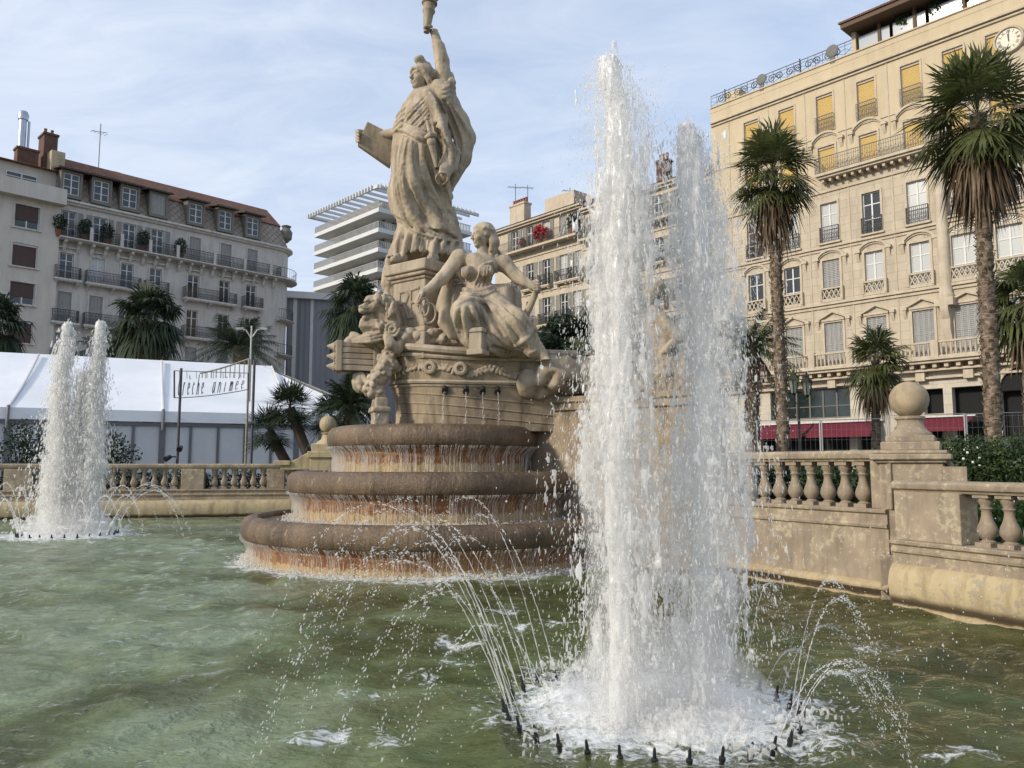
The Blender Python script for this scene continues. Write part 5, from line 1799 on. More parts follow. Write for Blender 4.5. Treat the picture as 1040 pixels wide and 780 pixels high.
# ---- planting on the right behind the balustrade: raised lawn
m_, t_ = newmat('lawn_soil')
v_ = t_.n('ShaderNodeNewGeometry').outputs['Position']
n_ = t_.noise(v_, 6, 6, .7)
t_.out(t_.n('ShaderNodeBsdfPrincipled', {'Base Color': t_.ramp(n_, [(.3, (.025, .06, .012)), (.7, (.06, .13, .025))]), 'Roughness': .9, 'Normal': t_.bump(n_, .8, .05)}).outputs[0])
mb = MB()
lp = [(5.0, 9.0), (5.7, 7.0), (6.6, 4.6), (9, 2), (40, 2), (40, 17), (24, 21), (6, 21), (2.5, 15.5), (3.9, 11.2)]
mb.add([(x, y, .42) for x, y in lp] + [(x, y, -.6) for x, y in lp], [tuple(range(len(lp)))] + [(i, (i + 1) % len(lp), len(lp) + (i + 1) % len(lp), len(lp) + i) for i in range(len(lp))])
tag(mb.build('lawn_bed', m_, smooth=False), 'raised green planting bed behind the right balustrade', 'lawn', kind='structure')


def blades(poly, z, n, h0, h1, w, seed, mat, name, label):
    g = np.random.default_rng(seed)
    xs = [p[0] for p in poly]; ys_ = [p[1] for p in poly]
    X = g.uniform(min(xs), max(xs), n * 2); Y = g.uniform(min(ys_), max(ys_), n * 2)
    ok = inside(X, Y, poly); X = X[ok][:n]; Y = Y[ok][:n]; k = len(X)
    a = g.random(k) * 6.283; h = g.uniform(h0, h1, k); ln = g.normal(size=(k, 2)) * 0.35 * h[:, None]
    b0 = np.stack([X - np.cos(a) * w, Y - np.sin(a) * w, np.full(k, z)], 1); b1 = np.stack([X + np.cos(a) * w, Y + np.sin(a) * w, np.full(k, z)], 1)
    tp = np.stack([X + ln[:, 0], Y + ln[:, 1], z + h], 1)
    V = np.stack([b0, b1, tp], 1).reshape(-1, 3); Fx = np.arange(3 * k).reshape(-1, 3)
    tag(inst(name, npmesh(name, V, [Fx], mat)), label, 'grass', kind='stuff')


GRASS = plain('grass_blade', (0.07, 0.145, 0.025), .7, var=.5, scale=3)
blades([(5.0, 9.2), (5.7, 7.2), (6.6, 4.8), (12, 5), (18, 15), (8, 17), (4.3, 11.2)], .42, 26000, .05, .14, .009, 5, GRASS, 'lawn_grass', 'bright green grass growing behind the right balusters')

# near side of the basin, under the camera: low stone kerb
th = thing('basin_kerb', 'low yellow stone kerb closing the near side of the basin', 'kerb', (0, 1.0, -0.5))
mb = MB(); mb.sweep([(0, -.5), (0, .18), (-.05, .24), (-.45, .24), (-.5, .18), (-.5, -.5)], [(-26, 1.08), (6.25, 1.08)])
mb.build('coping', COPING, th, world=True)
# ================================================================== BUILDINGS
class Facade:
    """a street front: local x runs left to right along the front, y goes in, z up from the pavement"""
    def __init__(self, name, label, cat, P0, d, group=None):
        self.d = Vector(d).normalized(); self.P0 = Vector(P0)
        self.root = thing(name, label, cat, (P0[0], P0[1], -0.5), math.atan2(self.d.y, self.d.x), group)
        self.cache = {}

    def s(self, px, yin=0.0):
        u = (px - 520) / F / cp          # near the horizon the tilt hardly matters for columns
        n = Vector((-self.d.y, self.d.x)) * yin
        p = self.P0 + n
        return (u * p.y - p.x) / (self.d.x - u * self.d.y)

    def sp(self, px, py, yin=0.0):
        """position along the front of what shows at px, py"""
        k = ((px - 520) / F) / (cp - sp * (390 - py) / F)
        n = Vector((-self.d.y, self.d.x)) * yin
        p = self.P0 + n
        return (k * p.y - p.x) / (self.d.x - k * self.d.y)

    def z(self, py, s, yin=0.0):
        Y = self.P0.y + self.d.y * s + self.d.x * yin
        return at(520, py, Y).z + 0.5


def wall_mesh(mb, x0, x1, z0, z1, ops, depth=0.24, y=0.0):
    """front wall with real openings (a, b, c, d) = (x0, x1, z0, z1) and reveals"""
    xs = sorted(set([x0, x1] + [v for o in ops for v in o[:2]])); zs = sorted(set([z0, z1] + [v for o in ops for v in o[2:4]]))
    xs = [x for x in xs if x0 <= x <= x1]; zs = [z for z in zs if z0 <= z <= z1]
    for i in range(len(xs) - 1):
        j = 0
        while j < len(zs) - 1:
            cxm = (xs[i] + xs[i + 1]) / 2
            def hole(k): 
                czm = (zs[k] + zs[k + 1]) / 2
                return any(o[0] < cxm < o[1] and o[2] < czm < o[3] for o in ops)
            if hole(j): j += 1; continue
            k = j
            while k < len(zs) - 1 and not hole(k): k += 1
            mb.quad((xs[i], y, zs[j]), (xs[i + 1], y, zs[j]), (xs[i + 1], y, zs[k]), (xs[i], y, zs[k]))
            j = k
    for (a, b, c, d) in [o[:4] for o in ops]:
        mb.quad((a, y, c), (a, y, d), (a, y + depth, d), (a, y + depth, c))
        mb.quad((b, y, c), (b, y + depth, c), (b, y + depth, d), (b, y, d))
        mb.quad((a, y, d), (b, y, d), (b, y + depth, d), (a, y + depth, d))
        mb.quad((a, y, c), (a, y + depth, c), (b, y + depth, c), (b, y, c))


def shell(mb, x0, x1, z0, z1, depth):
    """sides, back and flat top of the block behind the front"""
    mb.quad((x0, 0, z0), (x0, depth, z0), (x0, depth, z1), (x0, 0, z1))
    mb.quad((x1, 0, z0), (x1, 0, z1), (x1, depth, z1), (x1, depth, z0))
    mb.quad((x0, depth, z0), (x1, depth, z0), (x1, depth, z1), (x0, depth, z1))
    mb.quad((x0, 0, z1), (x1, 0, z1), (x1, depth, z1), (x0, depth, z1))
    # dark rooms behind the windows
    mb.quad((x0, .8, z0), (x1, .8, z0), (x1, .8, z1), (x0, .8, z1))


def glass_mat(name, dark, light=None, stripes=6.0):
    m, t = newmat(name)
    v = t.coords((1, 1, 1))
    if light:
        s = t.n('ShaderNodeSeparateXYZ', {0: v})
        wv = t.n('ShaderNodeTexWave', {'Vector': v, 'Scale': stripes, 'Distortion': 1.5, 'Detail': 2}).outputs[1]
        c = t.ramp(wv, [(0.1, [x * .72 for x in light]), (0.8, light)])
    else:
        c = t.ramp(t.noise(v, 1.3, 3), [(0.3, dark), (0.7, [x * 2.2 for x in dark])])
    t.out(t.n('ShaderNodeBsdfPrincipled', {'Base Color': c, 'Roughness': 0.06 if not light else 0.18, 'Specular IOR Level': 0.7}).outputs[0])
    return m


GLASS = glass_mat('window_glass', (0.02, 0.023, 0.026))
CURTAIN = glass_mat('curtained_glass', None, (0.50, 0.51, 0.50))
FRAMEW = plain('white_window_frame', (0.62, 0.61, 0.57), .5, var=.1)
SHUT_G = plain('grey_green_shutter', (0.27, 0.265, 0.235), .7, var=.12)
SHUT_P = plain('pale_grey_shutter', (0.34, 0.335, 0.32), .7, var=.12)
BLIND_Y = plain('yellow_roller_blind', (0.56, 0.39, 0.13), .7, var=.06, scale=2)
BLIND_B = plain('brown_roller_blind', (0.085, 0.05, 0.042), .6, var=.1)
IRON = plain('wrought_iron', (0.035, 0.034, 0.034), .55)
IRON_G = plain('grey_iron', (0.13, 0.125, 0.115), .6)
SUNLINE = stone('cream_ashlar', (0.56, 0.485, 0.37), (0.46, 0.39, 0.29), (0.22, 0.175, 0.125), 0.34, 0.7, bump=.3, block=(1.1, 0.52), bd=.012)
CREAM = stone('cream_render', (0.57, 0.475, 0.325), (0.51, 0.42, 0.28), (0.27, 0.21, 0.145), 0.25, 0.5, bump=.15)
TRIM = stone('cream_trim', (0.57, 0.49, 0.375), (0.44, 0.37, 0.275), (0.22, 0.175, 0.125), 0.32, 1.2, bump=.3)
SHOPW = stone('shop_stone', (0.60, 0.55, 0.45), (0.50, 0.45, 0.36), (0.25, 0.2, 0.15), 0.2, 0.9, bump=.2, block=(1.3, 0.6), bd=.012)
GREYW = stone('grey_stucco', (0.57, 0.54, 0.495), (0.48, 0.45, 0.41), (0.15, 0.13, 0.11), 0.35, 0.8, bump=.25)
GREYT = stone('grey_trim', (0.60, 0.57, 0.525), (0.49, 0.46, 0.415), (0.15, 0.13, 0.11), 0.4, 1.4, bump=.3)


def tile_mat():
    m, t = newmat('terracotta_tiles')
    v = t.coords()
    n = t.noise(v, 2.5, 5, .7)
    wv = t.n('ShaderNodeTexWave', {'Vector': v, 'Scale': 2.4, 'Distortion': .3}, bands_direction='X').outputs[1]
    c = t.ramp(n, [(.3, (.15, .070, .045)), (.55, (.25, .125, .085)), (.75, (.33, .20, .145))])
    t.out(t.n('ShaderNodeBsdfPrincipled', {'Base Color': c, 'Roughness': .9, 'Normal': t.bump(wv, 1.0, .08)}).outputs[0])
    return m


def slate_mat():
    m, t = newmat('scale_slates')
    v = t.coords()
    mp = t.n('ShaderNodeMapping', {'Vector': t.swz(v), 'Rotation': (0, 0, R(45))}).outputs[0]
    br = t.n('ShaderNodeTexBrick', {'Vector': mp, 'Color1': (.30, .25, .20, 1), 'Color2': (.38, .32, .26, 1), 'Mortar': (.16, .135, .11, 1), 'Scale': 1.0, 'Mortar Size': .03, 'Brick Width': .42, 'Row Height': .42}, offset=0.0)
    n = t.noise(v, 3, 5, .7)
    c = t.mix(.6, br.outputs[0], t.ramp(n, [(.3, .5), (.7, 1.0)]), 'MULTIPLY')
    t.out(t.n('ShaderNodeBsdfPrincipled', {'Base Color': c, 'Roughness': .75, 'Normal': t.bump(br.outputs['Fac'], .5, .03)}).outputs[0])
    return m


TILES = tile_mat(); SLATE = slate_mat()
_WC = {}


def win_meshes(kind, w, h):
    k = (kind, round(w, 2), round(h, 2))
    if k in _WC: return _WC[k]
    fr = MB(); pn = MB()
    f = .075
    hw = w / 2
    fm = FRAMEW; pm = GLASS
    if kind in ('casement', 'curtain', 'dark'):
        fr.box(-hw, -hw + f, .12, .19, 0, h); fr.box(hw - f, hw, .12, .19, 0, h); fr.box(-hw, hw, .115, .195, h - f, h); fr.box(-hw, hw, .115, .195, 0, f)
        fr.box(-f * .6, f * .6, .11, .19, f, h - f)
        fr.box(-hw + f, -f * .6, .125, .18, h * .70, h * .70 + .06); fr.box(f * .6, hw - f, .125, .18, h * .70, h * .70 + .06)
        if kind != 'dark':
            fr.box(-hw + f, -f * .6, .13, .175, h * .34, h * .34 + .05); fr.box(f * .6, hw - f, .13, .175, h * .34, h * .34 + .05)
        pn.quad((-hw + .02, .155, .02), (hw - .02, .155, .02), (hw - .02, .155, h - .02), (-hw + .02, .155, h - .02))
        pm = CURTAIN if kind == 'curtain' else GLASS
    elif kind in ('blind', 'brownblind'):
        fr.box(-hw, -hw + .05, .10, .2, 0, h); fr.box(hw - .05, hw, .10, .2, 0, h); fr.box(-hw, hw, .06, .2, h - .14, h)
        if kind == 'blind': fm = TRIM
        pn.quad((-hw + .03, .15, 0.0), (hw - .03, .15, 0.0), (hw - .03, .15, h - .10), (-hw + .03, .15, h - .10))
        n = int(h / .09)
        for i in range(n): pn.box(-hw + .05, hw - .05, .135, .148, i * h / n + .004, (i + .82) * h / n)
        pm = BLIND_Y if kind == 'blind' else BLIND_B
    elif kind == 'shutter':
        fm = SHUT_P
        nl = 4
        for i in range(nl):
            a = -hw + i * w / nl + .01; b = -hw + (i + 1) * w / nl - .01
            fr.box(a, a + .05, .06, .11, 0, h); fr.box(b - .05, b, .06, .11, 0, h)
            for zz in (0, h * .48, h - .08): fr.box(a + .05, b - .05, .062, .108, zz, zz + .08)
        n = int(h / .11)
        for i in range(n): pn.box(-hw + .05, hw - .05, .075, .09, i * h / n, i * h / n + .07)
        pn.quad((-hw, .12, 0), (hw, .12, 0), (hw, .12, h), (-hw, .12, h))
        pm = SHUT_P
    me = fr.mesh('window', fm, sharp=30), pn.mesh('pane' if kind not in ('shutter', 'blind', 'brownblind') else ('louvre' if kind == 'shutter' else 'blind'), pm, smooth=False)
    _WC[k] = me
    return me


def win(fa, s, z0, w, h, kind, name='window', yoff=0.0, sur=None, ped=None, smat=None):
    a, b = win_meshes(kind, w, h)
    o = inst(name, a, fa.root, (s, yoff, z0))
    inst(b.name.split('.')[0], b, o)
    smat = smat or TRIM
    if sur:
        k = ('sur', round(w, 2), round(h, 2), sur, smat.name)
        if k not in _WC:
            mb = MB(); surround(mb, 0, 0, w, h, *sur); _WC[k] = mb.mesh('surround', smat, sharp=30)
        inst('surround', _WC[k], o)
    if ped:
        k = ('ped', round(h, 2), ped, smat.name)
        if k not in _WC:
            mb = MB(); (arch_ped if ped[0] == 'arch' else tri_ped)(mb, 0, h + ped[1], ped[2], ped[3]); _WC[k] = mb.mesh('pediment', smat, sharp=30)
        inst('pediment', _WC[k], o)
    return o


def side_shutters(fa, s, z0, w, h, mat=None, lw=.55, yoff=0.0):
    k = ('ss', round(h, 2), (mat or SHUT_G).name, lw)
    if k not in _WC:
        mb = MB(); mb.box(0, .05, -.05, 0, 0, h); mb.box(lw - .05, lw, -.05, 0, 0, h)
        for zz in (0, h * .5, h - .07): mb.box(.05, lw - .05, -.048, -.004, zz, zz + .07)
        n = int(h / .12)
        for i in range(n): mb.box(.05, lw - .05, -.035, -.012, i * h / n, i * h / n + .085)
        _WC[k] = mb.mesh('shutter', mat or SHUT_G, smooth=False)
    for x in (s - w / 2 - lw - .02, s + w / 2 + .02): inst('shutter', _WC[k], fa.root, (x, -.012 + yoff, z0))


def railing_mesh(w, h, proj, mat, fancy=True, sides=True, step=.11):
    k = ('rl', round(w, 2), round(h, 2), round(proj, 2), mat.name, fancy)
    if k in _WC: return _WC[k]
    mb = MB()
    y = -proj
    hw = w / 2
    mb.box(-hw, hw, y - .02, y + .02, h - .04, h); mb.box(-hw, hw, y - .015, y + .015, .05, .08)
    n = max(2, int(w / step))
    for i in range(n + 1):
        x = -hw + w * i / n; mb.box(x - .011, x + .011, y - .011, y + .011, .06, h - .03)
    if fancy:
        mb.box(-hw, hw, y - .012, y + .012, h * .76, h * .76 + .02)
        for i in range(0, n, 2):
            xa = -hw + w * i / n; xb = -hw + w * min(n, i + 2) / n
            for (za, zb) in ((.1, .5), (.5, .1)): mb.bar((xa, y - .012, h * (za + .05)), (xb, y - .012, h * (zb + .05)), .02)
    if sides and proj > .15:
        for sx in (-hw, hw):
            mb.box(sx - .015, sx + .015, y + .02, 0, h - .04, h); mb.box(sx - .012, sx + .012, y + .02, 0, .05, .08)
            m_ = max(1, int(proj / step))
            for i in range(m_): yy = y + proj * (i + .5) / m_; mb.box(sx - .011, sx + .011, yy - .011, yy + .011, .06, h - .03)
    _WC[k] = mb.mesh('railing', mat, smooth=False)
    return _WC[k]


def balcony(fa, s, z, w, h, proj, mat=IRON, slab=.16, smat=None, brackets=2, fancy=True):
    mb = MB()
    hw = w / 2 + .06
    mb.box(-hw, hw, -proj - .08, .02, -slab, 0); mb.box(-hw + .05, hw - .05, -proj - .02, .015, -slab - .08, -slab + .001)
    for i in range(brackets):
        x = 0 if brackets == 1 else -hw + .25 + (2 * hw - .5) * i / (brackets - 1)
        mb.prism([(0, 0), (-proj * .9, 0), (-proj * .85, -.12), (-proj * .35, -.22), (0, -.5)], (x - .1, .01, -slab - .075), (0, 1, 0), (0, 0, 1), (.2, 0, 0))
    o = inst('balcony', mb.mesh('balcony', smat or TRIM, sharp=30), fa.root, (s, 0, z))
    inst('railing', railing_mesh(w, h, proj, mat, fancy), o)
    return o


def surround(mb, s, z0, w, h, t=.14, d=.06, sill=True):
    mb.box(s - w / 2 - t, s - w / 2, -d, .01, z0, z0 + h); mb.box(s + w / 2, s + w / 2 + t, -d, .01, z0, z0 + h); mb.box(s - w / 2 - t, s + w / 2 + t, -d - .004, .01, z0 + h, z0 + h + t)
    if sill: mb.box(s - w / 2 - t - .05, s + w / 2 + t + .05, -d - .1, .01, z0 - .11, z0 - .003)


def arch_ped(mb, s, z, w, rise, t=.13, d=.20, n=12, consoles=True):
    pts = [(s + w / 2 * math.sin(a), z + rise * (math.cos(a) - math.cos(R(62))) / (1 - math.cos(R(62)))) for a in np.linspace(-R(62), R(62), n + 1)]
    x_s = math.sin(R(62))
    pts = [(s + (x - s) / x_s, zz) for x, zz in pts]
    for (a, b) in zip(pts[:-1], pts[1:]):
        mb.obox(((a[0] + b[0]) / 2, -d / 2 + .01, (a[1] + b[1]) / 2), ((b[0] - a[0]) / 2 * 1.06, 0, (b[1] - a[1]) / 2 * 1.06), (0, d / 2, 0), Vector((-(b[1] - a[1]), 0, b[0] - a[0])).normalized() * (t / 2))
        mb.obox(((a[0] + b[0]) / 2, -d / 4 + .01, (a[1] + b[1]) / 2 - t * .9), ((b[0] - a[0]) / 2 * 1.06, 0, (b[1] - a[1]) / 2 * 1.06), (0, d / 4, 0), Vector((-(b[1] - a[1]), 0, b[0] - a[0])).normalized() * (t / 2.4))
    for x in (s - w / 2, s + w / 2):
        mb.box(x - .17, x + .17, -d - .02, .01, z - t * .7, z + t * .6)
        if consoles: mb.prism([(0, 0), (-d * .9, 0), (-d * .8, -.18), (-d * .3, -.45), (0, -.6)], (x - .09, .01, z - t * .7), (0, 1, 0), (0, 0, 1), (.18, 0, 0))


def tri_ped(mb, s, z, w, rise, t=.12, d=.20):
    for sg in (-1, 1): mb.bar((s + sg * w / 2, -d / 2, z), (s, -d / 2, z + rise), d, t) if False else mb.obox((s + sg * w / 4, -d / 2 + .01, z + rise / 2), (w / 4 * 1.04 * sg, 0, -rise / 2), (0, d / 2, 0), Vector((rise / 2 * sg, 0, w / 4)).normalized() * (t / 2))
    mb.box(s - w / 2 + .25, s + w / 2 - .25, -d * .7, .01, z - t, z)
    for x in (s - w / 2, s + w / 2):
        mb.box(x - .14, x + .14, -d - .015, .01, z - t, z + t * .5)
        mb.prism([(0, 0), (-d * .9, 0), (-d * .8, -.18), (-d * .3, -.4), (0, -.55)], (x - .08, .01, z - t), (0, 1, 0), (0, 0, 1), (.16, 0, 0))


def stone_rail_mesh(w, h, lattice=False, mat=None):
    k = ('sr', round(w, 2), round(h, 2), lattice)
    if k in _WC: return _WC[k]
    mb = MB(); hw = w / 2
    mb.box(-hw, hw, -.12, .06, h - .10, h); mb.box(-hw, hw, -.10, .04, 0, .10)
    if lattice:
        n = max(3, int(w / .27))
        for i in range(n):
            xa, xb = -hw + w * i / n, -hw + w * (i + 1) / n
            mb.bar((xa, -.03, .1), (xb, -.03, h - .1), .06, .06); mb.bar((xa, -.032, h - .1), (xb, -.032, .1), .06, .06)
        mb.box(-hw - .15, -hw, -.14, .05, 0, h + .03); mb.box(hw, hw + .15, -.14, .05, 0, h + .03)
    else:
        n = max(2, int(w / .24))
        for i in range(n):
            x = -hw + w * (i + .5) / n
            mb.lathe([(.05, .10), (.04, .16), (.075, .10 + (h - .2) * .35), (.035, .10 + (h - .2) * .8), (.05, h - .1)], (x, -.03, 0), 7)
    _WC[k] = mb.mesh('stone_railing', mat or TRIM, sharp=40)
    return _WC[k]


def tv_aerial(loc, h, label, rz=.4):
    mb = MB()
    mb.tube([(0, 0, 0), (0, 0, h)], .035, 6)
    mb.bar((-.8, 0, h * .82), (.6, 0, h * .88), .04)
    for i in range(5): mb.bar((-.7 + i * .3, -.3, h * .825 + i * .012), (-.7 + i * .3, .3, h * .825 + i * .012), .025)
    o = mb.build('tv_aerial', IRON_G); o.location = loc; o.rotation_euler = (0, 0, rz)
    tag(o, label, 'aerial')


# ------------------------------------------------------------------ the long cream building on the right
RD = Vector((0.669, -0.743)).normalized()
hb = Facade('corner_building', 'tall cream stone corner building with yellow blinds, a clock and red awnings', 'building', (14.64, 55.73), RD)
SR = 10.62


def zr(py): return hb.z(py, SR)


cols = [hb.sp(px, 280) for px in (767.7, 804.6, 844.6, 888.3, 935.4)]
pav = [hb.sp(979, 250), hb.sp(1026, 250), hb.sp(1026, 250) + 2.3, hb.sp(1026, 250) + 4.6]
LEN = 26.0
Z5a, Z5b = zr(124), zr(85); Z4a, Z4b = zr(168), zr(139); Z3a, Z3b = zr(239), zr(198); Z2a, Z2b = zr(299.5), zr(257.5); Z1a, Z1b = zr(368), zr(323)
ZTOP = zr(60); ZMID = zr(176); ZGR = zr(381)
W5 = 1.12
opsU, opsM = [], []
for s in cols + pav:
    opsU.append((s - W5 / 2, s + W5 / 2, Z5a, Z5b)); opsU.append((s - W5 / 2, s + W5 / 2, Z4a, Z4b))
    w_ = W5 if s < 14.5 else 1.30
    opsM.append((s - w_ / 2, s + w_ / 2, Z3a, Z3b)); opsM.append((s - w_ / 2, s + w_ / 2, Z2a, Z2b)); opsM.append((s - w_ / 2 - .04, s + w_ / 2 + .04, Z1a, Z1b))
mb = MB(); wall_mesh(mb, 0, LEN, ZMID, ZTOP, opsU); shell(mb, 0, LEN, ZMID, ZTOP, 13)
mb.build('upper_wall', CREAM, hb.root, smooth=False, fix=False)
mb = MB(); wall_mesh(mb, 0, LEN, ZGR, ZMID - .002, opsM, .28); shell(mb, 0, LEN, ZGR, ZMID - .002, 13)
mb.build('wall', SUNLINE, hb.root, smooth=False, fix=False)
# trim: string courses, surrounds, pediments
mb = MB()
for (py, dd, hh) in ((72.5, .22, .12), (75.5, .12, .10), (128, .06, .08), (186, .10, .12), (243.5, .12, .14), (247, .07, .10), (303, .18, .16), (306.5, .10, .14)):
    z = zr(py); mb.box(0.05, LEN, -dd, .01, z - hh / 2, z + hh / 2)
xs_ = [(a + b) / 2 for a, b in zip(cols[:-1], cols[1:])] + [1.5]
for x in xs_:
    mb.box(x - .06, x + .02, -.03, .01, ZMID + .3, ZTOP - .6)
    mb.box(x - .06, x + .02, -.035, .01, ZGR + .9, ZMID - .3)
mb.build('stone_trim', TRIM, hb.root, sharp=30)
# engaged column between the main front and the corner pavilion
xc = hb.sp(958, 235)
mb = MB(); mb.lathe([(.42, Z2a - 1.0), (.42, Z2a - .8), (.36, Z2a - .72), (.33, Z2a), (.31, Z3b + .6), (.28, Z3b + .62), (.40, Z3b + 1.0), (.42, Z3b + 1.15)], (xc, -.10, 0), 18)
mb.box(xc - .5, xc + .5, -.6, .01, Z2a - 1.45, Z2a - 1.0)
mb.prism([(0, 0), (-.6, 0), (-.62, -.3), (-.35, -.75), (-.42, -1.3), (-.12, -2.2), (0, -2.4)], (xc - .22, .005, Z2a - 1.448), (0, 1, 0), (0, 0, 1), (.44, 0, 0))
mb.build('column', TRIM, hb.root, sharp=35)
# windows
for i, s in enumerate(cols + pav):
    w_ = W5 if s < 14.5 else 1.30
    win(hb, s, Z5a, W5, Z5b - Z5a, 'blind', sur=(.10, .04, False))
    win(hb, s, Z4a, W5, Z4b - Z4a, 'blind', sur=(.13, .05, False), ped=('arch', .30, 2.05, .62))
    win(hb, s, Z3a, w_, Z3b - Z3a, 'curtain' if i % 3 else 'casement', sur=(.12, .05, True))
    k2 = ['dark', 'casement', 'shutter', 'curtain', 'curtain', 'curtain', 'curtain', 'casement', 'shutter'][i]
    win(hb, s, Z2a, w_, Z2b - Z2a, k2, sur=(.14, .06, True), ped=('arch', .12, w_ + .75, .52))
    win(hb, s, Z1a, w_ + .08, Z1b - Z1a, 'shutter', sur=(.13, .06, False), ped=('tri', .22, w_ + .85, .48))
    inst('railing', railing_mesh(W5 + .12, 1.12, .14, IRON_G), hb.root, (s, 0, Z5a - .02))
    inst('railing', railing_mesh(w_ + .10, 1.02, .16, IRON), hb.root, (s, 0, Z3a))
    inst('stone_railing', stone_rail_mesh(w_ + .1, .80, True), hb.root, (s, -.06, Z2a - .01))
    if s > 14.5:   # glazed lunettes over the pavilion windows
        mb = MB()
        for j in range(9):
            a = R(18 * j + 18)
            mb.bar((s + .62 * math.cos(a), -.05, Z2b + .05 + .55 * math.sin(a)), (s + .25 * math.cos(a), -.05, Z2b + .05 + .25 * math.sin(a)), .05)
        mb.build('fanlight', FRAMEW, hb.root)
    if i == 2: side_shutters(hb, s, Z3a, w_, Z3b - Z3a, SHUT_P, .5) if False else None
# long iron balcony of the fourth floor and the stone balustrade of the first
xb0, xb1 = hb.sp(833, 165), 25.5
mb = MB(); zb = zr(170.5)
mb.box(xb0, xb1, -.85, .01, zb - .16, zb); mb.box(xb0 + .08, xb1, -.7, .012, zb - .30, zb - .158)
x = xb0 + .3
while x < xb1: mb.box(x, x + .16, -.55, .012, zb - .52, zb - .299); x += .48
bo = inst('balcony', mb.mesh('balcony', TRIM, sharp=30), hb.root)
r_ = inst('railing', railing_mesh(xb1 - xb0, 1.05, .78, IRON_G, True, True, .14), bo, ((xb0 + xb1) / 2, 0, zb))
mb = MB(); zc = zr(371)
mb.box(0.05, LEN, -.95, .01, zc - .14, zc); mb.box(0.05, LEN, -.80, .012, zc - .30, zc - .139); mb.box(0.05, LEN, -.45, .012, zc - .72, zc - .60); mb.box(0.05, LEN, -.20, .012, zc - 1.15, zc - 1.03)
x = .3
while x < LEN: mb.box(x, x + .22, -.62, .012, zc - .55, zc - .299); x += .62
co_ = inst('cornice', mb.mesh('cornice', TRIM, sharp=30), hb.root)
x = 0.4
while x < LEN - 2.2:
    inst('stone_railing', stone_rail_mesh(2.0, .92), co_, (x + 1.0, -.78, zc - .004))
    mb = MB(); mb.box(-.2, .2, -.16, .12, 0, 1.0)
    inst('post', mb.mesh('post', TRIM), co_, (x + 2.22, -.78, zc - .003))
    x += 2.44
# ground floor: shop fronts with dark openings
ops = []
g0, g1 = hb.sp(782, 410), hb.sp(863, 410)
ops.append((g0, g1, zr(423), zr(391)))
ops.append((hb.sp(938, 410), hb.sp(958, 410), zr(423), zr(399)))
ops.append((hb.sp(967, 410), hb.sp(999, 410), 0.0, zr(399)))
ops.append((hb.sp(772, 440), hb.sp(862, 440), 0.0, zr(441)))
ops.append((hb.sp(870, 440), hb.sp(893, 440), 0.0, zr(441)))
ops.append((hb.sp(925, 440), hb.sp(958, 440), 0.0, zr(430)))
ops.append((hb.sp(1018, 440), hb.sp(1018, 440) + 2.6, 0.0, zr(405)))
ZG = zr(381)
mb = MB(); wall_mesh(mb, 0, LEN, 0, ZG - .002, ops, .5, .06); shell(mb, 0, LEN, 0, ZG - .002, 13)
mb.build('shop_front', SHOPW, hb.root, smooth=False, fix=False)
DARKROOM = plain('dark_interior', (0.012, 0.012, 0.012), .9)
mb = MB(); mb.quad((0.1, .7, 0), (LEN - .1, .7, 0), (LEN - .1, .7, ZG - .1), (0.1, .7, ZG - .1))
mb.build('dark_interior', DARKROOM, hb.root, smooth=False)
TINT = glass_mat('tinted_shop_glass', (0.014, 0.020, 0.018))
mb = MB(); o_ = ops[0]; n_ = 6
for i in range(n_ + 1): x = o_[0] + (o_[1] - o_[0]) * i / n_; mb.box(x - .05, x + .05, .20, .30, o_[2], o_[3])
mb.box(o_[0], o_[1], .195, .305, o_[3] - .1, o_[3]); mb.box(o_[0], o_[1], .195, .305, o_[2], o_[2] + .1); mb.box(o_[0], o_[1], .21, .29, (o_[2] * .6 + o_[3] * .4), (o_[2] * .6 + o_[3] * .4) + .06)
sw = mb.build('shop_window', IRON_G, hb.root, sharp=30)
mb = MB(); mb.quad((o_[0], .25, o_[2]), (o_[1], .25, o_[2]), (o_[1], .25, o_[3]), (o_[0], .25, o_[3])); mb.build('pane', TINT, sw, smooth=False)
# arch at the far right
s_ = (ops[6][0] + ops[6][1]) / 2; zz = ops[6][3]
mb = MB(); wd = 1.3
for i in range(14):
    a, b = PI * i / 14, PI * (i + 1) / 14
    mb.obox((s_ + 1.42 * math.cos((a + b) / 2), -.02, zz + 1.42 * math.sin((a + b) / 2)), (-.17 * math.sin((a + b) / 2), 0, .17 * math.cos((a + b) / 2)), (0, .10, 0), (.14 * math.cos((a + b) / 2), 0, .14 * math.sin((a + b) / 2)))
mb.build('arch', TRIM, hb.root, sharp=30)
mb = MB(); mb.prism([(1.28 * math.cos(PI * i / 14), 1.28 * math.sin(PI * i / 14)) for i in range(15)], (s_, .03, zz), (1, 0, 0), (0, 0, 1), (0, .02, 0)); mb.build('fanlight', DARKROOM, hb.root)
for (px, py) in ((936, 376), (985, 376), (846, 376)):
    mb = MB(); s = hb.sp(px, py); z = zr(py) - .4; mb.box(s - .25, s + .25, -.32, .012, z - .55, z); mb.build('corbel', TRIM, hb.root)
# awnings: sloped burgundy cloth with a white front bar
AWN = plain('burgundy_awning_cloth', (0.125, 0.012, 0.026), .8, var=.15, scale=2)
WHITEM = plain('white_metal', (0.55, 0.55, 0.54), .5)


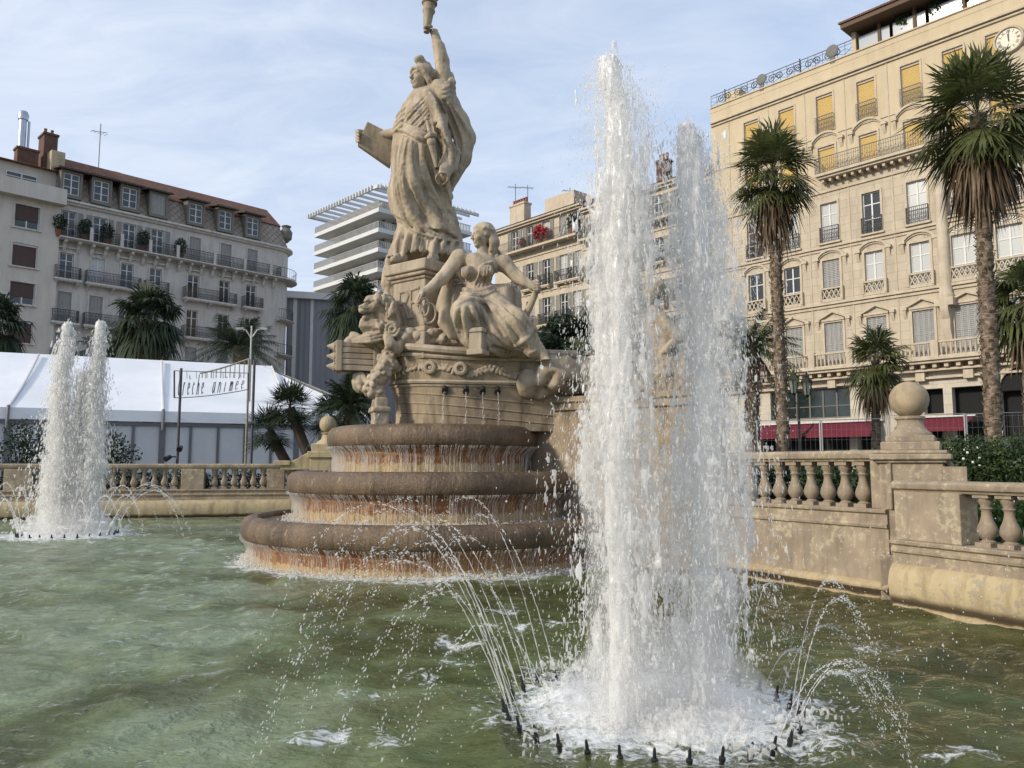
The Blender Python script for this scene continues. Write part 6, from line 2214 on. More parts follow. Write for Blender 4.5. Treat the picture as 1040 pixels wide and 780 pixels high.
def awning(px0, px1, pyt, pyb, label):
    s0, s1 = hb.sp(px0, pyt), hb.sp(px1, pyt)
    zt, zb_ = zr(pyt) + .0, zr(pyb)
    p = hb.P0 + hb.d * ((s0 + s1) / 2)
    th = thing('awning', label, 'awning', (p.x, p.y, -.5), math.atan2(hb.d.y, hb.d.x), 'burgundy awnings over the café front')
    L2 = (s1 - s0) / 2
    mb = MB()
    mb.add([(-L2, -.05, zt), (L2, -.05, zt), (L2 - .1, -1.5, zb_ + .22), (-L2 + .1, -1.5, zb_ + .22), (-L2 + .1, -1.51, zb_), (L2 - .1, -1.51, zb_), (-L2, -.05, zt - .03), (L2, -.05, zt - .03)], [(0, 1, 2, 3), (3, 2, 5, 4), (0, 3, 6), (1, 7, 2)])
    mb.build('awning_cloth', AWN, th, smooth=False)
    mb = MB(); mb.box(-L2 - .1, L2 + .1, -.22, -.02, zt + .01, zt + .09); mb.build('cassette', WHITEM, th)
    for sg in (-1, 1):
        mb = MB(); mb.tube([(sg * (L2 - .3), -.05, zt - .5), (sg * (L2 - .3), -1.45, zb_ + .2)], .03, 6); mb.build('arm', IRON_G, th)
    return th


awning(766, 827, 428, 444, 'burgundy awning nearest the tall jet, beside the two lantern lamp')
awning(828.5, 896, 428, 444, 'long burgundy awning below the dark tinted shop window')
awning(917, 990, 427, 441, 'burgundy awning just right of the stone ball')

# roof terrace: railing with ornaments, penthouse, plants
zt = ZTOP
hx = hb.sp(866, 60)
mb = MB(); mb.box(0.0, LEN, -.02, .30, zt, zt + .35); mb.box(0, LEN, -.10, .35, zt + .349, zt + .43); mb.build('parapet', CREAM, hb.root, sharp=30)
rr_ = inst('railing', railing_mesh(hx, .95, 0.0, IRON, True, False, .5), hb.root, (hx / 2, .1, zt + .43))
for x in (1.2, 4.1, 7.0):
    mb = MB(); mb.box(x - .03, x + .03, .05, .12, zt - .2, zt + 1.5); mb.build('railing_post', IRON, hb.root)
for k in range(7):
    mb = MB()
    x0 = .6 + k * 1.35
    mb.tube([(x0 + .34 * (1 - j / 22) * math.cos(j * .55) + .3, .06, zt + .88 + .30 * (1 - j / 22) * math.sin(j * .55)) for j in range(20)], .03, 5)
    mb.tube([(x0 + .30 + .34, .06, zt + .88), (x0 + .85 + .3 * math.cos(3), .06, zt + .88 + .28 * math.sin(3))], .03, 5)
    mb.tube([(x0 + .85 + .3 * (1 - j / 22) * math.cos(3 - j * .55), .06, zt + .88 + .28 * (1 - j / 22) * math.sin(3 - j * .55)) for j in range(20)], .03, 5)
    mb.build('iron_scroll', IRON, hb.root)
for (x, r0) in ((4.2, .38), (9.3, .42)):
    mb = MB()
    disc(mb, Vector((x, -.02, zt + 1.05)), Vector((0, -1, 0)), [(r0, 0), (r0, .06), (r0 * .75, .10), (r0 * .3, .07), (.01, .09)])
    mb.box(x - .16, x + .16, -.06, .02, zt + .25, zt + .75)
    mb.build('medallion', IRON_G, hb.root)
mb = MB(); mb.box(.3, 1.5, 1.5, 3.2, zt, zt + 1.9); mb.build('roof_stack', CREAM, hb.root)
# penthouse
BROWN = plain('brown_timber', (0.10, 0.062, 0.035), .7, var=.2)
pz0, pz1 = zt + .43, hb.z(33, hx, 0) - .05
mb = MB(); mb.box(hx, hx + .25, -.02, 3, zt + .43, pz1); mb.box(hx, LEN, 2.4, 6, zt, pz1); mb.build('penthouse_wall', CREAM, hb.root)
mb = MB(); mb.box(hx - .25, LEN, -1.0, 8, pz1, pz1 + .30); mb.build('eave', BROWN, hb.root)
mb = MB(); mb.add([(hx - .35, -1.1, pz1 + .302), (LEN, -1.1, pz1 + .302), (LEN, 6, pz1 + 1.5), (hx - .35, 6, pz1 + 1.5), (hx - .35, -1.1, pz1 + .42), (LEN, -1.1, pz1 + .42), (LEN, 6, pz1 + 1.62), (hx - .35, 6, pz1 + 1.62)], [(0, 1, 2, 3), (4, 5, 6, 7), (0, 1, 5, 4), (3, 0, 4, 7), (1, 2, 6, 5), (2, 3, 7, 6)])
mb.build('penthouse_roof', TILES, hb.root, smooth=False)
for i, (a, b) in enumerate(((hx + 1.9, hx + 3.7), (hx + 3.9, hx + 6.2), (hx + 6.8, hx + 9.4), (hx + 9.6, hx + 12.2))):
    mb = MB(); mb.box(a, b, 2.30, 2.395, zt + .5, pz1 - .6)
    g_ = mb.build('window', WHITEM, hb.root); mb = MB(); mb.quad((a + .08, 2.29, zt + .55), (b - .08, 2.29, zt + .55), (b - .08, 2.29, pz1 - .7), (a + .08, 2.29, pz1 - .7)); mb.build('pane', GLASS if i != 2 else CURTAIN, g_, smooth=False)
for x in (hx + 1.7, hx + 3.8, hx + 6.5, hx + 9.5):
    mb = MB(); mb.box(x - .09, x + .09, -.0, .18, zt + .43, pz1 - .002); mb.build('post', BROWN, hb.root)
# glass balustrade panels of the terrace
mb = MB()
for a in np.arange(hx + .4, LEN - 2, 2.1): mb.box(a, a + 1.9, .10, .13, zt + .44, zt + 1.35)
GPAN, tt_ = newmat('pale_glass_panel')
tt_.out(tt_.n('ShaderNodeBsdfPrincipled', {'Base Color': (.42, .45, .48, 1), 'Roughness': .08, 'Specular IOR Level': .8}).outputs[0])
mb.build('glass_panel', GPAN, hb.root)
# clock with its carved frame
cs, cz = hb.sp(1026, 42), hb.z(42, hb.sp(1026, 42))
ck = MB()
disc(ck, Vector((cs, -.02, cz)), Vector((0, -1, 0)), [(.78, 0), (.78, .26), (.74, .34), (.66, .34), (.62, .24), (.01, .24)], 36)
ck.box(cs - 1.0, cs + 1.0, -.16, .01, cz - 3.0, cz - .6)
for sg in (-1, 1): ck.tube([(cs + sg * .85, -.15, cz - .7), (cs + sg * 1.15, -.18, cz - 1.2), (cs + sg * .95, -.15, cz - 1.9), (cs + sg * 1.2, -.15, cz - 2.8)], [.16, .22, .18, .2], 8)
clk = ck.build('clock', TRIM, hb.root, sharp=40)
CKF = plain('clock_face_enamel', (0.62, 0.58, 0.46), .5)
mb = MB(); disc(mb, Vector((cs, -.265, cz)), Vector((0, -1, 0)), [(.61, 0), (.61, .006), (.001, .006)], 36); mb.build('dial', CKF, clk, smooth=False)
mb = MB()
ROM = ['XII', 'I', 'II', 'III', 'IIII', 'V', 'VI', 'VII', 'VIII', 'IX', 'X', 'XI']
GL = {'I': [((0, -.5), (0, .5))], 'V': [((-.28, .5), (0, -.5)), ((.28, .5), (0, -.5))], 'X': [((-.28, .5), (.28, -.5)), ((.28, .5), (-.28, -.5))]}
WD = {'I': .30, 'V': .62, 'X': .62}
for hI, txt in enumerate(ROM):
    a = R(90 - 30 * hI)
    up = Vector((math.cos(a), 0, math.sin(a))); rt = Vector((math.sin(a), 0, -math.cos(a)))
    c0 = Vector((cs, -.28, cz)) + up * .48
    tw = sum(WD[ch] for ch in txt); x = -tw / 2
    for ch in txt:
        for (p, q) in GL[ch]:
            k = .17
            mb.bar(c0 + rt * ((x + WD[ch] / 2 + p[0]) * k) + up * (p[1] * k), c0 + rt * ((x + WD[ch] / 2 + q[0]) * k) + up * (q[1] * k), .024, .012)
        x += WD[ch]
mb.build('numerals', BLACK, clk)
for (ang, ln, wd) in ((88, .53, .035), (96, .34, .05)):
    a = R(ang); mb = MB(); mb.bar((cs - .1 * math.cos(a), -.30, cz - .1 * math.sin(a)), (cs + ln * math.cos(a), -.30, cz + ln * math.sin(a)), wd, .012); mb.build('clock_hand', BLACK, clk)

# ------------------------------------------------------------------ the lower terrace houses left of it, in the same street
def terrace_house(name, label, s0, s1, ref, rows, kinds, wcols, wallm, roofpy, seed):
    fa = Facade(name, label, 'building', hb.P0 + hb.d * s0, hb.d)
    Lh = s1 - s0; sref = fa.sp(ref, 250)
    ztop = fa.z(roofpy, sref)
    cs_ = [fa.sp(px, 250) for px in wcols]
    ops = []
    for (za, zb_, w_) in rows:
        for c in cs_: ops.append((c - w_ / 2, c + w_ / 2, fa.z(zb_, sref), fa.z(za, sref)))
    mb = MB(); wall_mesh(mb, 0, Lh, 0, ztop, ops); shell(mb, 0, Lh, 0, ztop, 11); mb.build('wall', wallm, fa.root, smooth=False, fix=False)
    mb = MB()
    mb.box(-.05, Lh + .05, -.5, .01, ztop - .18, ztop + .02); mb.box(0, Lh, -.3, .012, ztop - .36, ztop - .179)
    for (za, zb_, w_) in rows[1:]:
        z = fa.z(za, sref) + .55; mb.box(0, Lh, -.1, .01, z, z + .14)
    mb.build('stone_trim', TRIM, fa.root, sharp=30)
    mb = MB()
    mb.add([(-.1, -.6, ztop + .02), (Lh + .1, -.6, ztop + .02), (Lh + .1, 5.5, ztop + 2.4), (-.1, 5.5, ztop + 2.4), (Lh + .1, 11.4, ztop + .02), (-.1, 11.4, ztop + .02)], [(0, 1, 2, 3), (3, 2, 4, 5), (0, 3, 5), (1, 4, 2), (0, 5, 4, 1)])
    mb.build('roof', TILES, fa.root, smooth=False)
    for ri, (za, zb_, w_) in enumerate(rows):
        z0 = fa.z(zb_, sref); h = fa.z(za, sref) - z0
        for ci, c in enumerate(cs_):
            k = kinds[(ri * 5 + ci * 3 + seed) % len(kinds)]
            win(fa, c, z0, w_, h, k, sur=(.10, .04, False))
            if k != 'shutter': side_shutters(fa, c, z0, w_, h, SHUT_G, .45)
            if ri > 0: balcony(fa, c, z0 - .02, w_ + .5, 1.0, .45, IRON, .12, TRIM, 2)
    za, zb_, w_ = rows[0]
    z0 = fa.z(zb_, sref)
    mb = MB(); mb.box(0.1, Lh - .1, -.85, .01, z0 - .2, z0 - .02)
    bo = inst('balcony', mb.mesh('balcony', TRIM), fa.root)
    inst('railing', railing_mesh(Lh - .3, 1.0, .75, IRON_G, False, True, .13), bo, (Lh / 2, 0, z0 - .02))
    return fa, ztop


sA0 = hb.sp(503, 232); sAB = hb.sp(592, 212)
fa1, zt1 = terrace_house('terrace_house', 'cream terrace house with red flowers on its top balcony, behind the seated statue', sA0, sAB, 560, [(223, 247, .95), (262, 289, .95), (301, 329, .95), (342, 370, .95), (383, 410, 1.0)], ['dark', 'casement', 'shutter', 'curtain'], (523, 538.5, 555, 572.5, 586), TRIM, 217.5, 1)
fa2, zt2 = terrace_house('terrace_house', 'cream terrace house with dark chimney, seen between the two tall jets', sAB + .02, -.06, 690, [(192, 218, 1.0), (236, 262, 1.0), (280, 306, 1.0), (322, 350, 1.0)], ['dark', 'curtain', 'dark', 'casement'], (604, 625, 647, 669, 692, 712), TRIM, 182, 2)
BRICK = stone('chimney_brick', (0.19, 0.105, 0.075), (0.11, 0.06, 0.045), (0.05, 0.04, 0.03), .5, 2, bump=.4, block=(.25, .09), bd=.012)
POT = plain('terracotta_pot', (0.26, 0.095, 0.05), .8)


def chimney(fa, s, y, z, w, dpt, h, mat, pots, label=None):
    mb = MB(); mb.box(s - w / 2, s + w / 2, y, y + dpt, z, z + h); mb.box(s - w / 2 - .08, s + w / 2 + .08, y - .08, y + dpt + .08, z + h - .18, z + h)
    c = mb.build('chimney', mat, fa.root)
    for i in range(pots):
        x = s - w / 2 + w * (i + .5) / pots
        mb = MB(); mb.lathe([(.14, z + h - .01), (.11, z + h + .45), (.14, z + h + .48), (.13, z + h + .55)], (x, y + dpt / 2, 0), 8); mb.build('chimney_pot', POT, c)
    return c


chimney(fa1, fa1.sp(528, 210, 3) + .0, 2.6, zt1 - .2, 2.1, .9, 3.6, TRIM, 6)
chimney(fa2, fa2.sp(674, 180, 2.5), 2.2, zt2, 1.0, .8, 3.1, BRICK, 3)
mb = MB(); s_ = fa1.sp(567, 215, 3); mb.box(s_ - 1.6, s_ + 2.2, 2.8, 5, zt1 + .6, zt1 + 2.9); mb.build('roof_room', TRIM, fa1.root)
pA = fa1.P0 + fa1.d * fa1.sp(525, 200, 3)
nI = Vector((-fa1.d.y, fa1.d.x))
for (px, hh, y_, lb) in ((523.5, 2.4, 3.0, 'thin television aerial on the chimney behind the seated statue'), (536, 1.9, 3.2, 'television aerial just right of the cream chimney'), (579, 2.2, 4.0, 'television aerial on the tiled roof beside the tall jet')):
    q = fa1.P0 + fa1.d * fa1.sp(px, 205, y_) + nI * y_
    tv_aerial((q.x, q.y, zt1 - .5 + (3.3 if px < 540 else 1.6)), hh, lb)
q = hb.P0 + hb.d * hb.sp(905, 10, 3) + nI * 3
tv_aerial((q.x, q.y, pz1 + .6), 3.2, 'television aerial on the penthouse roof of the cream corner building')

# ------------------------------------------------------------------ grey mansard building on the left
LD = Vector((0.693, 0.721)).normalized()
gb = Facade('mansard_building', 'grey stone apartment building with scaled mansard roof, dormers and long balconies', 'building', (-36.3, 61.3), LD)
lc = [gb.sp(px, 240) for px in (69, 101, 131, 160, 198.5, 230, 257)]
SL = lc[1]


def zl(py): return gb.z(py, SL)


LL = gb.sp(282, 250)
ZC = zl(212.5); ZB4 = zl(249)
rowsL = [(221, 246.5), (262.5, 289), (301, 331.5), (342, 370), (382, 408)]
ops = []
for (a, b) in rowsL:
    for c in lc: ops.append((c - .52, c + .52, zl(b), zl(a)))
mb = MB(); wall_mesh(mb, 0, LL, 0, ZC, ops); shell(mb, 0, LL, 0, ZC, 12); mb.build('wall', GREYW, gb.root, smooth=False, fix=False)
# rounded corner at the right end
mb = MB(); mb.lathe([(2.0, 0), (2.0, ZC)], (LL, 2.0, 0), 28, -PI / 2, PI / 2); mb.build('corner_wall', GREYW, gb.root)
path = [(0, 0), (LL, 0)] + [(LL + 2.0 * math.sin(a), 2.0 - 2.0 * math.cos(a)) for a in np.linspace(.15, PI / 2, 9)]
mb = MB(); mb.sweep([(.01, -.30), (-.22, -.22), (-.28, -.10), (-.45, -.04), (-.45, .12), (.01, .14)], [(x, y, ZC) for x, y in path]); mb.build('cornice', GREYT, gb.root, sharp=30)
# long balcony with consoles and iron railing
mb = MB(); mb.sweep([(.01, -.20), (-.75, -.20), (-.95, -.10), (-.95, 0), (.01, 0)], [(x, y, ZB4) for x, y in path])
for x in np.arange(.4, LL, 1.02):
    mb.prism([(0, 0), (-.75, 0), (-.72, -.18), (-.40, -.32), (-.30, -.65), (0, -.95)], (x, .01, ZB4 - .195), (0, 1, 0), (0, 0, 1), (.22, 0, 0))
bo = inst('balcony', mb.mesh('balcony', GREYT, sharp=30), gb.root)
inst('railing', railing_mesh(LL - .1, 1.0, .85, IRON, True, True, .13), bo, (LL / 2, 0, ZB4))
for x in lc:
    mb = MB(); mb.box(x + 1.35, x + 1.60, -.95, -.72, ZB4, ZB4 + 1.08); mb.build('stone_post', GREYT, bo)
mb = MB()
arc = [(LL + 2.85 * math.sin(a), 2.0 - 2.85 * math.cos(a)) for a in np.linspace(0, PI / 2, 14)]
for z in (.98, .08): mb.tube([(x, y, ZB4 + z) for x, y in arc], .025, 5)
for x, y in arc: mb.tube([(x, y, ZB4), (x, y, ZB4 + 1)], .015, 4)
mb.build('railing', IRON, bo)
for c in lc:
    mb = MB(); z = zl(262.5) + .35; mb.box(c - .75, c + .75, -.2, .01, z, z + .12); mb.build('window_hood', GREYT, gb.root)
for ri, (a, b) in enumerate(rowsL):
    for ci, c in enumerate(lc):
        z0 = zl(b); h = zl(a) - z0
        if ri == 0:
            win(gb, c, z0, 1.04, h, 'casement' if ci < 4 else 'shutter', sur=(.12, .05, False), smat=GREYT)
            if ci < 4: side_shutters(gb, c, z0, 1.04, h, SHUT_G, .5)
        elif ri == 1: win(gb, c, z0, 1.04, h, ['casement', 'curtain', 'casement', 'casement', 'dark', 'dark', 'dark'][ci], sur=(.12, .05, False), smat=GREYT)
        else: win(gb, c, z0, 1.04, h, 'shutter' if (ci < 2 or ri > 2) else 'casement', sur=(.12, .05, False), smat=GREYT)
for (za, grp) in ((289, [(0, 0), (1, 2), (3, 3), (4, 5), (6, 6)]), (331.5, [(0, 0), (1, 2), (3, 3), (4, 5), (6, 6)]), (370, [(0, 0), (1, 1), (2, 2), (3, 3), (4, 4), (5, 5), (6, 6)])):
    for (i, j) in grp:
        s = (lc[i] + lc[j]) / 2; w_ = lc[j] - lc[i] + 1.9
        balcony(gb, s, zl(za), w_, .98, .62, IRON, .16, GREYT, 2 + (j - i))
for py in (295, 337):   # corner balconies
    z = zl(py) - .2
    mb = MB(); mb.sweep([(.01, -.22), (-.55, -.18), (-.75, -.06), (-.75, 0), (.01, 0)], [(LL + 2.0 * math.sin(a), 2.0 - 2.0 * math.cos(a), z) for a in np.linspace(.0, PI / 2, 10)])
    b_ = mb.build('balcony', GREYT, gb.root, sharp=30)
    mb = MB()
    arc = [(LL + 2.65 * math.sin(a), 2.0 - 2.65 * math.cos(a)) for a in np.linspace(0, PI / 2, 16)]
    for zz in (.98, .08): mb.tube([(x, y, z + zz) for x, y in arc], .025, 5)
    for x, y in arc: mb.tube([(x, y, z), (x, y, z + 1)], .016, 4)
    mb.build('railing', IRON, b_)
# mansard and dormers
ZM = zl(182.5)
mb = MB()
mb.add([(0, .1, ZC + .14), (LL + 1.2, .1, ZC + .14), (LL + .7, 1.1, ZM), (0, 1.1, ZM), (LL + 2.0, 2.0, ZC + .14), (LL + 1.4, 2.6, ZM), (LL + 2, 12, ZC + .14), (LL + 1.4, 12, ZM), (0, 12, ZC + .14), (0, 12, ZM)], [(0, 1, 2, 3), (1, 4, 5, 2), (4, 6, 7, 5), (0, 3, 9, 8), (3, 2, 5, 7, 9)])
mb.build('mansard', SLATE, gb.root, smooth=False)
ZRG = gb.z(168.5, SL, 2.6) - .6
mb = MB(); mb.add([(-.05, .95, ZM + .01), (LL + .8, .95, ZM + .01), (LL + .1, 2.6, ZRG + .6), (-.05, 2.6, ZRG + .6), (LL + 1.5, 2.6, ZM + .01), (LL + 1.5, 12, ZM + .01), (-.05, 12, ZM + .01)], [(0, 1, 2, 3), (1, 4, 2), (4, 5, 2), (2, 5, 6, 3), (0, 3, 6), (0, 6, 5, 4, 1)])
mb.build('roof', TILES, gb.root, smooth=False)
WOODG = plain('grey_dormer_wood', (0.16, 0.15, 0.12), .7)
for i, px in enumerate((72, 103, 132, 161.5, 200, 230, 258)):
    s = gb.sp(px, 200)
    z0 = zl(204.5); h = zl(184) - z0
    mb = MB(); mb.box(s - .80, s - .62, -.05, 1.6, z0 - .25, z0 + h + .2); mb.box(s + .62, s + .80, -.05, 1.6, z0 - .25, z0 + h + .2); mb.box(s - .80, s + .80, -.055, 1.6, z0 - .30, z0 - .02); mb.box(s - .80, s + .80, -.053, 1.6, z0 + h, z0 + h + .21)
    dm = mb.build('dormer', WOODG, gb.root)
    mb = MB(); mb.add([(s - 1.1, -.45, z0 + h + .18), (s + 1.1, -.45, z0 + h + .18), (s + 1.1, 1.8, z0 + h + .62), (s - 1.1, 1.8, z0 + h + .62), (s - 1.1, -.45, z0 + h + .32), (s + 1.1, -.45, z0 + h + .32), (s + 1.1, 1.8, z0 + h + .78), (s - 1.1, 1.8, z0 + h + .78)], [(0, 3, 2, 1), (4, 5, 6, 7), (0, 1, 5, 4), (1, 2, 6, 5), (2, 3, 7, 6), (3, 0, 4, 7)])
    mb.build('dormer_roof', plain('old_dark_tiles', (.07, .055, .045), .9, var=.4) if i == 0 else bpy.data.materials['old_dark_tiles'], dm, smooth=False)
    a, b = win_meshes('casement' if i != 3 else 'shutter', 1.2, h)
    o = inst('window', a, dm, (s, -.02, z0)); inst(b.name.split('.')[0], b, o)
for (px, z_, w_) in ((118, 1.2, 2.4), (157, .9, .8), (189, 1.0, 1.5)):
    s = gb.sp(px, 170, 5)
    mb = MB(); mb.prism([(0, 0), (w_, 0), (w_ * .62, z_ * 1.2), (w_ * .35, z_ * 1.2)], (s - w_ / 2, 4.6, ZRG - .1), (1, 0, 0), (0, 0, 1), (0, 1.2, 0)); mb.build('skylight', GREYT, gb.root, smooth=False)
s = gb.sp(289, 230); mb = MB(); mb.lathe([(.15, ZM - 1.6), (.55, ZM - 1.2), (.6, ZM - .5), (.35, ZM - .1), (.5, ZM + .1), (.1, ZM + .25)], (LL + 1.4, .9, 0), 12); mb.build('corner_finial', WOODG, gb.root)
chimney(gb, gb.sp(50, 170, 2.5), 2.4, ZM - .5, 1.0, 1.6, 4.2, BRICK, 2)
mb = MB(); mb.box(-.4, .6, 1.2, 4.2, ZC, ZM + 1.9); mb.build('party_wall', stone('yellow_render', (.50, .42, .27), (.42, .34, .22), scale=1), gb.root)
q = gb.P0 + gb.d * gb.sp(100, 170, 4) + Vector((-gb.d.y, gb.d.x)) * 4
tv_aerial((q.x, q.y, ZRG - .6), 5.2, 'tall thin television aerial on the tiled roof of the mansard building', 1.0)

# ------------------------------------------------------------------ plain cream block at the far left
pl = Facade('apartment_block', 'plain cream apartment block with brown roller blinds at the left edge', 'building', (-36.3, 61.3) - LD * 14 + Vector((.721, -.693)) * .5 if False else (Vector((-36.3, 61.3)) - LD * 14 + Vector((.721, -.693)) * .45), LD)
PLAINW = stone('pale_render', (0.58, 0.535, 0.47), (0.52, 0.475, 0.41), (.22, .18, .15), .2, .7, bump=.15)
Lp = 14 + .05
sp0 = pl.sp(25, 260)
rowsP = [(209, 232), (248, 271), (287, 309), (326, 348), (366, 390)]


def zp(py): return pl.z(py, sp0)


ops = []
pc_ = [sp0, sp0 - 3.9, sp0 - 7.6]
for (a, b) in rowsP:
    for c in pc_: ops.append((c - .85, c + .85, zp(b), zp(a)))
ZPT = zp(200)
mb = MB(); wall_mesh(mb, 0, Lp, 0, ZPT, ops); shell(mb, 0, Lp, 0, ZPT, 12); mb.build('wall', PLAINW, pl.root, smooth=False, fix=False)
for ri, (a, b) in enumerate(rowsP):
    for c in pc_:
        h = zp(a) - zp(b)
        if ri in (0, 2):
            win(pl, c, zp(b), 1.7, h, 'dark', sur=(.12, .05, True), smat=GREYT); m1, m2 = win_meshes('brownblind', 1.62, h * .66); inst('blind', m2, pl.root, (c, -.06, zp(b) + h * .34))
        else: win(pl, c, zp(b), 1.7, h, 'brownblind', sur=(.12, .05, True), smat=GREYT)
mb = MB(); mb.box(-.1, Lp + .15, -.85, .0, ZPT - .25, ZPT + 1.0); mb.build('terrace_parapet', PLAINW, pl.root)
mb = MB(); mb.box(0, Lp, 1.6, 10, ZPT, ZPT + 3.0); tw = mb.build('terrace_room', PLAINW, pl.root)
a_, b_ = win_meshes('casement', 2.2, 1.3)
for px in (21, -20): o = inst('window', a_, pl.root, (pl.sp(px, 198, 1.5), 1.42, ZPT + .95)); inst('pane', b_, o)
mb = MB(); mb.add([(-.1, 1.0, ZPT + 2.95), (Lp + .2, 1.0, ZPT + 2.95), (Lp + .2, 6, ZPT + 4.7), (-.1, 6, ZPT + 4.7), (Lp + .2, 11, ZPT + 2.95), (-.1, 11, ZPT + 2.95)], [(0, 1, 2, 3), (3, 2, 4, 5), (0, 3, 5), (1, 4, 2), (0, 5, 4, 1)])
mb.build('roof', TILES, pl.root, smooth=False)
chimney(pl, pl.sp(27, 160, 3), 2.6, ZPT + 2.6, 1.5, 1.0, 2.2, BRICK, 0)
STEEL = plain('dull_steel', (.42, .43, .46), .35, .9)
s = pl.sp(22, 150, 3); mb = MB(); mb.tube([(s, 3.1, ZPT + 4.6), (s, 3.1, ZPT + 7.4)], .28, 14); mb.lathe([(.36, ZPT + 7.2), (.42, ZPT + 7.6), (.30, ZPT + 7.9)], (s, 3.1, 0), 14); mb.tube([(s + .45, 3.1, ZPT + 4.6), (s + .45, 3.1, ZPT + 7.2)], .09, 8); mb.build('metal_flue', STEEL, pl.root, sharp=50)

# ------------------------------------------------------------------ modern white slab block in the distance
mc = at(383, 300, 112.0)
MW = plain('white_concrete', (.58, .585, .57), .7, var=.08, scale=.6)
MBG = plain('beige_panel', (.42, .36, .28), .8, var=.10, scale=.8)
md1 = Vector((0.69, -0.724)).normalized()      # left face runs left to right towards the corner
mo = Vector((mc.x, mc.y)) - md1 * 18.5
mdn = Facade('modern_block', 'distant modern white apartment block of stacked balcony slabs with a pergola roof', 'building', mo, md1)
sc0 = 18.5


def zm(py): return mdn.z(py, sc0)


lev = [zm(p) for p in (211, 231.5, 251.5, 272, 292, 312, 332, 352)]
W2 = 18.0
mb = MB(); mb.box(2.2, sc0 - 2.4, 2.4, W2 - 2.4, 0, zm(197)); mb.build('core', MBG, mdn.root)
mb = MB()
for z in lev: mb.box(0, sc0, 0, W2, z - .55, z + .10)
mb.build('floor_slab', MW, mdn.root, bevel=.05)
GR = plain('grey_slat_rail', (.33, .33, .32), .6, var=.05)
mb = MB()
for z in lev:
    for (x0, y0, x1, y1) in ((.1, .1, sc0 - .1, .1), (sc0 - .1, .1, sc0 - .1, W2 - .1)):
        a = Vector((x0, y0, 0)); b = Vector((x1, y1, 0)); L_ = (b - a).length; d_ = (b - a) / L_; n_ = int(L_ / .32)
        mb.bar(a + Vector((0, 0, z + 1.1)), b + Vector((0, 0, z + 1.1)), .08)
        for i in range(n_): p = a + d_ * (L_ * i / n_); mb.box(p.x - .07, p.x + .07, p.y - .04, p.y + .04, z + .1, z + 1.08)
mb.build('slat_railing', GR, mdn.root)
for z in lev[1:]:
    for (x, w_) in ((4.5, 1.6), (9.0, 1.8), (14.2, 2.4)):
        mb = MB(); mb.box(x, x + w_, 2.33, 2.41, z + .1, z + 2.2); mb.build('window', GLASS, mdn.root)
    for (y, w_) in ((4.0, 4.5), (11, 3.5)):
        mb = MB(); mb.box(sc0 - 2.41, sc0 - 2.33, y, y + w_, z + .1, z + 2.2); mb.build('window', GLASS, mdn.root)
zp_ = zm(193)
mb = MB(); mb.box(-.8, sc0 + .8, -.8, -.5, zp_, zp_ + .5); mb.box(sc0 + .5, sc0 + .8, -.5, W2 + .8, zp_, zp_ + .5); mb.box(-.8, -.5, -.5, W2, zp_, zp_ + .5)
for i in range(10): x = -.3 + i * 2.0; mb.box(x, x + .25, -.5, W2, zp_ + .06, zp_ + .44)
for i in range(24): x = -.5 + i * .8; mb.box(x, x + .18, -1.1, -.79, zp_ - .05, zp_ + .58)
for i in range(22): y = -.5 + i * .85; mb.box(sc0 + .79, sc0 + 1.1, y, y + .18, zp_ - .05, zp_ + .58)
mb.build('pergola', MW, mdn.root)
mb = MB(); mb.box(9, 12, 4, 8, zm(197), zm(186)); mb.build('lift_house', MBG, mdn.root)

# ------------------------------------------------------------------ grey clad hall between the mansard block and the statue
hp = at(292, 300, 82.0)
hl = Facade('clad_hall', 'grey metal clad hall with pale flat roof left of the lion', 'building', (hp.x, hp.y), (.96, .28))
ZH = hl.z(303, 0)
m_, t_ = newmat('ribbed_grey_cladding')
v_ = t_.coords((1, 1, .05)); wv = t_.n('ShaderNodeTexWave', {'Vector': v_, 'Scale': .55, 'Distortion': .0}, bands_direction='X').outputs[1]
n_ = t_.noise(v_, .6, 4)
t_.out(t_.n('ShaderNodeBsdfPrincipled', {'Base Color': t_.ramp(n_, [(.3, (.15, .155, .175)), (.7, (.23, .235, .26))]), 'Roughness': .5, 'Normal': t_.bump(wv, .6, .1)}).outputs[0])
mb = MB(); mb.box(0, 17, 0, 14, 0, ZH); mb.build('wall', m_, hl.root, smooth=False)
mb = MB(); mb.box(-.4, 17.4, -.6, 14.4, ZH, ZH + .7); mb.build('roof', MW, hl.root)
mb = MB(); mb.box(.6, 1.0, -.1, .0, 0, ZH - .02); mb.box(2.4, 2.7, -.08, .0, 0, ZH - .02); mb.build('pilaster', MW, hl.root)
# ================================================================== PALMS, TREES AND SHRUBS
def leaf_mat(name, a, b, trans=.25, scale=3.0):
    m, t = newmat(name)
    n = t.noise(t.coords(), scale, 4, .7)
    c = t.ramp(n, [(.3, a), (.7, b)])
    p = t.n('ShaderNodeBsdfPrincipled', {'Base Color': c, 'Roughness': .5, 'Specular IOR Level': .35}).outputs[0]
    tr = t.n('ShaderNodeBsdfTranslucent', {'Color': c}).outputs[0]
    t.out(t.n('ShaderNodeMixShader', {0: trans, 1: p, 2: tr}).outputs[0])
    return m


PALMG = leaf_mat('palm_leaf', (.038, .050, .015), (.125, .140, .050), .25, 1.6)
PALMD = leaf_mat('dark_palm_leaf', (.018, .030, .014), (.042, .062, .028))
DEAD = leaf_mat('dead_palm_leaf', (.095, .062, .034), (.21, .145, .08), .15)
SHRUB = leaf_mat('shrub_leaf', (.022, .042, .014), (.060, .095, .030))
SHRUBD = leaf_mat('dark_shrub_leaf', (.014, .028, .014), (.035, .058, .026))
PALE = leaf_mat('pale_leaf', (.12, .14, .07), (.30, .30, .17))


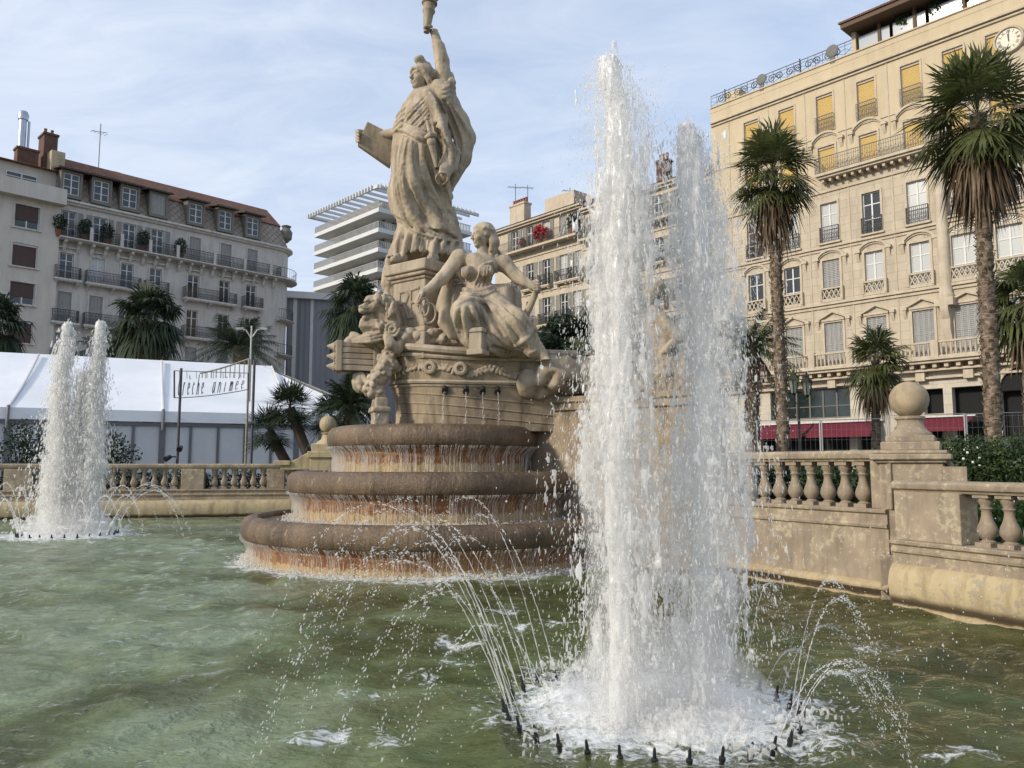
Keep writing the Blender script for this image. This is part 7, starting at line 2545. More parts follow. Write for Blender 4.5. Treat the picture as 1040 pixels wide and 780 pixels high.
def trunk_mat():
    m, t = newmat('palm_trunk_bark')
    v = t.coords()
    n = t.noise(v, 9, 6, .7); wv = t.noise(t.coords((5, 5, 14)), 1.0, 4, .7)
    c = t.ramp(t.math('ADD', t.math('MULTIPLY', n, .5), t.math('MULTIPLY', wv, .5)), [(.34, (.05, .036, .025)), (.5, (.17, .125, .088)), (.64, (.36, .285, .21))])
    t.out(t.n('ShaderNodeBsdfPrincipled', {'Base Color': c, 'Roughness': .95, 'Normal': t.bump(wv, .9, .05)}).outputs[0])
    return m


BARK = trunk_mat()
TWIG = plain('dark_bark', (.07, .052, .038), .9, var=.3)


def trunk(th, pts, r0, r1, boots=True, seed=0):
    g = np.random.default_rng(seed)
    mb = MB()
    P = [Vector(p) for p in pts]
    dense = []
    L_ = sum((b - a).length for a, b in zip(P[:-1], P[1:]))
    n = max(8, int(L_ / .10))
    for i in range(n + 1):
        u = i / n * (len(P) - 1); k = min(int(u), len(P) - 2); dense.append(P[k].lerp(P[k + 1], u - k))
    mb.tube(dense, [(r0 + (r1 - r0) * i / n) * (1 + .06 * g.normal() + (.25 * max(0, 1 - i / (n * .06)))) for i in range(n + 1)], 14)
    if boots:   # stubs of old leaf bases in a spiral
        k = 0
        for i in range(1, n):
            rr_ = (r0 + (r1 - r0) * i / n)
            for j in range(5):
                a = k * 2.4 + j * 1.257 + .3 * g.normal(); 
                d_ = Vector((math.cos(a), math.sin(a), 0)); s_ = Vector((-math.sin(a), math.cos(a), 0))
                c = dense[i] + d_ * rr_ * .95
                w_ = rr_ * .30; hh = .075 + .04 * g.random(); o_ = .035 + .05 * g.random()
                mb.add([c - s_ * w_, c + s_ * w_, c + s_ * w_ * .6 + d_ * o_ + Vector((0, 0, hh)), c - s_ * w_ * .6 + d_ * o_ + Vector((0, 0, hh)), c - s_ * w_ * .6 + d_ * .005 + Vector((0, 0, hh * 1.1)), c + s_ * w_ * .6 + d_ * .005 + Vector((0, 0, hh * 1.1))], [(0, 1, 2, 3), (3, 2, 5, 4)])
            k += 1
    return solid('trunk', mb.mesh('trunk', BARK, sharp=60, fix=False), th)


def fan_leaf(c, az, el, pet, bl, g, V, Fc, droop=.35, nseg=26, pw=.014):
    """palmate leaf: petiole and a fan of folded, drooping segments"""
    d = Vector((math.cos(az) * math.cos(el), math.sin(az) * math.cos(el), math.sin(el)))
    s = Vector((-math.sin(az), math.cos(az), 0)); u = s.cross(d)
    sag = Vector((0, 0, -1)) * pet * .25 * max(0, math.cos(el))
    p0 = Vector(c); p1 = p0 + d * pet * .6 + sag * .35; p2 = p0 + d * pet + sag
    b = len(V)
    for p in (p0, p1, p2): V.append(p - s * pw); V.append(p + s * pw)
    Fc.append((b, b + 1, b + 3, b + 2)); Fc.append((b + 2, b + 3, b + 5, b + 4))
    d2 = (p2 - p1).normalized(); u2 = s.cross(d2)
    tilt = g.normal() * .3
    u2 = (u2 + s * tilt).normalized()
    for i in range(nseg):
        a = R(-115 + 230 * (i + .5) / nseg) + g.normal() * .04
        ln = bl * (0.55 + .45 * math.cos(a * .55)) * (.75 + .5 * g.random())
        da = d2 * math.cos(a) + s * math.sin(a)
        w_ = ln * .034
        sa = (d2 * -math.sin(a) + s * math.cos(a))
        m_ = p2 + da * ln * .55 + u2 * (.07 * ln) + Vector((0, 0, -droop * .20 * ln))
        e_ = p2 + da * ln * (.98 - .25 * droop) + Vector((0, 0, -droop * (.75 + .4 * g.random()) * ln))
        b = len(V)
        V.extend([p2, m_ - sa * w_, m_ + sa * w_, e_])
        Fc.append((b, b + 1, b + 2)); Fc.append((b + 1, b + 3, b + 2))


def tri_mesh(name, V, Fc, mat):
    q = np.array([f for f in Fc if len(f) == 4], np.int32).reshape(-1, 4); t3 = np.array([f for f in Fc if len(f) == 3], np.int32).reshape(-1, 3)
    return npmesh(name, np.array([tuple(v) for v in V], np.float32), [q, t3], mat, smooth=False)


def fan_palm(label, base, top, r0, r1, pet, bl, nl, dead, seed, mat=None, skirt=1.5, group=None, lean=None, cat='palm tree', droop=.4):
    g = np.random.default_rng(seed)
    base = Vector(base); top = Vector(top)
    th = thing('fan_palm', label, cat, base, 0, group)
    rel = top - base
    mid = rel * .5 + Vector((lean or 0, 0, 0))
    trunk(th, [(0, 0, 0), mid, rel], r0, r1, True, seed)
    V, Fc = [], []
    for i in range(nl):
        u = (i + .5) / nl
        el = R(84 - 118 * u ** 1.15) + .16 * g.normal()
        fan_leaf(rel + Vector((0, 0, .15 - .45 * u)), i * 2.4 + .3 * g.normal(), el, pet * (.8 + .4 * g.random()), bl * (.85 + .3 * g.random()), g, V, Fc, droop + .35 * u)
    solid('crown', tri_mesh('crown', V, Fc, mat or PALMG), th)
    if dead:
        V, Fc = [], []
        for i in range(dead):
            u = (i + .5) / dead
            el = R(-46 - 36 * u) + .10 * g.normal()
            fan_leaf(rel + Vector((0, 0, -.15 - skirt * .55 * u)), i * 2.4 + .4 * g.normal(), el, pet * (.75 + .3 * g.random()) * (1 - .35 * u), bl * (.8 + .3 * g.random()) * (1 - .25 * u), g, V, Fc, .95, 14)
        solid('dead_skirt', tri_mesh('dead_skirt', V, Fc, DEAD), th)
    return th


def feather_palm(label, base, top, r0, r1, fl, nf, seed, mat=None, group=None, up=70, down=-25, cat='palm tree', dead=0):
    g = np.random.default_rng(seed)
    base = Vector(base); top = Vector(top)
    th = thing('date_palm', label, cat, base, 0, group)
    rel = top - base
    trunk(th, [(0, 0, 0), rel * .5, rel], r0, r1, True, seed)

    def frond(V, Fc, az, el, L_, drp):
        d = Vector((math.cos(az) * math.cos(el), math.sin(az) * math.cos(el), math.sin(el))); s = Vector((-math.sin(az), math.cos(az), 0))
        n = 22; pts = []
        for k in range(n + 1):
            u = k / n; pts.append(rel + d * L_ * u + Vector((0, 0, -drp * L_ * u * u * .55)) + s * (.04 * L_ * math.sin(u * 2 + az)))
        for k in range(n):
            t_ = (pts[k + 1] - pts[k]).normalized(); b = len(V); w_ = .02 * (1 - .7 * k / n)
            V.extend([pts[k] - s * w_, pts[k] + s * w_, pts[k + 1] + s * w_, pts[k + 1] - s * w_]); Fc.append((b, b + 1, b + 2, b + 3))
            if k < 2: continue
            nn_ = s.cross(t_)
            for sg in (-1, 1):
                for q in (.0, .5):
                    ll = L_ * .24 * math.sin(PI * min(.97, (k + q) / n * .88 + .12)) ** .7 * (.8 + .4 * g.random())
                    p = pts[k].lerp(pts[k + 1], q)
                    dv = (s * sg * .75 + t_ * .62 + nn_ * (.28 + .2 * g.normal())).normalized()
                    e = p + dv * ll + Vector((0, 0, -.18 * ll)); wv = t_ * .018
                    b = len(V); V.extend([p - wv, p + wv, e]); Fc.append((b, b + 1, b + 2))
    V, Fc = [], []
    for i in range(nf):
        u = (i + .5) / nf
        frond(V, Fc, i * 2.4 + .25 * g.normal(), R(up + (down - up) * u) + .08 * g.normal(), fl * (.85 + .3 * g.random()), .55 + .5 * u)
    solid('crown', tri_mesh('crown', V, Fc, mat or PALMG), th)
    if dead:
        V, Fc = [], []
        for i in range(dead): frond(V, Fc, i * 2.4, R(-45 - 25 * g.random()), fl * .7, .5)
        solid('dead_skirt', tri_mesh('dead_skirt', V, Fc, DEAD), th)
    return th


def gnd(px, Y, z=-.5):
    p = at(px, 470, Y); return Vector((p.x, Y, z))


def pt(px, py, Y): return at(px, py, Y)


# tall pair on the right
fan_palm('tall fan palm with a shaggy brown skirt, just right of the tall jets', gnd(797, 24), pt(784, 174, 24), .19, .16, .74, .92, 50, 54, 1, skirt=2.0, droop=.16)
fan_palm('tall fan palm with the biggest crown and rough trunk, near the right edge', gnd(1010, 19), pt(993, 116, 19), .195, .17, .88, 1.05, 54, 58, 2, skirt=2.1, droop=.14)
fan_palm('small fan palm with drooping crown in front of the shop, above the stone ball', gnd(888, 30), pt(889, 366, 30), .17, .15, .60, 1.0, 34, 26, 3, skirt=1.2, droop=.25)
fan_palm('fan palm half cut off by the right edge of the photo', gnd(1046, 26), pt(1042, 305, 26), .2, .18, .7, 1.1, 44, 16, 4, skirt=1.2)
feather_palm('feathery palm with arching fronds behind the trunk beside the tall jets', gnd(762, 27), pt(764, 352, 27), .24, .24, 2.0, 42, 5, dead=14)
# left group
fan_palm('bushy fan palm standing highest before the grey mansard building', gnd(152, 42), pt(151, 325, 42), .28, .26, 1.0, 1.55, 62, 30, 6, mat=PALMD, skirt=2.0)
feather_palm('low dark feathery palm left of the bushy fan palm', gnd(116, 43.5), pt(116, 362, 43.5), .3, .3, 2.4, 40, 7, mat=PALMD)
feather_palm('dark feathery palm behind the modern double street lamp', gnd(241, 43), pt(243, 352, 43), .3, .3, 2.9, 54, 8, mat=PALMD, down=-15)
fan_palm('fan palm cut by the left edge of the photo', gnd(-3, 42), pt(-5, 330, 42), .26, .24, .9, 1.4, 50, 20, 9, mat=PALMD)
fan_palm('dark fan palm with a brown skirt rising behind the stone lion', gnd(360, 36), pt(361, 312, 36), .24, .22, .8, 1.15, 58, 40, 10, mat=PALMD, skirt=2.4)
feather_palm('dark bushy palm low behind the keel of the stone ship', gnd(358, 24), pt(358, 412, 24), .22, .2, 1.35, 54, 11, mat=PALMD, up=80, down=-30)
feather_palm('green feathery palm behind the wing of the fountain', gnd(655, 26), pt(655, 350, 26), .24, .24, 1.8, 36, 12)

# dwarf palm clump in front of the tent, three leaning stems
g0 = thing('dwarf_palm', 'dark clump of dwarf fan palms with leaning stems in front of the white tent', 'palm', gnd(322, 26))
gr_ = np.random.default_rng(15)
stems = [((330, 470), (298, 415), 46), ((318, 472), (272, 438), 34), ((335, 470), (332, 422), 34)]
V, Fc = [], []
mb = MB()
for (a, b, nl) in stems:
    p0 = pt(a[0], a[1], 26); p0.z = -.5; p1 = pt(b[0], b[1], 26) + Vector((0, .3 * gr_.normal(), 0))
    p0 -= g0.location; p1 -= g0.location
    mb.tube([p0, p0.lerp(p1, .5) + Vector((.25, 0, -.15)), p1], [.20, .18, .16], 10)
    for i in range(nl):
        u = (i + .5) / nl
        fan_leaf(p1, i * 2.4, R(85 - 120 * u), .45, .62, gr_, V, Fc, .1, 18)
solid('trunk', mb.mesh('trunk', TWIG), g0)
solid('crown', tri_mesh('crown', V, Fc, PALMD), g0)


def leaf_cloud(cs, n, size, seed):
    """leaf-sized faces through several clumps: [(centre, radii)]"""
    g = np.random.default_rng(seed)
    k = np.array([r[0] * r[1] * r[2] for _, r in cs]); k = k / k.sum()
    idx = g.choice(len(cs), n, p=k)
    C_ = np.array([tuple(c) for c, _ in cs]); Rr = np.array([r for _, r in cs])
    d = g.normal(size=(n, 3)); d /= np.linalg.norm(d, axis=1, keepdims=True)
    rad_ = (.35 + .75 * g.random(n) ** .5)[:, None]
    P = C_[idx] + d * rad_ * Rr[idx]
    t1 = g.normal(size=(n, 3)); t1 /= np.linalg.norm(t1, axis=1, keepdims=True)
    t2 = np.cross(t1, d + .6 * g.normal(size=(n, 3))); t2 /= np.linalg.norm(t2, axis=1, keepdims=True) + 1e-9
    s = (size * g.uniform(.6, 1.4, n))[:, None]
    V = np.stack([P - t1 * s, P + t2 * s * .5, P + t1 * s, P - t2 * s * .5], 1).reshape(-1, 3)
    return V, np.arange(4 * n).reshape(-1, 4)


def shrub(name, label, base, clumps, n, size, seed, mat=SHRUB, cat='shrub', group=None, stems=4):
    base = Vector(base)
    th = thing(name, label, cat, base, 0, group)
    g = np.random.default_rng(seed)
    cl = [(Vector(c) - base, r) for c, r in clumps]
    V, q = leaf_cloud(cl, n, size, seed)
    solid('foliage', npmesh('foliage', V, [q], mat, smooth=False), th)
    mb = MB()
    for i in range(stems):
        c, r = cl[i % len(cl)]
        e = Vector(c) + Vector((g.normal() * r[0] * .4, g.normal() * r[1] * .4, r[2] * .4))
        mb.tube([(g.normal() * .08, g.normal() * .08, 0), e * .5 + Vector((g.normal() * .1, 0, .05)), e], [.03, .022, .008], 6)
    solid('stem', mb.mesh('stem', TWIG), th)
    return th


def clump(px, py, Y, r): return (pt(px, py, Y), r)


# shrubs behind the right balusters and the hedge on the lawn
for i, (px, py, Y, r, lb) in enumerate(((783, 492, 12.2, .42, 'dark clipped shrub behind the high rail, closest to the tall jet'), (808, 496, 11.9, .40, 'round dark shrub behind the balusters, second from the tall jet'), (833, 498, 11.6, .42, 'dark green shrub behind the middle of the high balustrade'), (858, 500, 11.3, .40, 'round shrub behind the balusters, second from the ball pedestal'), (884, 502, 10.9, .38, 'dark shrub right behind the ball pedestal'))):
    shrub('clipped_shrub', lb, gnd(px, Y, .40), [clump(px, py + 8, Y, (r, r, r * .95)), clump(px + 2, py - 14, Y + .3, (r * .7, r * .7, r * .6))], 2400, .034, 100 + i, SHRUBD if i % 2 else SHRUB)
cl = []
for i in range(16):
    px = 948 + i * 8; cl.append(clump(px, 462 + 5 * math.sin(i * 1.9), 12.6 - i * .10, (.34, .34, .26)))
    cl.append(clump(px, 478, 12.6 - i * .10, (.36, .36, .30)))
hd = shrub('flower_hedge', 'loose green hedge with a few white flowers under the palm with the biggest crown', gnd(985, 12.3, .40), cl, 15000, .026, 130, SHRUB, 'hedge', None, 12)
g = np.random.default_rng(4)
PET = plain('white_petal', (.72, .70, .66), .6)
mb = MB()
for i in range(26): p = pt(945 + g.random() * 100, 452 + g.random() * 22, 12.1 - .4 * g.random()) - hd.location; mb.sphere(p, .016 + .010 * g.random(), 6, 4)
fl_ = solid('flower', mb.mesh('flower', PET), hd); fl_['kind'] = 'stuff'
cl = [clump(px, 515 + 4 * math.sin(px), 10.5, (.4, .5, .3)) for px in (975, 1000, 1025, 1050)]
shrub('low_shrub', 'low fresh green shrubs seen between the nearest chipped balusters', gnd(1000, 10.5, .40), cl, 4000, .03, 131, leaf_mat('fresh_leaf', (.05, .10, .018), (.11, .19, .045)))
# sparse shrubs before the tent
for i, (px, py, lb) in enumerate(((27, 455, 'sparse grey green shrub left of the far jets'), (112, 459, 'sparse thorny shrub right of the far jets'))):
    Y = 25.5
    shrub('sparse_shrub', lb, gnd(px, Y), [clump(px + dx, py + dy, Y, (.55, .4, .5)) for dx, dy in ((-14, 6), (0, -6), (13, 5), (4, 12), (-6, -14))], 1700, .05, 140 + i, SHRUBD, stems=14)
for i in range(9):
    px = 12 + i * 33 + (6 if i % 2 else 0)
    Y = 24.4 - abs(px - 300) * .004
    if px > 285: continue
    lb = ['dark low bush behind the far balustrade at the left edge', 'dark low bush behind the far jets', 'low bush just right of the far jets behind the balusters', 'dark bush left of the first square post of the far balustrade', 'low bush behind the far balusters left of the sign poles', 'dark bush between the two sign poles behind the far balusters', 'low bush right of the square post under the sign', 'dark bush under the dwarf palm stems', 'dark low bush under the tent'][i]
    shrub('low_bush', lb, gnd(px, Y), [clump(px + dx, 492 + 3 * math.sin(px + dx), Y, (.5, .35, .38)) for dx in (-10, 0, 10)], 900, .05, 150 + i, SHRUBD, group=None)

# leafy tree and pale agave on the rocks right of the seated statue
def tree(label, base, clumps, n, size, seed, mat, name='leafy_tree'):
    base = Vector(base); th = thing(name, label, 'tree', base)
    cl = [(Vector(c) - base, r) for c, r in clumps]
    V, q = leaf_cloud(cl, n, size, seed)
    solid('crown', npmesh('crown', V, [q], mat, smooth=False), th)
    mb = MB(); top = sum((c for c, _ in cl), Vector((0, 0, 0))) / len(cl)
    mb.tube([(0, 0, 0), top * .5 + Vector((.1, 0, 0)), top], [.16, .12, .07], 10)
    for c, r in cl: mb.tube([top * .6, (top * .6).lerp(c, .6) + Vector((0, 0, .1)), c], [.07, .05, .02], 6)
    solid('trunk', mb.mesh('trunk', TWIG), th)
    return th


tree('dark leafy tree with spreading branches right of the seated statue', gnd(580, 20), [clump(x, y, 20 + .5 * math.sin(x), (.42, .4, .26)) for x, y in ((560, 340), (572, 330), (586, 338), (598, 330), (566, 352), (582, 355), (600, 350), (552, 348))], 5200, .06, 160, SHRUBD)
ag = thing('agave', 'pale fleshy plant on the rocks below the seated statue', 'plant', pt(588, 366, 12.9))
gr_ = np.random.default_rng(9); V, Fc = [], []
mb = MB()
for i in range(15):
    a = i * 2.4; el = R(15 + 60 * gr_.random()); L_ = .35 + .25 * gr_.random()
    d_ = Vector((math.cos(a) * math.cos(el), math.sin(a) * math.cos(el), math.sin(el))); s_ = Vector((-math.sin(a), math.cos(a), 0))
    pts = [d_ * L_ * u + Vector((0, 0, -.25 * L_ * u * u)) for u in (0, .35, .7, 1)]
    b = len(mb.v)
    for p, w_ in zip(pts, (.035, .05, .035, .003)): mb.v.extend([tuple(p - s_ * w_), tuple(p + Vector((0, 0, -.02))), tuple(p + s_ * w_)])
    for k in range(3): mb.f.extend([(b + 3 * k, b + 3 * k + 1, b + 3 * k + 4, b + 3 * k + 3), (b + 3 * k + 1, b + 3 * k + 2, b + 3 * k + 5, b + 3 * k + 4)])
solid('leaf_rosette', mb.mesh('leaf_rosette', PALE, fix=False), ag)


# potted plants on balconies and roof terraces
RED = plain('red_petal', (.50, .012, .035), .6, var=.3)


def potted(label, loc, r, h, n, size, seed, mat=SHRUB, flowers=0, group=None):
    th = thing('potted_plant', label, 'plant', loc, 0, group)
    mb = MB(); mb.lathe([(r * .45, 0), (r * .62, r * .8), (r * .66, r * .82), (r * .66, r * .9), (r * .55, r * .9)], n=10); mb.build('pot', POT, th)
    V, q = leaf_cloud([(Vector((0, 0, r * .9 + h * .5)), (r, r, h * .55))], n, size, seed)
    solid('foliage', npmesh('foliage', V, [q], mat, smooth=False), th)
    if flowers:
        V, q = leaf_cloud([(Vector((0, -r * .25, r * .9 + h * .55)), (r * 1.05, r * 1.0, h * .6))], flowers, size * .9, seed + 1)
        f = solid('flowers', npmesh('flowers', V, [q], RED, smooth=False), th); f['kind'] = 'stuff'
    return th


def on_front(fa, px, py, yin): 
    s_ = fa.sp(px, py, yin); q = fa.P0 + fa.d * s_ + Vector((-fa.d.y, fa.d.x)) * yin; return Vector((q.x, q.y, 0)), s_


for i, (px, lb, r, fl) in enumerate(((531, 'small red flowering plant, leftmost on the top balcony of the house behind the seated statue', .28, 120), (547, 'big mass of red flowers on the top balcony behind the seated statue', .46, 420), (554.5, 'red flowering plant just right of the big mass of red flowers', .36, 220), (581, 'tall green potted bush on the top balcony left of the tall jet', .5, 0))):
    p, s_ = on_front(fa1, px, 240, -.45); p.z = fa1.z(247, fa1.sp(560, 250)) - .5
    potted(lb, p, r, r * 2.6, 320, .11, 300 + i, SHRUBD if i == 3 else SHRUB, fl)
for i, (px, lb) in enumerate(((60, 'bushy balcony plant at the left end of the long mansard balcony'), (86, 'second bushy plant from the left on the long mansard balcony'), (109, 'green plant on the long mansard balcony left of the bushy fan palm'), (146, 'green plant on the long mansard balcony above the bushy fan palm'), (184, 'last green plant on the long mansard balcony before the shuttered windows'))):
    p, s_ = on_front(gb, px, 240, -.5); p.z = ZB4 - .5
    potted(lb, p, .5, 1.3, 420, .10, 320 + i, SHRUBD)
for i, (px, lb) in enumerate(((918, 'potted agave on the penthouse terrace, leftmost of the terrace plants'), (953, 'spiky potted plant in the middle of the penthouse terrace'), (985, 'dark potted plant on the penthouse terrace above the yellow blinds'), (1012, 'potted plant on the penthouse terrace above the clock'))):
    p, s_ = on_front(hb, px, 40, .35); p.z = ZTOP + .43 - .5
    potted(lb, p, .42, 1.0, 300, .12, 330 + i, SHRUBD if i % 2 else SHRUB)
# ================================================================== TENT, SIGN, LAMPS, FENCE, CAFÉ
def tent_mat():
    m, t = newmat('white_tent_canvas')
    v = t.coords(); n = t.noise(v, .5, 5, .6)
    c = t.ramp(n, [(.3, (.70, .72, .76)), (.7, (.80, .81, .83))])
    p = t.n('ShaderNodeBsdfPrincipled', {'Base Color': c, 'Roughness': .45, 'Normal': t.bump(n, .25, .15)}).outputs[0]
    t.out(p)
    return m


TENT = tent_mat()
TWALL = plain('grey_tent_wall', (.58, .585, .59), .6, var=.07, scale=1)
ALU = plain('dark_aluminium', (.16, .165, .175), .45, .5)
TD = Vector((.905, .425)).normalized()
tp0 = at(-60, 470, 27.6)
TL = 0
tf = Facade('market_tent', 'long white market tent with pale sloping roof and grey panelled walls', 'tent', (tp0.x, tp0.y), TD)
tx1 = tf.sp(392, 420)
ZE = tf.z(418, tf.sp(165, 415)); ZEl = ZE - .05
DP = 8.0
s_r = tf.sp(270, 380, DP)
ZRT = tf.z(366, tf.sp(165, 366, DP), DP)
bays = [tf.sp(p, 412) for p in (10, 166)]
bw = bays[1] - bays[0]
xs = [bays[0] - bw, bays[0], bays[1], bays[1] + bw, ]
xs = [x for x in xs if x < tx1 - 1] + [tx1]
x0 = xs[0]
mb = MB()
for a, b in zip(xs[:-1], xs[1:]):
    n_ = 8; m_ = 10
    bse = len(mb.v)
    last = b == tx1
    for j in range(m_ + 1):
        v_ = j / m_
        for i in range(n_ + 1):
            u = i / n_
            x = a + (b - a) * u
            if last: x = a + (b - a - 4.2 * v_) * u      # hipped end
            sag = -.10 * math.sin(PI * u) * math.sin(PI * v_) - .16 * math.sin(PI * v_)
            mb.v.append((x, DP * v_ - .25 * (1 - v_), ZE + (ZRT - ZE) * v_ + sag))
    for j in range(m_):
        for i in range(n_): mb.f.append((bse + j * (n_ + 1) + i, bse + j * (n_ + 1) + i + 1, bse + (j + 1) * (n_ + 1) + i + 1, bse + (j + 1) * (n_ + 1) + i))
mb.add([(tx1, -.25, ZE), (tx1, 2 * DP, ZE), (tx1 - 4.2, DP, ZRT)], [(0, 1, 2)])
mb.add([(x0, DP, ZRT), (tx1 - 4.2, DP, ZRT), (tx1, 2 * DP, ZE), (x0, 2 * DP, ZE)], [(0, 1, 2, 3)])
mb.build('tent_roof', TENT, tf.root, sharp=50, fix=False)
mb = MB(); mb.box(x0, tx1 + .02, -.30, -.26, ZE - .42, ZE - .005)
mb.build('valance', TENT, tf.root)
mb = MB(); mb.box(x0, tx1, -.10, -.02, 0, ZE - .44); mb.box(tx1 - .08, tx1, -.019, 2 * DP, 0, ZE - .1); mb.build('tent_wall', TWALL, tf.root, smooth=False)
mb = MB()
x = x0
npan = 5
for a, b in zip(xs[:-1], xs[1:]):
    k = max(1, round((b - a) / (bw / npan)))
    for i in range(k): q = a + (b - a) * i / k; w_ = .05 if i else .11; mb.box(q - w_, q + w_, -.16, -.101, 0, ZE - .46)
mb.box(x0, tx1, -.20, -.101, ZE - .56, ZE - .45)
mb.build('wall_post', ALU, tf.root)
for q in xs[:-1]:
    mb = MB(); mb.tube([(q, -.30, ZE + .05), (q, -.42, ZE - .10), (q, -.42, ZE - .75)], .06, 8); mb.build('gutter_pipe', ALU, tf.root)
    mb = MB()
    mb.tube([(q, -.25 + DP * v_, ZE + (ZRT - ZE) * v_ + .03 - .16 * math.sin(PI * v_)) for v_ in np.linspace(0, .97, 14)], .05, 6); mb.build('roof_seam', TWALL, tf.root)

# light frame sign on two poles: wire letters in a curved frame
POLE = plain('dark_steel_pole', (.07, .07, .075), .5, .3)
GALV = plain('galvanised_pole', (.33, .33, .33), .45, .5)
YS = 25.0
for (px, pyt, lb, m_) in ((180, 374, 'dark steel pole at the left end of the wire sign, with two small spotlights', POLE), (255, 366, 'steel pole at the right end of the wire sign', POLE)):
    b = gnd(px, YS); th = thing('sign_pole', lb, 'pole', b)
    h = at(px, pyt, YS).z + .5
    mb = MB(); mb.tube([(0, 0, 0), (0, 0, h)], .042, 10); mb.lathe([(.14, 0), (.14, .04), (.06, .06)], n=10); mb.build('shaft', m_, th)
    if px == 180:
        for (dx, dz) in ((-.22, 2.25), (.12, 2.55)):
            mb = MB(); mb.tube([(0, 0, dz), (dx, -.05, dz)], .025, 6); mb.tube([(dx, -.05, dz), (dx * 1.2, -.24, dz - .08)], [.07, .09], 10); mb.build('spotlight', BLACK, th)
    else:
        mb = MB(); mb.box(-.14, .14, -.10, .10, h * .62, h * .62 + .05); mb.build('bracket', POLE, th)
sg_ = thing('wire_sign', 'wire letter sign in a bowed frame hung between the two steel poles', 'sign', gnd(180, YS))
WIRE = plain('sign_wire', (.075, .072, .078), .5, .4)


def sp_(x, y):
    """sign plane: x 0..1 along, y 0..1 up, bottom edge bowing up to the right"""
    pxl = 177 + (252 - 177) * x
    bot = 404 - 8.5 * x ** 1.8; topy = 376.5 + 2.5 * x
    q = at(pxl, bot + (topy - bot) * y, YS - .15); return q - sg_.location


mb = MB()
N_ = 16
mb.tube([sp_(i / N_, 0) for i in range(N_ + 1)], .014, 6); mb.tube([sp_(i / N_, 1) for i in range(N_ + 1)], .012, 6)
mb.tube([sp_(0, 0), sp_(0, 1)], .026, 6); mb.tube([sp_(1, 0), sp_(1, 1)], .022, 6)
for x in (.07, .17, .30, .42, .53, .66, .80, .9): mb.tube([sp_(x, 1), sp_(x + .002, .72)], .008, 4)
mb.build('frame', WIRE, sg_)
# slanted script letters as strokes in a unit box
LET = {
    'C': [[(.9, .85), (.6, 1.0), (.2, .75), (.05, .35), (.25, .02), (.6, .05), (.85, .25)]],
    'r': [[(.05, .0), (.25, .62)], [(.2, .40), (.45, .62), (.7, .58)]],
    'è': [[(.05, .3), (.65, .38), (.6, .6), (.3, .6), (.08, .3), (.25, .02), (.65, .12)], [(.35, .95), (.6, .75)]],
    'é': [[(.05, .3), (.65, .38), (.6, .6), (.3, .6), (.08, .3), (.25, .02), (.65, .12)], [(.45, .72), (.85, .98)]],
    'e': [[(.05, .3), (.65, .38), (.6, .6), (.3, .6), (.08, .3), (.25, .02), (.65, .12)]],
    'c': [[(.7, .5), (.45, .62), (.12, .35), (.2, .03), (.6, .08)]],
    'h': [[(.02, .0), (.45, 1.0)], [(.15, .3), (.45, .6), (.65, .55), (.55, .0)]],
    'a': [[(.7, .55), (.35, .6), (.08, .25), (.25, .0), (.5, .15), (.75, .6)], [(.75, .6), (.62, .0)]],
    'n': [[(.02, .0), (.22, .6)], [(.12, .3), (.45, .6), (.68, .52), (.6, .0)]],
    'i': [[(.2, .0), (.35, .58)], [(.42, .82), (.47, .9)]],
    'm': [[(.0, .0), (.18, .6)], [(.1, .3), (.32, .6), (.45, .5), (.36, .0)], [(.4, .3), (.65, .6), (.8, .5), (.72, .0)]],
}
mb = MB()


def word(txt, xa, xb):
    w_ = (xb - xa) / len(txt)
    for k, ch in enumerate(txt):
        for st in LET[ch]: mb.tube([sp_(xa + w_ * (k + (.08 + px_ * .62 + py_ * .40)), .08 + .80 * py_) for px_, py_ in st], .0135, 5)


word('Crèche', .04, .42); word('animée', .50, .97)
mb.build('letters', WIRE, sg_)
# bowed top rail with pickets behind the sign
fr_ = thing('picket_arch', 'pale bowed rail with thin pickets rising to the right above the wire sign', 'frame', gnd(230, YS + 1.5))
mb = MB()
top = [at(203 + 50 * u, 379 - 14.5 * u ** 1.25, YS + 1.5) - fr_.location for u in np.linspace(0, 1, 12)]
mb.tube(top, .03, 6)
for u in np.linspace(.05, 1, 11):
    p = at(203 + 50 * u, 379 - 14.5 * u ** 1.25, YS + 1.5) - fr_.location; mb.tube([p, Vector((p.x, p.y, at(230, 384, YS + 1.5).z + .5))], .018, 5)
for u in (1,): p = at(203 + 50 * u, 379 - 14.5 * u ** 1.25, YS + 1.5) - fr_.location; mb.tube([p, (p.x, p.y, 0)], .04, 6)
mb.build('rail', plain('pale_wood', (.33, .30, .24), .7), fr_)

# street lamps
b = gnd(251, 34)
lp_ = thing('street_lamp', 'slim modern street lamp with two curved arms above the tent', 'street lamp', b)
h = at(251, 331, 34).z + .5
mb = MB(); mb.tube([(0, 0, 0), (0, 0, h)], [.065, .04], 10); mb.build('pole', GALV, lp_)
for sg in (-1, 1):
    mb = MB(); mb.tube([(0, 0, h - .55), (sg * .25, 0, h - .18), (sg * .55, 0, h - .10)], .03, 6); mb.tube([(sg * .36, 0, h - .11), (sg * .68, 0, h - .14)], [.04, .065], 8); mb.build('lamp_head', GALV, lp_)
b = gnd(813, 31)
lp2 = thing('street_lamp', 'black street lamp with two glazed lanterns on curved arms before the dark shop window', 'street lamp', b)
hb_ = at(813, 409, 31).z + .5
mb = MB(); mb.tube([(0, 0, 0), (0, 0, .8), (0, 0, .85), (0, 0, hb_)], [.14, .13, .07, .05], 10); mb.build('pole', BLACK, lp2)
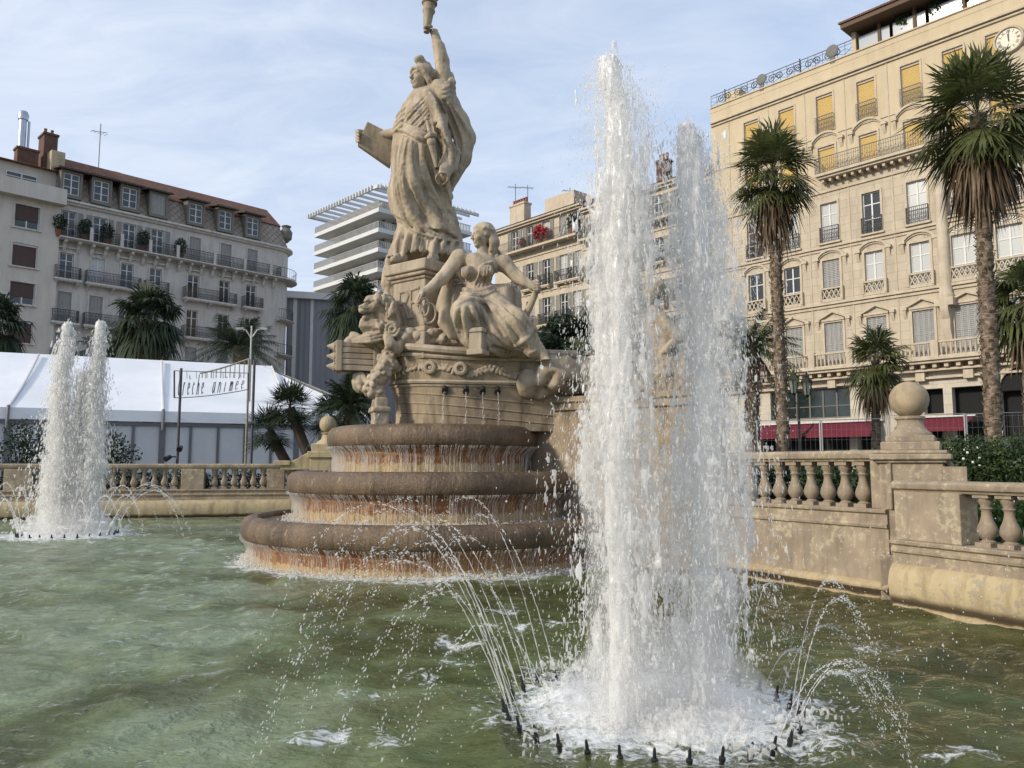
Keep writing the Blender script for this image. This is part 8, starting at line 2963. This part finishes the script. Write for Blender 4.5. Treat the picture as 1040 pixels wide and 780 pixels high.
GLL, tt_ = newmat('lantern_glass'); tt_.out(tt_.n('ShaderNodeBsdfPrincipled', {'Base Color': (.20, .21, .19, 1), 'Roughness': .15}).outputs[0])
for (px, py) in ((806, 391), (819.5, 393)):
    c = at(px, py, 31) - lp2.location
    mb = MB(); mb.tube([(0, 0, hb_), (c.x * .6, 0, hb_ - .02), (c.x * 1.05, 0, hb_ + .16), (c.x, 0, c.z - .40)], .03, 6); mb.lathe([(.03, -.42), (.10, -.36), (.05, -.32)], c, 8); mb.build('arm', BLACK, lp2)
    mb = MB(); mb.lathe([(.11, -.32), (.20, .18)], c, 6); ln_ = mb.build('lantern', GLL, lp2, smooth=False)
    mb = MB(); mb.lathe([(.23, .18), (.22, .24), (.10, .40), (.12, .44), (.03, .50), (.05, .55), (.01, .60)], c, 8)
    for k in range(6): a = k * PI / 3; mb.bar((c.x + .115 * math.cos(a), c.y + .115 * math.sin(a), c.z - .32), (c.x + .207 * math.cos(a), c.y + .207 * math.sin(a), c.z + .18), .022)
    mb.build('lantern_cap', BLACK, ln_)

# temporary fence panels behind the planting
def fence_panel(px0, px1, Y0_, Y1_, pyt0, label):
    a = gnd(px0, Y0_, .0); b_ = gnd(px1, Y1_, .0)
    a.z = -.5; b_.z = -.5
    h = at(px0, pyt0, Y0_).z + .5
    th = thing('fence_panel', label, 'fence', a)
    d_ = b_ - a
    mb = MB()
    mb.tube([(0, 0, .15), (0, 0, h), d_ + Vector((0, 0, h)), d_ + Vector((0, 0, .15))], .024, 6)
    mb.tube([(0, 0, .2), d_ + Vector((0, 0, .2))], .02, 6)
    mb.build('frame', GALV, th)
    mb = MB(); n = int(d_.length / .12)
    for i in range(1, n): p = d_ * (i / n); mb.box(p.x - .0012, p.x + .0012, p.y - .0012, p.y + .0012, .2, h)
    for z in np.arange(.45, h, .28): mb.bar(Vector((0, 0, z)), d_ + Vector((0, 0, z)), .0024)
    mb.build('wire_mesh', GALV, th)
    return th


fence_panel(770, 834, 22.5, 22.0, 427.5, 'wire fence panel in front of the café, closest to the tall jet')
fence_panel(836, 902, 22.0, 21.4, 426.5, 'wire fence panel in front of the long burgundy awning')
fence_panel(905, 982, 21.4, 20.6, 422, 'wire fence panel behind the stone ball')
fence_panel(984, 1056, 20.6, 19.8, 420.5, 'wire fence panel behind the biggest palm trunk at the right')

# café chairs, tables and a furled parasol in the shade of the awnings
CH = plain('dark_rattan', (.05, .035, .025), .7)


def cafe_chair(x, y, rz, label):
    th = thing('cafe_chair', label, 'chair', (x, y, -.5), rz, 'dark chairs in front of the café')
    mb = MB(); mb.box(-.21, .21, -.21, .21, .43, .47); mb.build('seat', CH, th)
    mb = MB(); mb.tube([(-.2, .2, .47), (-.2, .26, .88), (.2, .26, .88), (.2, .2, .47)], .02, 6)
    for i in range(5): mb.tube([(-.15 + .075 * i, .205, .47), (-.15 + .075 * i, .26, .87)], .012, 5)
    mb.build('backrest', CH, th)
    for sx in (-.18, .18):
        for sy in (-.18, .18): mb = MB(); mb.tube([(sx, sy, .43), (sx * 1.15, sy * 1.15, 0)], .016, 6); mb.build('leg', CH, th)
    return th


def cafe_table(x, y, label):
    th = thing('cafe_table', label, 'table', (x, y, -.5), 0, 'round tables in front of the café')
    mb = MB(); mb.lathe([(.34, .71), (.35, .73), (.34, .75)], n=20); mb.build('tabletop', WHITEM, th)
    mb = MB(); mb.tube([(0, 0, .02), (0, 0, .71)], .03, 8); mb.lathe([(.22, 0), (.20, .03), (.03, .06)], n=14); mb.build('pedestal', BLACK, th)


for i, px in enumerate((780, 806, 832, 858, 884, 940, 962)):
    p = hb.P0 + hb.d * hb.sp(px, 450) - Vector((-hb.d.y, hb.d.x)) * (1.8 + .4 * (i % 2))
    cafe_table(p.x, p.y, 'small round table in the shade of the burgundy awnings')
    for s_ in (-1, 1): cafe_chair(p.x + s_ * .62 * hb.d.x, p.y + s_ * .62 * hb.d.y, math.atan2(hb.d.y, hb.d.x) - s_ * PI / 2, 'dark rattan chair at a round café table under the awnings')
b = gnd(1024, 23)
ps = thing('furled_parasol', 'furled blue grey parasol behind the fence near the right edge', 'parasol', b)
mb = MB(); mb.tube([(0, 0, 0), (0, 0, 2.75)], .03, 8); mb.lathe([(.28, 0), (.28, .08), (.05, .1)], n=14); mb.build('pole', GALV, ps)
mb = MB()
n = 16
prof = [(.04, 2.72), (.10, 2.5), (.17, 1.9), (.21, 1.2), (.24, .75), (.20, .70)]
for (r_, z) in prof:
    for k in range(n): a = 2 * PI * k / n; rr_ = r_ * (1 + .25 * (1 if k % 2 else -1)); mb.v.append((rr_ * math.cos(a), rr_ * math.sin(a), z))
for i in range(len(prof) - 1):
    for k in range(n): k2 = (k + 1) % n; mb.f.append((i * n + k, i * n + k2, (i + 1) * n + k2, (i + 1) * n + k))
mb.build('canopy', plain('blue_grey_cloth', (.16, .17, .22), .85), ps)
